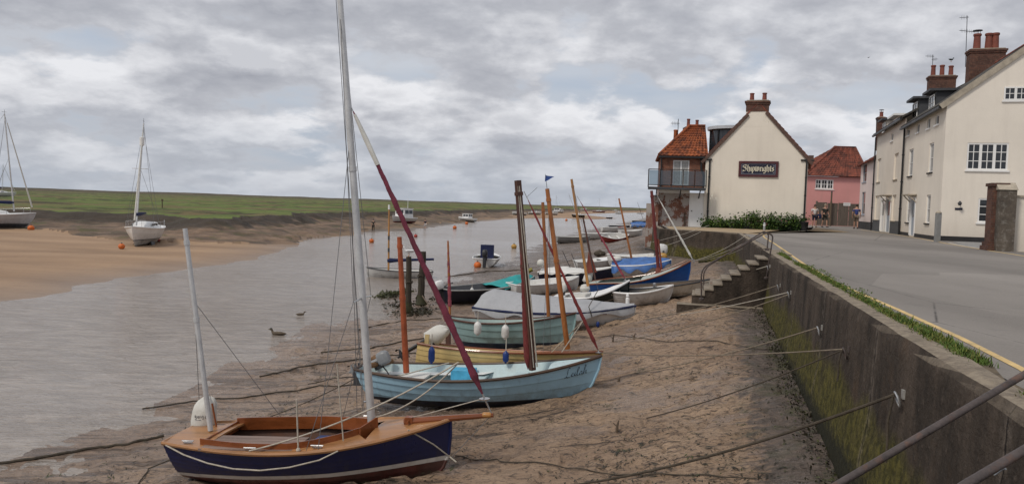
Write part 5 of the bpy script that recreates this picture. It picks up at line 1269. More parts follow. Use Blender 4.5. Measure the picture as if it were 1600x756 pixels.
def outboard(rt, x, y, z, tilt=0.0, s=1.0, cowl=None, bag=None, yaw=0.0):
    """motor on the transom: clamp at (x,y,z), leg down and aft when tilted"""
    M = Matrix.Translation((x, y, z)) @ Matrix.Rotation(yaw, 4, 'Z') @ Matrix.Rotation(R(tilt), 4, 'Y') @ Matrix.Scale(s, 4)
    def B():
        b = MB(); b.x = M; return b
    b = B(); b.box((-.03, -.09, -.12), (.05, .09, .06)); b.box((-.12, -.05, -.10), (-.03, .05, .03)); e = b.build('outboard_motor', m_engine, rt)
    b = B(); b.tube([(-.16, 0, .04), (-.17, 0, -.35), (-.18, 0, -.62)], [.055, .045, .04], 8, sq=1.6); b.box((-.30, -.07, -.60), (-.05, .07, -.585)); b.tube([(-.30, 0, -.70), (-.18, 0, -.72), (-.04, 0, -.71), (.0, 0, -.70)], [.02, .05, .045, .01], 8); b.tube([(-.18, 0, -.6), (-.17, 0, -.82)], [.06, .02], 6, sq=.25); b.build('leg', m_engg if cowl is m_engg else m_engine, e)
    b = B()
    for k in range(3):
        a = k*2.094; c = Vector((-.32, math.cos(a)*.07, -.70+math.sin(a)*.07)); d1 = Vector((.02, -math.sin(a)*.035, math.cos(a)*.035)); b.poly([Vector((-.31, 0, -.70)), c+d1, c*1.0+Vector((0, math.cos(a)*.03, math.sin(a)*.03)), c-d1])
    b.build('propeller', m_engine, e)
    if bag is None:
        b = B(); 
        rows = []
        for (zz, lx, ly, cx_) in ((.02, .14, .09, -.16), (.06, .17, .115, -.16), (.17, .175, .12, -.165), (.26, .165, .11, -.16), (.31, .13, .085, -.15), (.325, .06, .04, -.15)):
            rows.append([(cx_+lx*abs(math.cos(a))**.7*(1 if math.cos(a) >= 0 else -1), ly*abs(math.sin(a))**.7*(1 if math.sin(a) >= 0 else -1), zz) for a in [2*math.pi*i/16 for i in range(17)]])
        b.grid(rows, flip=False); b.poly(rows[-1][:-1]); b.poly(rows[0][:-1][::-1]); b.build('cowl', cowl or m_engine, e)
    else:
        b = B(); rows = []
        for i, (zz, k) in enumerate(((-.06, .6), (-.04, 1.0), (.06, 1.12), (.18, 1.1), (.28, 1.0), (.36, .85), (.42, .6), (.455, .38), (.47, .12))):
            rows.append([(-.15+.17*k*math.cos(a)*(1+.10*math.sin(3*a+zz*14))+.05*zz, .125*k*math.sin(a)*(1+.12*math.sin(2*a+zz*17)), zz+.02*math.sin(4*a)) for a in [2*math.pi*j/20 for j in range(21)]])
        b.grid(rows); b.build('motor_bag', bag, e, angle=80)
    b = B(); b.tube([(.02, .0, .06), (.18, .02, .10), (.42, .03, .12)], [.018, .016, .02], 8); b.build('tiller_handle', m_engine, e)
    return e
def gfender(px, ytop, ybot, rt, mat, label, group, dy=0.0, r=.085):
    """a fender hanging on a boat's side"""
    M = ROOTM[rt.name]; Y = M.translation.y+dy; a, c = aty(px, ytop, Y), aty(px, ybot, Y); L = (a-c).length
    f = root('fender', c, label, 'fender', group); r = min(r, L*.3)
    b = MB(); b.lathe([(.01, 0), (r*.35, .0), (r*.4, .03), (r*.8, L*.13), (r, L*.28), (r, L*.72), (r*.8, L*.87), (r*.4, L*.96), (r*.35, L), (.01, L)], 14); b.build('body', mat, f)
    b = MB(); b.tube([(0, 0, L), (0, .02, L+.22)], .009, 5); b.build('lanyard', m_rope, f); return f
# --- 1: the navy dayboat in the foreground
rt, L = place('sailing_dayboat', (709, 656), (289, 679), .86, .60, 'navy clinker dayboat with varnished deck and tall silver mast, nearest the camera', heel=0)
hp = hullpaint('navy topsides', (.010, .016, .075), (.085, .022, .018), .24, .062, (.55, .52, .48), .055, .3, (.05, .045, .045), .25)
h = Hull(L, 1.52, .86, .60, .62, tr=.60, rake=.42, srake=.10, n=8, lap=.008, fore=3.2, p=2.3)
h.shell('hull', [hp, pbr('dark varnished lining', (.07, .026, .012), .7, .3, 3)], rt)
h.rail('gunwale', m_varnl, rt, .045, .012)
h.deck('foredeck', m_varnl, rt, .735, .995, .012, .05); h.thwart(rt, m_varn, .705, .24, .015, 'mast_thwart'); h.deck('aft_deck', m_varnl, rt, 0, .17, .012, .03)
b = MB(); T = [.15+.61*i/14 for i in range(15)]
for sd in (-1, 1):
    A = [h.gun(t, sd, 0, .014) for t in T]; C = [h.gun(t, sd, .13+(0.0 if t < .5 else (t-.5)*.75), .02) for t in T]; b.grid([A, C], flip=(sd < 0)); b.grid([[p-Vector((0, 0, .03)) for p in C], C], flip=(sd > 0))
b.build('side_deck', m_varnl, rt)
b = MB()
In = {sd: [h.gun(t, sd, .13+(0.0 if t < .5 else (t-.5)*.75), .0) for t in T] for sd in (-1, 1)}
for sd in (-1, 1):
    for p, q in zip(In[sd], In[sd][1:]): b.obox(p-Vector((0, sd*.012, .07)), q-p, (0, sd*.018, 0), (0, 0, .17))
pL_, pR_ = In[-1][-1], In[1][-1]; tip = Vector((pL_.x+.16, 0, pL_.z+.085))
for q in (pL_, pR_): b.obox(q-Vector((0, 0, .07)), tip-q, (.018, 0, 0), (0, 0, .17))
b.obox(In[-1][0]-Vector((0, 0, .07)), In[1][0]-In[-1][0], (.018, 0, 0), (0, 0, .13)); b.build('coaming', m_varn, rt)
b = MB(); zf = .24; b.poly([(-L*.34, -.40, zf), (L*.08, -.45, zf), (L*.22, -.12, zf), (L*.22, .12, zf), (L*.08, .45, zf), (-L*.34, .40, zf)]); b.build('cockpit_sole', pbr('dark bilge boards', (.03, .028, .03), .7, .3, 3), rt)
for sd in (-1,):
    b = MB(); z = h.sheer(.32)+.035; y0 = -h.half(.3)+.06
    for i in range(5): b.box((-L*.335, y0+.115*i, z-.03), (-L*.335+1.22, y0+.115*i+.105, z))
    b.box((-L*.335+.1, y0-.0, z-.055), (-L*.335+.16, y0+.56, z-.031)); b.box((-L*.335+1.05, y0, z-.055), (-L*.335+1.11, y0+.56, z-.031)); b.build('slatted_hatch', m_teak, rt)
h.thwart(rt, pbr('blue bench paint', (.06, .09, .22), .5), .50, .24, .16); h.thwart(rt, m_varn, .26, .2, .2)
mm, mA, mC = spar(rt, (581, 664), (526, -70), .052, .034, m_alu, 'mast', 12)
b = MB(); b.tube([mA.lerp(mC, .02), mA.lerp(mC, .02)+Vector((-.10, 0, 0))], .014, 6); b.tube([mA.lerp(mC, .05), mA.lerp(mC, .05)+Vector((-.09, .03, 0))], .012, 6); b.build('cleat', m_chrome, mm)
b = MB(); p = mA.lerp(mC, .272)
b.tube([p+Vector((0, -.34, .0)), p+Vector((0, 0, .02)), p+Vector((0, .34, 0))], .012, 6); b.build('spreader', m_chrome, mm)
zz, zA, zC = spar(rt, (329, 672), (289, 357), .034, .030, m_alu, 'mizzen_mast', 10)
j, jA, jC = furl(rt, (757, 622), (549, 168), .052, m_mauve, 'furled_jib', 16)
b = MB(); a_, c_ = jA.lerp(jC, .80), jA.lerp(jC, .975); b.tube([a_, a_.lerp(c_, .5), c_], [.030, .034, .020], 8); b.build('uv_strip', m_bag, j)
bs0, bs1 = on_centre(rt, 632, 658), on_centre(rt, 771, 648)
b = MB(); b.tube([bs0, bs0.lerp(bs1, .5), bs1], [.045, .042, .028], 10); sp_ = b.build('bowsprit', m_varn, rt)
b = MB(); b.lathe([(.030, 0), (.036, .01), (.036, .10), (.030, .11)], 10, axis='x', o=bs1-Vector((.14, 0, 0))); b.build('gaff_band', m_yspar, sp_)
b = MB(); p = on_centre(rt, 640, 660); b.box((p.x-.05, -.05, p.z-.15), (p.x+.05, .05, p.z+.08)); b.tube([(p.x, -.12, p.z+.03), (p.x, .12, p.z+.03)], .016, 6); b.build('samson_post', m_varn, rt)
b = MB()
for i in range(9):
    b.ball(jA.lerp(on_centre(rt, 768, 646), .15+i*.1), .016, 6, sq=(.7, .7, 1.2))
b.build('chain', m_chrome, rt)
g = lambda t, s: h.gun(t, s, .02, .03)
wires(rt, [(g(.60, -1), mA.lerp(mC, .62)), (g(.60, 1), mA.lerp(mC, .62)), (g(.56, -1), p*0+mA.lerp(mC, .272)+Vector((0, -.34, 0))), (mA.lerp(mC, .272)+Vector((0, -.34, 0)), mA.lerp(mC, .93)), (mA.lerp(mC, .272)+Vector((0, .34, 0)), mA.lerp(mC, .93)), (g(.54, 1), mA.lerp(mC, .272)+Vector((0, .34, 0))),
           (mA.lerp(mC, .03)+Vector((-.09, 0, 0)), mA.lerp(mC, .95)+Vector((-.05, 0, 0))), (mA.lerp(mC, .03)+Vector((-.12, .03, 0)), mA.lerp(mC, .6)+Vector((-.06, 0, 0))), (on_centre(rt, 768, 648), (h.pt(1, .35, 1).x, 0, h.pt(1, .35, 1).z)),
           (zA.lerp(zC, .64), g(.0, 1)), (zA.lerp(zC, .64), g(.3, 1))], .0042)
lineto(rt, sagline(on_centre(rt, 716, 566), g(.36, -1)+Vector((0, 0, .01)), .12), .011, m_rope, 'sheet'); lineto(rt, sagline(on_centre(rt, 717, 566), mA.lerp(mC, .015), .12), .010, m_rope, 'sheet')
lineto(rt, [on_centre(rt, 640, 652), on_centre(rt, 660, 648), jA], .007, m_rope, 'halyard')
lineto(rt, [g(.88, -1)+Vector((0, -.03, .02)), h.pt(.95, .75, -1)+Vector((0, -.03, 0)), (h.pt(1, .5, 1).x+.03, 0, h.pt(1, .5, 1).z), (h.pt(1, .5, 1).x+.12, -.02, h.pt(1, .5, 1).z-.06)], .010, m_rope, 'painter')
lineto(rt, [h.gun(.02, -1, -.03, -.0)]+[h.gun(t, -1, -.035, -.16*math.sin(math.pi*(t-.02)/.66)-.02) for t in (.1, .2, .3, .4, .5, .6)]+[h.gun(.66, -1, -.03, .0)], .010, m_rope, 'hanging_line')
b = MB(); c_ = h.gun(.535, -1, .07, .03); b.tube([c_, c_+Vector((0, 0, .62))], .011, 6); b.ball(c_+Vector((0, 0, .0)), .03, 8); b.build('stanchion', m_rope, rt)
b = MB(); c_ = h.gun(.73, -1, .2, .03); b.tube([c_+Vector((-.1, -.1, .0)), c_+Vector((-.15, -.1, .95))], .009, 6); b.build('stanchion', m_rope, rt)
b = MB(); c_ = h.gun(.10, 1, .3, .03); b.tube([c_, c_+Vector((-.05, 0, .32))], .014, 6); b.build('crutch', m_varn, rt)
for t_ in (.10, .36, .60): 
    b = MB(); q = h.gun(t_, -1, .09, .03); b.box((q.x-.06, q.y-.012, q.z), (q.x+.06, q.y+.012, q.z+.012)); b.tube([(q.x-.08, q.y, q.z+.028), (q.x+.08, q.y, q.z+.028)], .009, 6); b.build('cleat', m_chrome, rt)
e = outboard(rt, -L/2+.20, .36, h.zs-.04, tilt=14, s=.92, bag=m_bag)
# lettering on the motor bag, along its camera side
Mb = Matrix.Translation((-L/2+.20, .36, h.zs-.04)) @ Matrix.Rotation(R(14), 4, 'Y') @ Matrix.Scale(.92, 4)
CAP = {'N': [[(0, 0), (0, 1)], [(0, 1), (.6, 0)], [(.6, 0), (.6, 1)]], 'O': [[(.3, 1), (.05, .75), (.05, .25), (.3, 0), (.6, .25), (.6, .75), (.3, 1)]], 'R': [[(0, 0), (0, 1), (.45, .95), (.5, .65), (0, .5), (.55, 0)]], 'F': [[(0, 0), (0, 1), (.5, 1)], [(0, .5), (.4, .5)]], 'L': [[(0, 1), (0, 0), (.5, 0)]], 'K': [[(0, 0), (0, 1)], [(.5, 1), (0, .45), (.55, 0)]]}
b = MB(); X = -.05
def bagpt(a, z):
    ang_ = -math.pi/2+(a)*5.2
    zr = .17+z; q = lambda zz, k: Vector((-.15+.17*k*math.cos(ang_)*(1+.10*math.sin(3*ang_+zz*14))+.05*zz, .125*k*math.sin(ang_)*(1+.12*math.sin(2*ang_+zz*17)), zz+.02*math.sin(4*ang_)))
    (za, ka), (zb_, kb) = ((.06, 1.12), (.18, 1.1)) if zr < .18 else ((.18, 1.1), (.28, 1.0))
    p = q(za, ka).lerp(q(zb_, kb), (zr-za)/(zb_-za)); return Mb @ (p+Vector((.004*math.cos(ang_), .006*math.sin(ang_), 0)))
X = -.095
for c_ in 'NORFOLK':
    nib_text(b, bagpt, CAP[c_], X, 0, .036, .0022, .003); X += .031
nib_text(b, bagpt, [[(0, 0), (4.2, 0)]], -.075, -.022, .036, .001, .004); nib_text(b, bagpt, [[(0, 0), (2.6, 0)]], -.06, -.036, .036, .001, .003)
b.build('lettering', m_ink, e, smooth=False)
# --- 2: the light blue boat
rt, L = place('sailing_dinghy', (942, 557), (566, 574), .92, .60, 'light blue clinker dinghy with a name on its bow, two masts and dark lower hull', heel=0)
hp = hullpaint('light blue topsides', (.37, .59, .73), (.012, .018, .032), .20, .03, None, rough=.45, grime=(.15, .17, .17), ga=.3)
h = Hull(L, 1.42, .92, .56, .62, tr=.42, rake=.55, srake=.22, n=4, lap=.018, fore=1.7, p=2.2)
m_lbin = pbr('pale blue inside paint', (.46, .58, .60), .5, .12, 3, .05, grime=(.25, .22, .18))
h.shell('hull', [hp, m_lbin], rt); h.rail('gunwale', pbr('dark stained rail', (.075, .045, .03), .5, .3, 4), rt, .045, .012)
h.deck('foredeck', m_lbin, rt, .80, .985, -.02, .04); h.thwart(rt, m_grp2, .22, .5, .12); h.thwart(rt, m_lbin, .5, .22, .14); h.thwart(rt, m_lbin, .68, .22, .12)
b = MB(); b.box((-.55, .28, h.zm-.30), (-.15, .60, h.zm-.02)); b.build('locker', pbr('bright blue box', (.07, .36, .58), .5), rt)
b = MB(); b.poly([(-L*.36, -.28, .2), (L*.10, -.34, .2), (L*.10, .34, .2), (-L*.36, .28, .2)]); b.build('bottom_boards', m_grp2, rt)
for sd in (-1, 1):
    b = MB(); T = [.05+.5*i/8 for i in range(9)]; b.grid([[h.gun(t, sd, .05, -.12) for t in T], [h.gun(t, sd, .34, -.12) for t in T]], flip=(sd < 0)); b.build('side_bench', m_grp, rt)
spar(rt, (635, 582), (624, 370), .055, .042, pbr('bright orange brown spar', (.30, .070, .025), .45, .3, 4), 'mizzen_mast')
mm, mA, mC = spar(rt, (832, 578), (809, 282), .062, .060, m_dksp, 'mast', 4)
f_, fa, fc = furl(rt, (825, 577), (813, 345), .062, pbr('dark red sail', (.135, .026, .024), .85, .35, 6, .5), 'furled_sail', 5, ends=False)
lineto(rt, [mA.lerp(mC, .02)+Vector((.09, -.03, 0)), mA.lerp(mC, .55)+Vector((.06, -.03, 0)), mA.lerp(mC, .97)+Vector((.02, -.03, 0))], .012, m_rope, 'halyard'); lineto(rt, [mA.lerp(mC, .02)+Vector((.04, -.08, 0)), mA.lerp(mC, .97)+Vector((.0, -.05, 0))], .008, m_rope, 'halyard')
outboard(rt, -L/2+.34, .05, h.zs+.0, tilt=66, s=.72, cowl=m_engg)
b = MB(); b.tube([(-L/2+.15, .30, .62), (-L/2+.22, -.1, .66), (-L/2+.45, .35, .66)], .05, 8); b.ball((-L/2+.2, .38, .68), .11, 10, sq=(1.6, 1, .8)); b.build('rolled_sack', pbr('brown sack', (.16, .09, .045), .9), rt)
b = MB(); b.box((-L/2-.14, -.02, .28), (-L/2+.06, .02, .52)); b.tube([(-L/2-.05, 0, .5), (-L/2-.04, 0, .68)], .02, 6); b.build('rudder', m_dark, rt)
lineto(rt, [(-L*.3, -.5, .58), (-.6, .35, .66)], .012, m_rope, 'sheet')
SCR = {'L': (.78, [[(.62,1.42),(.48,1.55),(.36,1.3),(.34,.6),(.22,.1),(.05,.06),(.2,.2),(.5,.04),(.75,.1)]]), 'e': (.42, [[(.0,.1),(.28,.4),(.25,.62),(.1,.5),(.12,.15),(.4,.12)]]), 'i': (.3, [[(.02,.12),(.14,.62),(.12,.15),(.28,.12)], [(.18,.88),(.21,.94)]]),
       'l': (.36, [[(.0,.12),(.26,1.1),(.2,1.4),(.1,1.1),(.12,.15),(.34,.12)]]), 'a': (.5, [[(.36,.55),(.15,.6),(.05,.3),(.16,.08),(.36,.4),(.38,.12),(.5,.12)]]), 'h': (.55, [[(.0,.12),(.24,1.15),(.18,1.45),(.1,1.1),(.08,.05),(.2,.5),(.36,.6),(.38,.15),(.54,.12)]])}
b = MB(); X = 0; Tt = lambda u: .868+u/L; k = 0
for c_ in 'Leilah':
    def P3(a, z, k=k):
        t = Tt(a); hh_ = .60+z*1.35/1.0
        p = h.pt(t, .78+z, -1); p2 = h.pt(t+.01, .78+z, -1); d = (p2-p); nrm_ = Vector((d.y, -d.x, 0)).normalized(); 
        if nrm_.y > 0: nrm_ = -nrm_
        return p+nrm_*.022
    nib_text(b, P3, SCR[c_][1], X, 0, .125, .0045, .0055); X += SCR[c_][0]*.125; k += 1
b.build('lettering', m_ink, rt, smooth=False)
# --- 3: the pale yellow boat
rt, L = place('sailing_dinghy', (940, 551), (660, 539), .74, .66, 'pale yellow boat with orange mast lying behind the light blue dinghy', heel=-9)
hp = hullpaint('cream yellow topsides', (.66, .48, .20), (.06, .04, .03), .12, .0, None, rough=.45, grime=(.26, .2, .11), ga=.35)
h = Hull(L, 1.35, .74, .62, .68, tr=.62, rake=.45, srake=-.10, n=6, lap=.010, fore=1.7)
m_yin = pbr('pale yellow inside', (.50, .38, .18), .55, .15, 3)
h.shell('hull', [hp, m_yin], rt); h.rail('gunwale', m_varn, rt, .04, .01); h.deck('foredeck', m_yin, rt, .82, .98, -.02); h.thwart(rt, m_varn, .4); h.thwart(rt, m_varn, .65)
b = MB(); b.box((-L/2+.02, -.05, .66), (-L/2+.10, .0, .86)); b.build('transom_post', m_yin, rt)
mm, mA, mC = spar(rt, (887, 545), (855, 295), .050, .038, m_orange, 'mast'); fl = root('flag_staff', (0, 0, 0), 'x', 'x') if False else None
st, sA, sC = spar(rt, (855, 296), (852, 272), .006, .004, m_wire, 'flag_staff', 5, False)
b = MB(); n_ = 8
rows = [[sC+Vector((u*.17, .02*math.sin(u*6), -.02-.03*u-v*.12*(1-u))) for v in (0, .5, 1)] for u in [i/n_ for i in range(n_+1)]]; b.grid(rows); b.build('pennant', pbr('blue pennant', (.03, .07, .24), .8), st, smooth=True)
j, jA, jC = furl(rt, (936, 550), (823, 308), .044, pbr('red sail cover', (.20, .035, .035), .85, .3, 7, .4), 'furled_jib', 14)
wires(rt, [(jC, (jC+mC)/2+Vector((0, 0, .1))), (h.gun(.7, -1), mA.lerp(mC, .9)), (h.gun(.7, 1), mA.lerp(mC, .9))], .004)
lineto(rt, [on_centre(rt, 912, 500), h.gun(.8, -1, .05)], .010, m_rope, 'sheet'); lineto(rt, [on_centre(rt, 912, 500), h.gun(.72, 1, .05)], .010, m_rope, 'sheet')
outboard(rt, -L/2+.12, .2, .66, tilt=55, s=.9, bag=m_bag)
gfender(674, 541, 568, rt, m_fendb, 'blue fender hanging at the stern of the pale yellow boat', 'blue fenders', -.6, .06); gfender(790, 548, 567, rt, m_fendb, 'blue fender amidships on the pale yellow boat', 'blue fenders', -.75, .055)
# --- 4: the sea green boat
rt, L = place('sailing_dinghy', (901, 490), (699, 496), .92, .76, 'pale sea green clinker dinghy with two white fenders and navy bottom', heel=-4)
hp = hullpaint('sea green topsides', (.29, .44, .44), (.014, .028, .055), .24, .02, None, rough=.5, grime=(.14, .16, .15), ga=.35)
h = Hull(L, 1.4, .92, .68, .76, tr=.30, rake=.28, srake=.30, n=4, lap=.016, fore=1.8)
m_sgin = pbr('sea green inside', (.30, .38, .36), .55, .15, 3)
h.shell('hull', [hp, m_sgin], rt); h.rail('gunwale', m_dksp, rt, .042, .01); h.thwart(rt, m_sgin, .3); h.thwart(rt, m_sgin, .62); h.deck('foredeck', m_sgin, rt, .82, .98, -.02)
_, zA, zC = spar(rt, (703, 492), (700, 376), .03, .02, m_orange, 'mizzen_mast'); furl(rt, (703, 485), (700, 378), .05, m_pinkc, 'furled_sail', 8, ends=False)
spar(rt, (857, 494), (848, 316), .042, .036, m_orange, 'mast')
b = MB(); b.box((-L/2-.02, -.015, .1), (-L/2+.1, .015, .5)); b.build('rudder', m_dksp, rt)
gfender(746, 502, 524, rt, m_fendw, 'white fender hanging nearer the stern of the sea green dinghy', 'white fenders', -.7); gfender(789, 507, 530, rt, m_fendw, 'white fender hanging amidships on the sea green dinghy', 'white fenders', -.75)
# --- 5: grey covered white clinker boat
rt, L = place('covered_boat', (993, 476), (746, 476), .76, .60, 'white clinker boat under a taut light grey cover', heel=0)
hp = hullpaint('white clinker topsides', (.66, .645, .63), (.03, .026, .024), .13, .02, None, rough=.5, grime=(.24, .19, .15), ga=.4)
h = Hull(L, 1.75, .76, .58, .62, tr=.60, rake=.22, srake=.10, n=9, lap=.012, fore=1.9)
h.shell('hull', [hp, m_grp2], rt, inner=False); h.rail('gunwale', m_navyc, rt, .06, -.03)
h.cover('boat_cover', m_tarpg, rt, .40, .0, .99, .16, .04, lambda f: .40*(min(1, f*9)**.5)*(1-f**1.6)+.04, seed=4)
b = MB(); p = h.gun(.84, -1, -.03, -.13); b.bar(p+Vector((-.75, -.02, .02)), p+Vector((-.05, .03, .02)), .03, .05); b.build('rubbing_strake', m_redsp, rt)
lineto(rt, [on_centre(rt, 935, 452), h.gun(.72, -1, -.04, .12), h.gun(.74, -1, -.04, -.15)], .011, m_roped, 'lashing')
b = MB(); c_ = h.gun(.965, 1, .05, .02); b.lathe([(.05, 0), (.05, .14), (.025, .17), (.045, .2), (.03, .26), (.005, .28)], 10, o=c_); b.build('stem_fitting', m_grp, rt)
gfender(934, 502, 511, rt, m_fendb, 'small dark blue fender at the shoulder of the grey covered boat', 'blue fenders', -.75, .06)
# --- 6: navy boat with teal cover
rt, L = place('open_boat', (836, 432), (694, 452), .80, .60, 'black navy open boat with teal cover and a white fender', heel=0)
hp = hullpaint('black navy topsides', (.010, .012, .022), (.012, .012, .016), .1, .0, None, rough=.4, grime=(.05, .045, .04), ga=.3)
h = Hull(L, 1.7, .80, .55, .60, tr=.66, rake=.3, srake=.04, n=6, lap=.008)
h.shell('hull', [hp, m_dark], rt); h.rail('gunwale', pbr('pale grey rail', (.30, .30, .29), .5), rt, .05, .02)
h.cover('boat_cover', m_tarpt, rt, .2, .52, .98, .06, .02, lambda f: .05+.22*math.sin(math.pi*f)**.7, 2); h.thwart(rt, m_grp2, .3)
outboard(rt, -L/2+.05, .1, .62, tilt=-8, s=1.05, cowl=m_grp)
gfender(737, 449, 470, rt, m_fendw, 'white fender on the side of the black navy open boat', 'white fenders', -.85)
# white bundle lying between it and the covered boat
# --- 7: dark green day boat
rt, L = place('sailing_dayboat', (985, 439), (868, 464), 1.0, .50, 'black green hulled sailing boat with white deck and yellow mast', heel=0)
hp = hullpaint('black green topsides', (.009, .016, .015), (.012, .012, .014), .1, .0, None, rough=.35, grime=(.05, .045, .04), ga=.25)
h = Hull(L, 1.5, 1.0, .54, .50, tr=.6, rake=.35, srake=.05, n=6, lap=.004)
h.shell('hull', [hp, m_grp2], rt); h.rail('gunwale', m_grp, rt, .05, .015); h.deck('foredeck', m_grp, rt, .52, .985, .0, .10); h.deck('aft_deck', m_grp, rt, 0, .16, .0)
b = MB(); P_ = [h.pt(t, .70, -1)+Vector((0, -.014, 0)) for t in (.3, .45, .6, .75, .88, .97)]; b.tube(P_, .013, 5); b.build('stripe', m_ropeg, rt)
b = MB()
for i in range(9):
    t = .80+.012*i; p = h.pt(t, .84, -1)+Vector((0, -.016, 0)); b.tube([p, p+Vector((.02 if i % 2 else -.005, -.006, .05 if i % 3 else .03))], .006, 4)
b.build('lettering', m_gilt, rt)
mm, mA, mC = spar(rt, (919, 447), (893, 280), .045, .035, m_yspar, 'mast'); j, jA, jC = furl(rt, (978, 438), (905, 312), .042, m_pinkc, 'furled_jib', 12)
e = outboard(rt, -L/2+.3, -.1, .65, tilt=20, s=.6, bag=m_bag); wires(rt, [(h.gun(.55, -1), mC), (h.gun(.55, 1), mC)], .005)
b = MB(); q = h.gun(.44, 1, .3, .1); b.lathe([(.13, 0), (.15, .08), (.11, .17), (.03, .20)], 10, o=q); b.build('motor_bag', m_bag, rt)
# --- 8: the bright blue boat by the steps
rt, L = place('sailing_dayboat', (1084, 409), (921, 443), 1.14, .56, 'bright blue sailing boat with pale grey deck and dark red mast by the steps', heel=2)
hp = hullpaint('bright blue topsides', (.012, .085, .32), (.010, .035, .12), .28, .05, (.35, .40, .44), .03, .4, (.05, .08, .14), .3)
h = Hull(L, 1.65, 1.14, .62, .56, tr=.5, rake=.42, srake=.10, n=7, lap=.010, fore=1.8)
m_gdeck = pbr('pale grey green deck', (.36, .40, .37), .6, .12, 3, grime=(.22, .2, .17))
h.shell('hull', [hp, m_gdeck], rt); h.rail('gunwale', m_varn, rt, .04, .02); h.deck('foredeck', m_gdeck, rt, .55, .985, .0, .07); h.deck('aft_deck', m_gdeck, rt, 0, .12, 0)
for sd in (-1, 1):
    b = MB(); T = [.1+.48*i/8 for i in range(9)]; b.grid([[h.gun(t, sd, 0, .0) for t in T], [h.gun(t, sd, .28, .02) for t in T]], flip=(sd < 0)); b.build('side_deck', m_gdeck, rt)
b = MB(); P_ = [h.gun(t, 0, 0, .05) for t in (.45, .6, .8, .97)]; b.tube([Vector((p.x, 0, p.z+.05)) for p in P_], .02, 6); b.build('king_plank', m_varn, rt)
mm, mA, mC = spar(rt, (1029, 424), (1018, 298), .055, .045, pbr('dark red mast', (.13, .022, .02), .55, .3, 5), 'mast'); b = MB(); b.tube([mA-Vector((0, 0, .1)), mA+Vector((0, 0, .12))], [.14, .07], 8); b.tube([mA+Vector((.1, 0, 0)), mA.lerp(mC, .4)+Vector((.08, 0, 0))], .03, 6); b.build('mast_boot', m_redsp, mm)
furl(rt, (1082, 405), (1028, 308), .045, m_bag, 'furled_jib', 10); z_, zA, zC = spar(rt, (930, 436), (911, 340), .035, .025, m_dksp, 'mizzen_mast')
b = MB(); q = zA.lerp(zC, .12); b.poly([zA.lerp(zC, .5), q+Vector((-.28, -.02, -.05)), q+Vector((.10, -.02, -.02))]); b.poly([zA.lerp(zC, .5), q+Vector((.10, .03, -.02)), q+Vector((-.28, .03, -.05))]); b.poly([zA.lerp(zC, .5), q+Vector((-.28, .03, -.05)), q+Vector((-.28, -.02, -.05))]); b.build('furled_sail', m_redsp, rt)
outboard(rt, -L/2+.02, .15, .58, tilt=25, s=.75, bag=m_bag)
# --- 9: white clinker tender in front of it
rt, L = place('rowing_boat', (1054, 446), (958, 454), .60, .50, 'small white clinker rowing boat with navy seat, in front of the bright blue boat', heel=0)
hp = hullpaint('off white clinker', (.60, .58, .55), (.20, .17, .14), .12, .0, None, rough=.55, grime=(.17, .135, .105), ga=.45)
h = Hull(L, 1.30, .60, .46, .50, tr=.7, rake=.3, srake=.05, n=7, lap=.014, fore=1.6)
h.shell('hull', [hp, m_grp2], rt); h.rail('gunwale', m_grp, rt, .05, .01); h.thwart(rt, m_navyc, .35, .4, .04); h.thwart(rt, m_grp2, .7)
b = MB(); q = h.gun(.72, 1, .05, .02); b.lathe([(.05, 0), (.05, .1), (.01, .13)], 8, o=q); b.build('rowlock', m_chrome, rt)
# --- 10: long white boat behind, bow against the steps
rt, L = place('open_boat', (1112, 437), (960, 450), .56, .46, 'long weathered white open boat with its bow against the steps', heel=0)
hp = hullpaint('weathered white topsides', (.62, .58, .50), (.03, .025, .022), .16, .0, None, rough=.6, grime=(.17, .13, .09), ga=.5)  # near-black lower hull: the shadow under the boat, put into the colour
h = Hull(L, 1.4, .56, .46, .46, tr=.6, rake=.12, srake=.05, n=2, lap=.006, fore=1.6)
h.shell('hull', [hp, m_wood], rt); h.rail('gunwale', m_dark, rt, .04, .01); h.thwart(rt, m_wood, .5)
# --- 11..: boats further along
def plain(name, bow, stern, zb, zm, zs, B, paint, label, inner=None, rail=None, cover=None, ck={}, tr=.62, n=4, lap=.008, thw=(.35, .65), rake=.25, heel=0, group='boats drying out on the mud', water=None, motor=None, deck=None, cat='boat', sink=.04, yaw=None):
    rt, L = place(name, bow, stern, zb, zs, label, heel=heel, group=group, water=water, cat=cat, sink=sink, yaw=yaw)
    h = Hull(L, B, zb, zm, zs, tr=tr, rake=rake, srake=.05, n=n, lap=lap)
    h.shell('hull', [paint, inner or m_grp2], rt); h.rail('gunwale', rail or m_grp, rt, .05, .01)
    if cover: h.cover('boat_cover', cover, rt, **ck)
    else:
        for t_ in thw: h.thwart(rt, m_grp2 if inner is None else inner, t_)
    if deck: h.deck('foredeck', deck[0], rt, deck[1], .985, .0, .06)
    if motor: outboard(rt, -L/2, .05, zs+.05, **motor)
    return rt, L, h
hw = hullpaint('white topsides', (.68, .67, .65), (.05, .045, .04), .10, 0, None, rough=.45, grime=(.2, .165, .13), ga=.4); hn = hullpaint('navy white line topsides', (.012, .016, .045), (.02, .02, .02), .08, 0, None, rough=.4)
hr = hullpaint('red and white topsides', (.30, .05, .04), (.34, .32, .30), .02, 0, None, rough=.45); hgy = hullpaint('grey inflatable tube', (.30, .30, .29), (.04, .04, .04), .10, 0, None, rough=.6)
plain('rowing_boat', (905, 432), (800, 444), .62, .5, .52, 1.4, hw, 'white clinker rowing boat between the teal covered boat and the green hull', tr=.7, n=7, lap=.014)
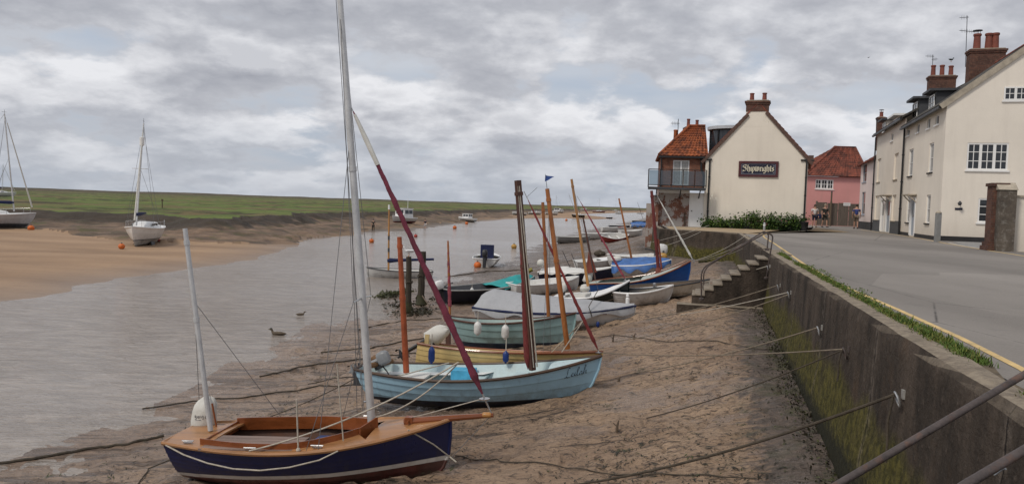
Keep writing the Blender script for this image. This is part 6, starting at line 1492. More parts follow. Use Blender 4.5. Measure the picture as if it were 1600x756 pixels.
rt, L, h = plain('covered_boat', (968, 416), (845, 424), .80, .60, .62, 1.7, hn, 'navy boat with flat white cover and thin fishing rods', cover=m_grp2, ck=dict(ridge=.22, t0=.02, t1=.6, skirt=.05, sag=.01)); 
wires(rt, [(loc(rt, 898, 434), loc(rt, 879, 392)), (loc(rt, 908, 436), loc(rt, 893, 396))], .014, m_engine, 'rod')
b = MB(); p = loc(rt, 845, 411); b.ball(p, .17, 12); b.tube([p+Vector((-.35, -.1, -.25)), p+Vector((-.75, -.15, -.42))], .09, 8, m=1); b.build('buoy', [m_bag, pbr('green gold canister', (.20, .17, .03), .5)], rt)
rt, L, h = plain('rowing_boat', (975, 400), (900, 408), .60, .48, .5, 1.5, hw, 'flat white tender with upturned seat left of the blue tarpaulin', tr=.7, deck=(m_grp, .5))
rt, L, h = plain('covered_boat', (1051, 406), (958, 414), .72, .58, .6, 1.6, hw, 'boat covered by a rumpled bright blue tarpaulin with an orange mast', cover=m_tarpb, ck=dict(ridge=.3, t0=.0, t1=.99, skirt=.22, sag=.05, seed=7)); spar(rt, (990, 419), (967, 310), .045, .032, m_orange, 'mast')
b = MB(); b.ball((-L*.42, -.1, .85), .19, 10, sq=(1.3, .9, .7)); b.build('white_bundle', m_bag, rt)
rt, L, h = plain('motor_boat', (950, 397), (1026, 398), .62, .5, .56, 1.6, hw, 'low white boat with a white outboard at its right end, behind the blue tarpaulin', tr=.75, motor=dict(s=1.5, cowl=m_grp, tilt=-6))
# loose things lying about
def bundle(px, py, wpx, label, mat, name='canvas_bundle', cat='bundle', sq=(1.2, .8, .7)):
    p = gp(px, py); r_ = wpx/1200*p.y/2; o = root(name, p, label, cat)
    b = MB(); b.ball((0, 0, r_*.6), r_, 14, sq=sq); b.v = [(x*(1+.25*(fbm(np.array([x*6/r_*.3+2]), np.array([y*6/r_*.3+z*3/r_]), 3, 5)[0]-.5)), y, z*(1+.5*(fbm(np.array([x*5/r_*.3]), np.array([z*5/r_*.3]), 3, 9)[0]-.5))) for x, y, z in b.v]
    b.build('canvas', mat, o, angle=60); b = MB(); b.tube([(-r_*.9, -r_*.3, r_*.5), (0, -r_*.8, r_*.7), (r_*.9, -r_*.3, r_*.6)], .012, 5); b.build('cord', m_rope, o); return o
bundle(778, 463, 20, 'crumpled white canvas bundle behind the grey covered boat', m_bag)
bundle(937, 401, 16, 'dark heap of nets and old rope on the mud left of the flat white tender', m_roped, 'net_heap', 'heap')
p = gp(1036, 408); o = root('net_float', p, 'yellow brown float lying at the wall right of the white outboard', 'float'); b = MB(); b.ball((0, 0, .2), .2, 12); b.build('ball', m_buoyy, o); b = MB(); b.lathe([(.05, .38), (.05, .46), (.02, .5)], 8); b.build('eye', m_dark, o)
# far row beyond the pub
G2 = 'dinghies drawn up along the far shore'
plain('inflatable_dinghy', (921, 366), (869, 378), .8, .7, .7, 1.7, hgy, 'grey inflatable dinghy with dark bottom, first of the far row', group=G2, n=2, lap=0, rail=pbr('grey rubber tube', (.34, .34, .33), .6), tr=.8, yaw=12)
plain('rowing_boat', (953, 361), (906, 372), .85, .7, .7, 1.6, hw, 'white dinghy lying beyond the grey inflatable', group=G2, yaw=14)
plain('rowing_boat', (980, 362), (938, 376), .8, .65, .65, 1.3, hr, 'red bottomed white canoe leaning towards the camera in the far row', group=G2, heel=22, tr=.1, yaw=20)
plain('rowing_boat', (1003, 362), (968, 369), .85, .7, .7, 1.6, hw, 'low cream dinghy right of the red bottomed canoe', group=G2, tr=.7, yaw=10)
plain('rowing_boat', (978, 354), (940, 361), .9, .75, .75, 1.6, hw, 'white dinghy with red bow cover in the far row', group=G2, deck=(m_buoyr, .7), yaw=15)
plain('covered_boat', (1016, 346), (985, 354), .7, .6, .6, 1.7, hw, 'boat under bright blue tarpaulin at the end of the far row', cover=m_tarpb, ck=dict(ridge=.5, skirt=.3, sag=.05), group=G2, yaw=10)
rt, L, h = plain('sailing_dinghy', (1014, 340), (988, 346), .7, .6, .6, 1.6, hn, 'dark far dinghy with thin leaning mast left of the brick annex', group=G2, yaw=5); spar(rt, (1005, 343), (996, 316), .05, .03, m_dksp, 'mast', 6)
plain('inflatable_dinghy', (985, 350), (952, 354), .6, .5, .5, 1.6, hn, 'dark inflatable low on the far shore behind the canoe', group=G2, n=2, lap=0, tr=.8, yaw=8)
# --- boats afloat and across the creek
GA = 'boats across the creek'
rt, L, h = plain('sailing_dinghy', (573, 418), (676, 424), .62, .50, .48, 1.4, hullpaint('white with dark rail', (.55, .54, .52), (.03, .03, .03), .10, 0, None, rough=.4), 'white sailing dinghy with yellow mast and navy boom cover at the water edge', rail=m_dark, group='boats afloat at the water edge', water=ZW-.10, tr=.6, n=6, lap=.01)
spar(rt, (607, 425), (608, 320), .05, .035, m_yspar, 'mast'); b = MB(); a_, c_ = on_centre(rt, 605, 407), on_centre(rt, 678, 405); b.tube([a_, a_.lerp(c_, .05), a_.lerp(c_, .2), a_.lerp(c_, .6), c_], [.08, .13, .09, .07, .06], 8); b.build('boom_cover', m_navyc, rt)
for (f0, f1, mt) in ((.30, .36, m_dark), (.48, .54, m_dark), (.93, 1.0, m_grp)):
    a_, c_ = on_centre(rt, 607, 425), on_centre(rt, 608, 320); b = MB(); b.tube([a_.lerp(c_, f0), a_.lerp(c_, f1)], .052, 8); b.build('mast_band', mt, rt)
rt, L = place('motor_boat', (768, 393), (754, 408), .75, .62, 'small white motor boat with navy folded canopy and orange buoy at its stern', group='boats afloat at the water edge', water=ZW-.02, Lf=3.9)
h = Hull(L, 1.75, .8, .62, .62, tr=.85, rake=.4, n=3, lap=.004); h.shell('hull', [hw, m_grp2], rt); h.rail('gunwale', m_grp, rt, .07, .01); h.deck('foredeck', m_grp, rt, .6, .985, .0, .1)
b = MB(); b.box((-.45, -.42, .55), (.05, .42, 1.42)); b.box((.05, -.38, .55), (.3, .38, 1.2)); b.build('canopy', m_navyc, rt)
outboard(rt, -L/2-.02, .0, .72, tilt=10, s=1.45, cowl=m_engine)
p = ROOTM[rt.name] @ Vector((-L/2-.5, .55, .15))
def buoy(px, py, rpx, mat, label, z=None, pos=None, cat='buoy'):
    p = atz(px, py, ZW) if z is None else gp(px, py)
    if pos is not None: p = pos
    r_ = rpx/1200*p.y; o = root('mooring_buoy', p, label, cat, 'mooring buoys'); b = MB(); b.ball((0, 0, r_*.62), r_, 16, sq=(1, 1, .92)); b.build('ball', mat, o)
    b = MB(); b.lathe([(r_*.28, r_*1.5), (r_*.26, r_*1.62), (r_*.1, r_*1.75)], 10); b.tube([(r_*.12*math.cos(a), 0, r_*1.75+r_*.12*math.sin(a)) for a in [i*.7 for i in range(9)]], r_*.04, 5); b.build('eye', m_dark, o); return o
buoy(746, 418, 6, m_buoyo, 'orange buoy touching the stern of the small white motor boat')
buoy(580.5, 379, 4, m_buoyo, 'orange pink buoy afloat left of the yellow mast'); buoy(649.5, 370.5, 3.0, m_buoyr, 'dark red buoy afloat in mid creek'); buoy(710.5, 357.5, 3.2, m_buoyo, 'pale orange buoy below the cabin cruiser'); buoy(803, 388, 4.5, m_buoyy, 'faded yellow buoy on the near shore edge')
buoy(48.5, 359.5, 5.0, m_buoyo, 'orange buoy on the sand at the bow of the left yacht', 0); buoy(190, 388, 5, m_buoyo, 'orange buoy on the sand below the bow of the second yacht', 0); buoy(248.5, 378, 2.8, m_buoyr, 'small red buoy behind the second yacht', 0)
buoy(729, 350.5, 2.6, m_buoyo, 'small orange buoy at the bow of the cabin cruiser'); buoy(885, 345, 2, m_buoyo, 'tiny orange buoy left of the dark far boat')
def yacht(name, bow, stern, label, L, B, topc, botc, masttop, mastbase, stripe=None, cover=True, boom=True, group='yachts aground on the sandbank', heel=0, rails=True, hm=1.25, lean=None, sink=.1, headsail=True, hood=False, yaw=None):
    rt, L = place(name, bow, stern, hm*1.12, hm, label, group, heel, sink, Lf=L, yaw=yaw)
    h = Hull(L, B, hm*1.12, hm*.95, hm, tr=.62, rake=L*.13, srake=-.15, n=3, lap=0.0, fore=1.5)
    hp = hullpaint('yacht topsides '+label, topc, botc, hm*.32, 0, stripe, .06, .35, (.25, .22, .18), .3)
    h.shell('hull', [hp, m_grp2], rt, inner=False); h.rail('gunwale', m_grp, rt, .06, .0); h.deck('deck', m_grp, rt, 0, .985, .0, .08, n=20)
    b = MB(); rows = []
    for (f, w_, z_) in ((.30, .62, .0), (.31, .60, .40), (.46, .58, .44), (.60, .48, .38), (.70, .34, .22), (.74, .28, .0)):
        g_ = h.gun(f, 1); rows.append([Vector((g_.x, B/2*w_*k, g_.z+.03+z_*q)) for k, q in ((-1.08, 0), (-.92, .85), (-.5, 1.0), (0, 1.04), (.5, 1.0), (.92, .85), (1.08, 0))])
    b.grid(rows, flip=True); b.poly(rows[0][::1]); ca = b.build('cabin', m_grp, rt, angle=25)
    for sd in (-1, 1):
        for (f0, f1) in ((.36, .46), (.50, .58)):
            g0_, g1_ = h.gun(f0, 1), h.gun(f1, 1); b = MB(); y = sd*B/2*.60
            b.obox((g0_.x, y, g0_.z+.18), (g1_.x-g0_.x, -sd*B*.02, 0), (0, 0, .15), (0, sd*.02, 0)); b.build('cabin_window', m_glass, ca)
    mm, mA, mC = spar(rt, mastbase, masttop, .06, .045, m_alu, 'mast', 8); b = MB()
    wires(rt, [(h.gun(.98, 1), mC), ((-L/2+.1, 0, hm+.1), mC), (h.gun(.55, -1), mA.lerp(mC, .95)), (h.gun(.55, 1), mA.lerp(mC, .95)), (h.gun(.5, -1), mA.lerp(mC, .55)), (h.gun(.5, 1), mA.lerp(mC, .55))], .010)
    b.tube([mA.lerp(mC, .55)-Vector((0, .55, 0)), mA.lerp(mC, .55)+Vector((0, .55, 0))], .02, 5); b.build('spreader', m_alu, mm)
    b = MB(); b.tube([mC, mC+Vector((0, 0, .35))], .012, 5); b.tube([mC+Vector((-.2, 0, .15)), mC+Vector((.15, 0, .15))], .012, 5); b.build('wind_vane', m_dark, mm)
    if boom:
        b = MB(); a_ = mA+Vector((0, 0, .75)); c_ = a_+Vector((-L*.40, 0, .05)); b.tube([a_, a_.lerp(c_, .1), a_.lerp(c_, .6), c_], [.08, .15, .11, .06], 8); b.build('boom_cover', m_navyc, rt)
    if headsail: 
        b = MB(); q0, q1 = Vector(h.gun(.98, 1)), mC; K = 12; b.tube([q0.lerp(q1, .06+.85*i/K) for i in range(K+1)], [.05*(1-.5*i/K)+.012 for i in range(K+1)], 6); b.build('furled_jib', m_bag, rt)
    if rails:
        b = MB()
        for sd in (-1, 1):
            P_ = [h.gun(t, sd, .05, .45) for t in (0, .1, .25, .4, .6, .8, .95)]; b.tube(P_, .012, 5)
            for t in (0, .12, .3, .5, .7, .88, .95): b.tube([h.gun(t, sd, .05), h.gun(t, sd, .05, .46)], .012, 5)
        b.build('guard_rail', m_chrome, rt)
    b = MB(); b.box((-L/2-.06, -.03, .05), (-L/2+.08, .03, hm*.9)); b.build('rudder', m_grp, rt)
    for sd in (-1, 1):
        b = MB(); b.obox((-.5, sd*B*.22, .25), (.9, 0, 0), (0, .06, 0), (0, sd*.12, -.40)); b.build('bilge_keel', m_dark, rt)
    if hood:
        b = MB(); b.grid([[Vector((-L*.16-.25*k, y, hm+.42+.45*math.cos(y/(B*.42)*1.3)*(.6+.4*k))) for y in (-B*.34, -B*.2, 0, B*.2, B*.34)] for k in (0, .5, 1)]); b.build('spray_hood', m_navyc, rt)
    return rt, h
ya_, _ = yacht('sailing_yacht', (192, 356), (252, 351), 'white yacht aground on the sand with blue boom cover and buoy under its bow', 6.4, 2.35, (.72, .71, .69), (.34, .33, .31), (224.5, 193), (213, 352), stripe=(.10, .11, .13))
b = MB(); p = on_centre(ya_, 222, 221); b.lathe([(.05, -.32), (.16, -.28), (.16, .28), (.05, .32)], 10, o=p); b.build('radar_reflector', m_grp, ya_)
rt_, h_ = yacht('sailing_yacht', (26, 352), (-68, 352), 'pale grey yacht cut by the left edge of the photo, with navy spray hood', 7.2, 2.5, (.50, .49, .50), (.045, .045, .05), (7, 178), (22, 330), hood=True, hm=1.2, yaw=35)
yacht('sailing_yacht', (16, 300), (-18, 300), 'distant yacht behind the marsh at the far left edge', 8, 2.5, (.58, .58, .57), (.10, .1, .1), (5, 258), (3, 298), group='distant yachts', rails=False, sink=.3)
# fishing boat & cruiser
def cruiser(name, bow, stern, label, L, B, botc, wheel, hm=1.05, group=GA, mast=None, water=None, red=False, yaw=None):
    rt, L = place(name, bow, stern, hm*1.2, hm, label, group, 0, .08, Lf=L, water=water, yaw=yaw)
    h = Hull(L, B, hm*1.25, hm*.9, hm*.9, tr=.8, rake=L*.14, srake=0, n=3, lap=.0); hp = hullpaint('cruiser topsides '+label[:9], (.58, .57, .55), botc, hm*.42, 0, None, rough=.4)
    h.shell('hull', [hp, m_grp2], rt, inner=True); h.rail('gunwale', m_grp, rt, .08, .0); h.deck('foredeck', m_grp, rt, .55, .985, .0, .1)
    x0, x1, hh = wheel; b = MB(); B2 = B*.36
    b.poly([(x0, -B2, hm*.8), (x1, -B2, hm*.8), (x1-.15, -B2*.92, hm+hh), (x0+.05, -B2*.92, hm+hh)]); b.poly([(x0, B2, hm*.8), (x0+.05, B2*.92, hm+hh), (x1-.15, B2*.92, hm+hh), (x1, B2, hm*.8)])
    b.poly([(x0, -B2, hm*.8), (x0+.05, -B2*.92, hm+hh), (x0+.05, B2*.92, hm+hh), (x0, B2, hm*.8)]); b.poly([(x1, -B2, hm*.8), (x1, B2, hm*.8), (x1-.15, B2*.92, hm+hh), (x1-.15, -B2*.92, hm+hh)])
    b.box((x0-.1, -B2*1.02, hm+hh), (x1+.05, B2*1.02, hm+hh+.07)); wh = b.build('wheelhouse', m_grp, rt, smooth=False)
    for sd in (-1, 1):
        n_ = 2
        for i in range(n_):
            b = MB(); xa = x0+.15+(x1-x0-.4)*i/n_; xb = xa+(x1-x0-.4)/n_-.1; b.poly([(xa, sd*B2*.985, hm+hh*.42), (xb, sd*B2*.985, hm+hh*.42), (xb, sd*B2*.94, hm+hh*.85), (xa, sd*B2*.94, hm+hh*.85)][::sd]); b.build('pane', m_glass, wh, smooth=False)
    for xx, q in ((x1+.005, 1), (x0-.008, -1)):
        for k in (-1, 1):
            b = MB(); f = .12*q; b.poly([(xx-.075*(q > 0)+.0, k*B2*.1, hm+hh*.45), (xx-.075*(q > 0), k*B2*.8, hm+hh*.45), (xx-.13*(q > 0)+.04*(q < 0), k*B2*.78, hm+hh*.85), (xx-.13*(q > 0)+.04*(q < 0), k*B2*.1, hm+hh*.85)]); b.build('pane', m_glass, wh, smooth=False)
    if mast: b = MB(); b.tube([(x0+.3, 0, hm+hh), (x0+.3, 0, hm+hh+mast)], .03, 6); b.build('mast', m_grp, rt)
    b = MB()
    for sd in (-1, 1):
        b.tube([h.gun(t, sd, .05, .4) for t in (.58, .7, .85, .97)], .02, 5)
        for t in (.58, .72, .86): b.tube([h.gun(t, sd, .05), h.gun(t, sd, .05, .4)], .015, 5)
    b.build('guard_rail', m_chrome, rt); return rt
cruiser('fishing_boat', (620, 347), (638, 345.5), 'white fishing boat with wheelhouse and red bottom on the far mud bank', 5.4, 2.5, (.13, .02, .025), (-1.6, .9, 1.35), mast=1.7, red=True, yaw=-118)
cruiser('cabin_cruiser', (718.5, 343.5), (740, 344), 'small white cabin cruiser at the far waterline above the motor boat', 4.6, 1.8, (.05, .05, .05), (-1.0, .8, .85), .8, yaw=142)
cruiser('cabin_cruiser', (800, 334), (822, 333.5), 'white day cruiser on the sand behind the dark brown mast', None, 2.0, (.04, .04, .05), (-1.2, .8, .6), .9, yaw=165)
GD_ = 'distant boats on the far sand'
for (bw, stn, lab, L, bot, hs) in (((862, 329), (881, 330.5), 'distant white motor yacht, largest of the far boats', 9.0, (.05, .05, .06), 1.4), ((826, 333.5), (846, 333.5), 'distant low white boat left of the largest far boat', 6.0, (.05, .05, .05), .5), ((852, 333.5), (872, 334), 'distant dark hulled launch with white top', 6.0, (.03, .03, .035), .7),
                                   ((907, 326.5), (919, 326.8), 'distant pale cruiser left of the red hulled boat', 7.0, (.06, .05, .05), .9), ((961, 332), (972, 332), 'distant small cruiser, second from the right on the sand', 5.5, (.04, .04, .04), .8)):
    cruiser('cabin_cruiser', bw, stn, lab, None, 2.3, bot, (-L*.22, L*.1, hs), 1.0, GD_, yaw=8 if bw[0] < stn[0]-15 else 172)
for (bw, stn, lab, L, tc, mt, mb_) in (((946, 330), (926, 329), 'distant red hulled yacht on the far sand', 8, (.17, .03, .035), (936.5, 309), (936, 328)), ((957, 327), (967, 327), 'distant white yacht at the right of the far sand', 7.5, (.56, .56, .55), (963, 308), (962, 326)), ((893, 338), (913, 338), 'dark hulled yacht afloat off the near shore, mast bare', 5.6, (.03, .026, .022), (889, 304), (901, 336)), ((866, 327), (880, 327.5), 'distant pale yacht behind the largest far boat', 8, (.5, .5, .5), (869, 305), (869, 326))):
    yacht('sailing_yacht', bw, stn, lab, None, 2.4, tc, (.05, .03, .03), mt, mb_, group=GD_, yaw=0 if bw[0] > stn[0] else 180, rails=False, boom=False, headsail=False, sink=.1, hm=1.1)
plain('rowing_boat', (995, 331.5), (1006, 332), .8, .7, .7, 2.0, hw, 'far white dinghy close to the annex corner', group=GD_, yaw=20); plain('rowing_boat', (947, 339), (957, 339.5), .6, .5, .5, 2.2, hn, 'far dark punt lying on the sand spit', group=GD_, yaw=0)
# ------------------------------------------------------------------ posts, ropes, birds, people, seaweed
def wpost(px, yb, yt, wpx, label, lean=0):
    p = gp(px, yb); t_ = aty(px+lean, yt, p.y); r_ = wpx/1200*p.y/2; o = root('timber_pile', p, label, 'post', 'old mooring piles')
    b = MB(); K = 9; P = [Vector((0, 0, -.3)).lerp(t_-p, i/K)+Vector((random.gauss(0, r_*.05), random.gauss(0, r_*.05), 0)) for i in range(K+1)]; b.tube(P, [r_*(1.15-.2*i/K)*random.uniform(.94, 1.06) for i in range(K+1)], 9); b.build('pile', pbr('black weathered pile', (.045, .036, .026), .9, .45, 4, .8, stretch=(4, 4, .4), grime=(.05, .055, .02)), o)
    b = MB(); L = (t_-p).length; b.lathe([(r_*1.3, -.02), (r_*1.9, .05), (r_*1.3, .25), (r_*1.15, .4), (r_*.9, .38)], 9); b.v = [(x*random.uniform(.85, 1.2), y*random.uniform(.85, 1.2), z) for x, y, z in b.v]; b.build('weed_collar', pbr('dark bladder weed', (.035, .033, .012), .6, .4, 8, .8), o)
    b = MB(); b.tube([(r_*1.15*math.cos(a), r_*1.15*math.sin(a), L*.55+.03*math.sin(3*a)) for a in [i*.45 for i in range(15)]], .022, 5); b.build('rope_turn', m_roped, o); return o
wpost(638, 489, 401, 9, 'left one of two black timber piles standing in the weed mound', 1); wpost(657, 477, 393, 10, 'right and taller of two black timber piles', 4)
m_weed = pbr('dark seaweed', (.030, .026, .013), .5, .5, 8, .8, spec=.4); m_weedg = pbr('green weed', (.055, .060, .020), .7, .4, 8, .8)
def heap(name, pts, mat, label=None, kind='stuff'):
    b = MB()
    for (px, py, wpx, n) in pts:
        c = gp(px, py); w_ = wpx/1200*c.y/2
        for _ in range(n):
            x, y = c.x+random.gauss(0, w_*.5), c.y+random.gauss(0, w_*.9); z = max(ZW, gz(x, y))+abs(random.gauss(0, .05))
            leafq(b, (x, y, z), random.uniform(.03, .09))
    tag(b.build(name, mat, smooth=False), kind=kind)
heap('weed_mound', [(652, 488, 60, 420), (625, 478, 60, 160), (690, 470, 50, 110), (610, 464, 30, 120)], m_weed)
heap('green_weed', [(612, 460, 34, 420), (600, 464, 24, 150), (638, 456, 20, 120)], m_weedg)
# seaweed scraps over the mud, and along the wall foot
b = MB(); cnt = 0
_n = 90000; _Y = 7.0+46*RNG.random(_n)**2.0; _X = RNG.uniform(-12, 11, _n)
_dN = fbm(_X*.55, _Y*.35, 4, 61); _dW = 1.66+.245*_Y-_X
_ok = (RNG.random(_n) < np.interp(_dN, [.36, .48, .62], [.03, .35, 1.0])*np.interp(_dW, [0, .6, 1.6, 2.5, 7, 12], [1.2, .5, .5, .9, .8, .35])) & (_dW > .15)
for X, Y in zip(_X[_ok].tolist(), _Y[_ok].tolist()):
    if cnt > 13000: break
    px, py = topx((X, Y, -2))
    if not (-20 < px < 1400 and py < 800): continue
    zg = gz(X, Y)
    if zg < ZW+.03: continue
    zg = gzd(X, Y); cnt += 1
    a = random.uniform(0, 6.28); ln = random.expovariate(1/.055)+.02; k = 0 if random.random() < .85 else 1
    n_ = 1+int(random.expovariate(1/1.1))
    for _ in range(n_):
        a += random.gauss(0, .7); q = Vector((X+random.gauss(0, .04), Y+random.gauss(0, .04), zg+.010+random.random()*.015)); d = Vector((math.cos(a)*ln, math.sin(a)*ln*.8, random.uniform(-.005, .03))); s_ = Vector((-math.sin(a), math.cos(a), .2))*random.uniform(.004, .012)
        b.poly([q-d/2, q+s_, q+d/2, q-s_], k)
tag(b.build('seaweed', [m_weed, m_weedg], smooth=False), kind='stuff')
b = MB()
for i in range(900):
    Y = random.uniform(5.5, 18); q = wl(Y, -abs(random.gauss(.0, .16))-.10); z = gz(q.x, q.y)+abs(random.gauss(.0, .05)); 
    for _ in range(2): leafq(b, (q.x+random.gauss(0, .03), q.y+random.gauss(0, .05), z), random.uniform(.012, .032), 0 if random.random() < .8 else 1)
tag(b.build('wall_foot_weed', [m_weed, m_weedg], smooth=False), kind='stuff')
# broken sticks poking out of the mud
for (px, py, hpx, lab) in ((957, 535, 14, 'short broken stake in the mud right of the grey covered boat'), (990, 530, 10, 'thin broken stake, right of the pair on the open mud'), (963, 672, 16, 'thin stick standing in the mud below the lettered bow'), (966, 597, 9, 'tiny stub of a stake near the lettered bow')):
    p = gp(px, py); hh = hpx/1200*p.y; b = MB(); b.tube([(0, 0, -.1), (.01, 0, hh*.5), (.03, .01, hh)], [.022, .018, .010], 6); b.tube([(.01, 0, hh*.4), (-.05, .02, hh*.7)], [.012, .006], 5)
    o = b.build('stake', m_wood, mat=Matrix.Translation(p)); tag(o, lab, 'stake', 'stakes in the mud')
# mooring ropes
def gdrape(pts, n=10, lift=.018):
    P = [gp(*q) for q in pts]; out = []
    for a, c in zip(P, P[1:]):
        for i in range(n):
            q = a.lerp(c, i/n); q.x += random.gauss(0, .01); q.y += random.gauss(0, .012); out.append(q)
    out.append(P[-1]); z = [gzd(p.x, p.y) for p in out]
    return [Vector((p.x, p.y, max(zz, ZW-.05)+lift)) for p, zz in zip(out, z)]
def rope(name, pts, r, mat, label, group='mooring ropes', cat='rope'):
    b = MB(); b.tube(pts, r, 7); o = b.build(name, mat); return tag(o, label, cat, group)
def ring(px, py, label, white=True):
    # on the wall face
    n = Vector((-.971, .238)); o2 = wl(0); r = ray(px, py); k = n.dot(o2-EYE.xy)/n.dot(r.xy); p = EYE+r*k
    o = root('mooring_ring', p, label, 'mooring ring', 'mooring rings on the quay wall', rz=math.atan2(.97, .238))
    b = MB(); b.box((-.03, -.012, -.035), (.03, .03, .035)); b.build('plate', pbr('galvanised plate', (.30, .29, .27), .6, .2, 6) if white else m_rust, o)
    b = MB(); b.tube([(.055*math.cos(a), .06+.02*math.sin(a), -.045+.055*math.sin(a)) for a in [i*.6283 for i in range(11)]], .010, 6); b.build('ring', m_steel if white else m_rust, o)
    return p+Vector((-.06, .02, 0))
R1 = ring(1416, 616, 'mooring ring with white plate nearest the camera on the quay wall'); R2 = ring(1330, 546, 'rusty mooring ring at the fork of two ropes', False); R3 = ring(1287, 512, 'mooring ring third from the camera on the quay wall'); R4 = ring(1238, 457, 'mooring ring fourth along the quay wall'); R5 = ring(1221, 446, 'mooring ring fifth along the quay wall'); R6 = ring(1204, 416, 'mooring ring beside the foot of the handrail')
def to_ground(a, px, py, sag=.05, n=16): return sagline(a, gp(px, py)+Vector((0, 0, .02)), sag, n)
rope('mooring_rope', to_ground(R1, 880, 762, .10), .013, m_roped, 'thick dark rope from the nearest ring down to the mud at the bottom edge')
rope('mooring_rope', sagline(R2, aty(941, 551, 13.6), .06), .008, m_ropeg, 'level rope from the rusty ring to the pale yellow bow')
rope('mooring_rope', to_ground(R2, 1010, 655, .06), .008, m_roped, 'rope from the rusty ring sloping down across the open mud')
rope('mooring_rope', to_ground(R3, 985, 585, .06), .009, m_ropeg, 'rope from the third ring running down towards the lettered bow')
rope('mooring_rope', sagline(R4, aty(990, 500, 21.5), .08), .009, m_rope, 'pale rope from the fourth ring to the grey covered boat')
rope('mooring_rope', to_ground(R4+Vector((0, 0, -.04)), 960, 535, .1), .009, m_ropeg, 'second rope from the fourth ring down on to the mud')
rope('mooring_rope', to_ground(R5, 1010, 500, .06), .010, m_ropeg, 'rope from the fifth ring down to the mud behind the grey covered boat')
rope('mooring_rope', sagline(R6, aty(1055, 447, 24), .06), .010, m_rope, 'pale rope from the handrail foot to the small white rowing boat')
for (x, y, lab) in ((1172, 383, 'lowest of the pale ropes from the blue bow to the step wall'), (1176, 372, 'middle one of the pale ropes from the blue bow'), (1168, 366, 'upper pale rope from the blue bow to the corner wall')):
    rope('mooring_rope', sagline(aty(x, y, 30), aty(1082, 408, 25.5), .12), .009, m_rope, lab)
rope('mooring_rope', sagline(aty(1095, 362, 36), aty(1038, 384, 33), .05), .010, m_rope, 'pale rope at the far corner wall above the white outboard'); rope('mooring_rope', sagline(aty(1108, 352, 36), aty(1020, 378, 33), .05), .010, m_rope, 'topmost pale rope crossing the far corner wall')
# tail of rope hanging from the near ring
for (Rg, L_, lab) in ((R1, .55, 'tail of dark rope hanging below the nearest ring'), (R2, .35, 'tail of rope hanging from the rusty ring')):
    rope('rope_tail', [Rg+Vector((-.03, .0, -.02)), Rg+Vector((-.05, .02, -L_*.4)), Rg+Vector((-.04, .03, -L_*.75)), Rg+Vector((-.06, .0, -L_))], .010, m_roped, lab, 'rope tails')
# bow and stern lines lying on the mud
rope('mooring_rope', gdrape([(712, 712), (800, 722), (940, 735), (1180, 752)]), .008, m_roped, 'thin rope lying on the mud from the navy bow to the bottom edge')
rope('mooring_chain', gdrape([(-10, 726), (60, 716), (130, 703), (200, 695), (256, 684)], 8), .022, m_roped, 'weedy mooring chain from the left edge to the navy stern', cat='chain')
rope('mooring_rope', [ROOTM['sailing_dayboat'] @ Vector((-1.9, .1, .3))]+gdrape([(232, 735), (205, 765)]), .010, m_roped, 'short dark rope from the navy stern down to the mud')
rope('mooring_rope', gdrape([(222, 640), (300, 628), (380, 622), (500, 604), (575, 600)]), .014, m_roped, 'weedy rope across the mud behind the white motor bag')
rope('mooring_rope', sagline(aty(562, 587, 13.2), gp(395, 662)+Vector((0, 0, .02)), .05), .008, m_roped, 'dark rope from the light blue stern to the navy boat')
rope('mooring_rope', gdrape([(405, 590), (470, 575), (560, 562), (660, 552)]), .016, m_roped, 'weedy rope on the mud towards the pale yellow stern'); rope('mooring_rope', gdrape([(480, 602), (540, 590), (600, 576)]), .010, m_roped, 'short rope on the mud left of the light blue boat')
rope('mooring_rope', gdrape([(500, 552), (560, 545), (640, 532), (700, 520)]), .018, m_roped, 'weedy rope on the mud towards the sea green boat')
rope('mooring_rope', gdrape([(560, 515), (610, 505), (690, 500)]), .018, m_roped, 'dark rope on the mud below the weed mound'); rope('mooring_rope', gdrape([(640, 436), (700, 432), (760, 425), (830, 420)]), .03, m_roped, 'dark rope along the shore below the white motor boat'); rope('mooring_rope', gdrape([(940, 525), (1040, 532), (1180, 545), (1240, 548)]), .009, m_roped, 'thin rope lying on the open mud in front of the weedy wall')
rope('mooring_rope', sagline(aty(690, 490, 22), aty(660, 462, 25), .1), .02, m_wood, 'pale spar like rope from the right pile to the sea green boat')
# birds
def bird(p, yaw, s, body, head, label, fly=False, cat='bird', swim=False, name='bird'):
    M = Matrix.Translation(p) @ Matrix.Rotation(yaw, 4, 'Z') @ Matrix.Scale(s, 4); o = empty(name, mat=M, label=label, cat=cat)
    b = MB(); b.tube([(-.30, 0, .09), (-.22, 0, .085), (-.10, 0, .075), (.05, 0, .07), (.14, 0, .085), (.18, 0, .13), (.20, 0, .19), (.22, 0, .225), (.26, 0, .225), (.29, 0, .215), (.34, 0, .208)], [.012, .05, .085, .09, .072, .042, .036, .045, .040, .020, .008], 10, sq=.9)
    b.build('body', body, o)
    b = MB(); b.ball((.235, 0, .232), .047, 10, sq=(1.1, .9, .9)); b.build('head_plumage', head, o)
    for sd in (-1, 1):
        b = MB()
        if fly: b.poly([(.1, sd*.05, .1), (.05, sd*.35, .2), (-.1, sd*.7, .12), (-.02, sd*.35, .17), (-.1, sd*.05, .1)])
        else: b.tube([(.08, sd*.075, .10), (-.08, sd*.085, .10), (-.26, sd*.03, .10)], [.02, .05, .012], 8, sq=.4)
        b.build('wing', body, o)
    if not swim and not fly:
        for sd in (-1, 1): b = MB(); b.tube([(0, sd*.03, 0), (0, sd*.03, -.16)], .010, 5); b.tube([(0, sd*.03, -.16), (.06, sd*.03, -.16)], .010, 5); b.build('leg', m_yspar, o)
    return o
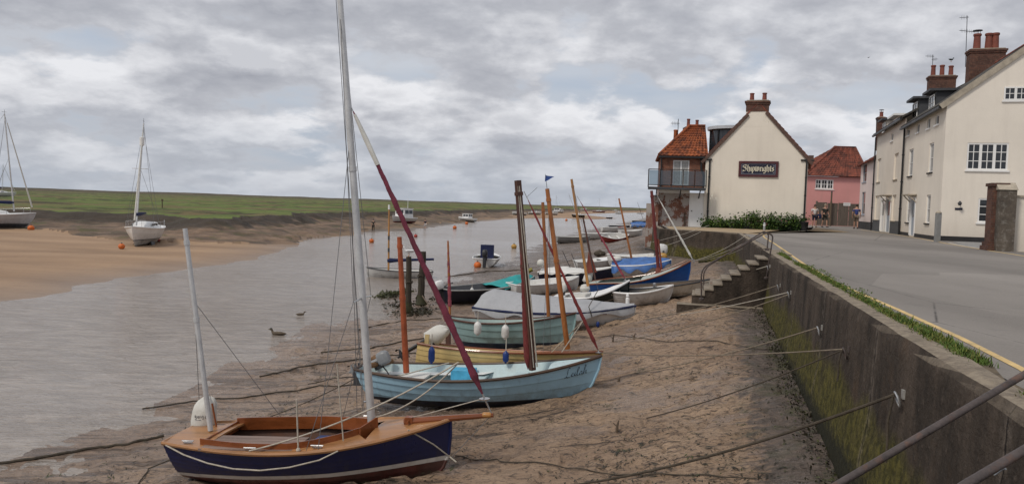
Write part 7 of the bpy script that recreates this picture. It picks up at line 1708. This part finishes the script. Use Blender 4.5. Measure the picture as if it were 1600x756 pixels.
m_duck = pbr('brown duck plumage', (.10, .075, .05), .8, .4, 9, .2); m_duckh = pbr('dark duck head', (.02, .03, .025), .6); m_gull = pbr('white gull plumage', (.6, .6, .6), .8, .1, 9); m_gullg = pbr('grey gull plumage', (.3, .31, .33), .8)
bird(atz(434, 523, ZW)-Vector((0, 0, .03)), R(178), .85, m_duck, m_duckh, 'brown duck swimming near the shore, head raised', swim=True, name='duck'); bird(atz(470, 492, ZW)-Vector((0, 0, .015)), R(20), .55, m_duck, m_duck, 'second duck low in the water beyond the first', swim=True, name='duck')
p = gp(638, 489); t_ = aty(639, 401, p.y); bird(t_+Vector((0, 0, .14)), R(175), .8, m_gull, m_gull, 'white gull standing on the left timber pile', name='gull')
bird(aty(1357, 91, 70), R(30), .45, m_gullg, m_gullg, 'lone gull flying small in the sky above the pink house', fly=True, name='gull')
p = aty(1486, 97, FT.P(FT.hit(1486, 118, -GD/2)[0], 0, -GD/2).y); bird(p+Vector((0, 0, .1)), R(10), .7, m_duckh, m_duckh, 'small dark bird perched on a terrace chimney pot', name='bird')
# people
def skin(name, pts, edges, rad, mat, parent, sub=1):
    me = bpy.data.meshes.new(name); me.from_pydata([tuple(p) for p in pts], edges, []); o = bpy.data.objects.new(name, me); COL.objects.link(o)
    md = o.modifiers.new('s', 'SKIN'); 
    for i, r_ in enumerate(rad): me.skin_vertices[0].data[i].radius = (r_, r_) if not hasattr(r_, '__len__') else r_
    me.skin_vertices[0].data[0].use_root = True
    s2 = o.modifiers.new('u', 'SUBSURF'); s2.levels = sub; s2.render_levels = sub
    dg = bpy.context.evaluated_depsgraph_get(); nm = bpy.data.meshes.new_from_object(o.evaluated_get(dg)); bpy.data.objects.remove(o); nm.name = name
    nm.materials.clear(); nm.materials.append(mat); nm.polygons.foreach_set('use_smooth', [True]*len(nm.polygons)); o = bpy.data.objects.new(name, nm); COL.objects.link(o); o.parent = parent; return o
m_skin = pbr('skin', (.42, .24, .17), .55, .1, 6); m_hair = pbr('dark hair', (.03, .022, .018), .7, .2, 9)
def person(p, yaw, H, label, top, bottom, hair, longhair=False, trousers=False, step=.16, bag=None, sit=False, lookd=0.0, arms=((.08, .02), (-.04, .02))):
    s = H/1.75; M = Matrix.Translation(p) @ Matrix.Rotation(yaw, 4, 'Z') @ Matrix.Scale(s, 4); o = empty('person', mat=M, label=label, cat='person', group='people walking')
    # x forward, y left, z up
    V = [(0, 0, .95), (0, 0, 1.12), (.01, 0, 1.32), (.0, 0, 1.44), (.01, 0, 1.52), (.03, 0, 1.60), (.03, 0, 1.71)]; E = [(0, 1), (1, 2), (2, 3), (3, 4), (4, 5), (5, 6)]; Rr = [(.15, .11), (.14, .10), (.17, .11), (.13, .08), (.055, .06), (.075, .095), (.06, .075)]
    arm, leg = {}, {}
    for sd, (ax_, az_) in zip((1, -1), arms):
        i = len(V); V += [(0, sd*.19, 1.40), (-.02+ax_*.3, sd*.25, 1.14), (.05+ax_, sd*.25, .92), (.07+ax_*1.2, sd*.245, .80)]; E += [(3, i), (i, i+1), (i+1, i+2), (i+2, i+3)]; Rr += [.065, .05, .036, .04]; arm[sd] = i
        for q, (dx, dz) in enumerate(((.03, -.08), (.015, -.095), (0, -.09), (-.015, -.075))):
            V.append((V[i+3][0]+dx, sd*.242, V[i+3][2]+dz)); E.append((i+3, len(V)-1)); Rr.append(.011)
        V.append((V[i+3][0]+.055, sd*.225, V[i+3][2]-.03)); E.append((i+3, len(V)-1)); Rr.append(.012)
    for sd, st_ in ((1, step), (-1, -step)):
        i = len(V); V += [(0, sd*.09, .90), (.03+st_*.5, sd*.10, .50), (-.02+st_*.9, sd*.10, .09), (.12+st_*.9, sd*.11, .035)]; E += [(0, i), (i, i+1), (i+1, i+2), (i+2, i+3)]; Rr += [.09, .06, .042, .038]; leg[sd] = i
    skin('body', V, E, Rr, m_skin, o)
    # face
    b = MB(); b.tube([(.115, 0, 1.655), (.135, 0, 1.62)], [.012, .018], 6)
    for sd in (-1, 1): b.ball((.03, sd*.085, 1.635), .024, 6, sq=(1, .5, 1.3))
    b.build('nose_and_ears', m_skin, o) if False else b.build('nose', m_skin, o)
    for sd in (-1, 1):
        b = MB(); b.ball((.108, sd*.035, 1.66), .013, 6); b.build('eye', m_hair, o)
    b = MB(); b.tube([(.115, -.025, 1.575), (.12, 0, 1.573), (.115, .025, 1.575)], .008, 5); b.build('mouth', m_buoyr, o)
    b = MB(); rows = []
    b.ball((.01, 0, 1.69), .112, 14, sq=(1.0, .88, .85))
    if longhair: b.tube([(-.07, 0, 1.68), (-.09, 0, 1.55), (-.08, 0, 1.42)], [.08, .09, .04], 8)
    b.build('hair', hair, o)
    k = lambda ids, f: [((x[0]*f, x[1]*f) if hasattr(x, '__len__') else x*f) for x in (Rr[i] for i in ids)]
    ids = [0, 1, 2, 3, arm[1], arm[1]+1, arm[-1], arm[-1]+1]; pts = [V[i] for i in ids]
    pts[5] = tuple(Vector(pts[4]).lerp(Vector(pts[5]), .75)); pts[7] = tuple(Vector(pts[6]).lerp(Vector(pts[7]), .75)); skin('shirt', pts, [(0, 1), (1, 2), (2, 3), (3, 4), (4, 5), (3, 6), (6, 7)], k(ids, 1.18), top, o)
    ids = [0, leg[1], leg[1]+1, leg[-1], leg[-1]+1]; pts = [V[i] for i in ids]; e = [(0, 1), (1, 2), (0, 3), (3, 4)]; rr = k(ids, 1.22)
    if trousers:
        for q, sd in ((2, 1), (4, -1)):
            pts.append(V[leg[sd]+2]); e.append((q, len(pts)-1)); rr.append(.058)
    skin('trousers' if trousers else 'shorts', pts, e, rr, bottom, o)
    for sd in (1, -1):
        a, c = Vector(V[leg[sd]+2]), Vector(V[leg[sd]+3]); b = MB(); b.tube([a+Vector((-.06, 0, -.03)), a+Vector((0, 0, -.03)), c+Vector((.0, 0, 0)), c+Vector((.08, 0, -.005))], [.045, .055, .05, .025], 8, sq=.9); b.build('shoe', m_engine, o)
    if bag:
        b = MB(); z = .95; b.lathe([(.05, z-.28), (.17, z-.24), (.19, z-.02), (.15, z+.08), (.04, z+.10)], 10, o=(0.02, bag*.34, 0)); b.build('shoulder_bag', m_navyc, o); b = MB(); b.tube([(0.02, bag*.34, z+.08), (0, bag*.2, 1.46), (0, 0, 1.49)], .018, 5); b.build('strap', m_navyc, o)
    return o
m_whites = pbr('white shirt', (.6, .57, .56), .85, .1, 6); m_olive = pbr('dark olive shirt', (.035, .035, .03), .9, .2, 6); m_blues = pbr('blue t shirt', (.035, .055, .19), .9, .2, 6); m_navyt = pbr('dark navy trousers', (.02, .025, .045), .9, .2, 6); m_khaki = pbr('khaki shorts', (.15, .115, .085), .9, .2, 6)
def pz(px, py): q = atz(px, py, 0); return Vector((q.x, q.y, 0))
q = pz(1272, 355); person(q, R(-95), 1.70, 'person in white top carrying a dark shoulder bag, nearest the gable corner', m_whites, m_navyt, m_hair, True, False, .12, bag=1)
q = pz(1288, 355); person(q, R(-80), 1.78, 'person in dark clothes and pale shoes walking in front of the gates', m_olive, m_olive, pbr('grey fair hair', (.3, .24, .18), .8), False, False, .2)
q = pz(1337, 357.5); person(q, R(70), 1.80, 'person in blue t shirt and khaki shorts walking by the terrace', m_blues, m_khaki, m_hair, False, False, .14)
q = gp(583, 362); o = person(q, R(-70), 1.55, 'person in black with white boots on the far mud bank', m_olive, m_olive, m_hair, False, True, .18); o['group'] = 'people on the far bank'
q = gp(664, 358.5); o = person(q, R(120), 1.5, 'person in dark top and pale shorts wading at the far waterline', m_navyt, m_whites, m_hair, False, False, .1); o['group'] = 'people on the far bank'
# withies on the marsh
for (px, yb, yt, lab) in ((253.5, 326, 311, 'lone thin marker post on the marsh above the second yacht'),):
    p = atz(px, yb, -1.1); p.z = -1.2; t_ = aty(px, yt, p.y); o = root('marker_post', p, lab, 'post'); b = MB(); b.tube([(0, 0, 0), t_-p], .07, 6); b.build('pole', m_wood, o); b = MB(); b.box((-.12, -.05, (t_-p).z-.3), (.12, .05, (t_-p).z)); b.build('topmark', m_wood, o)
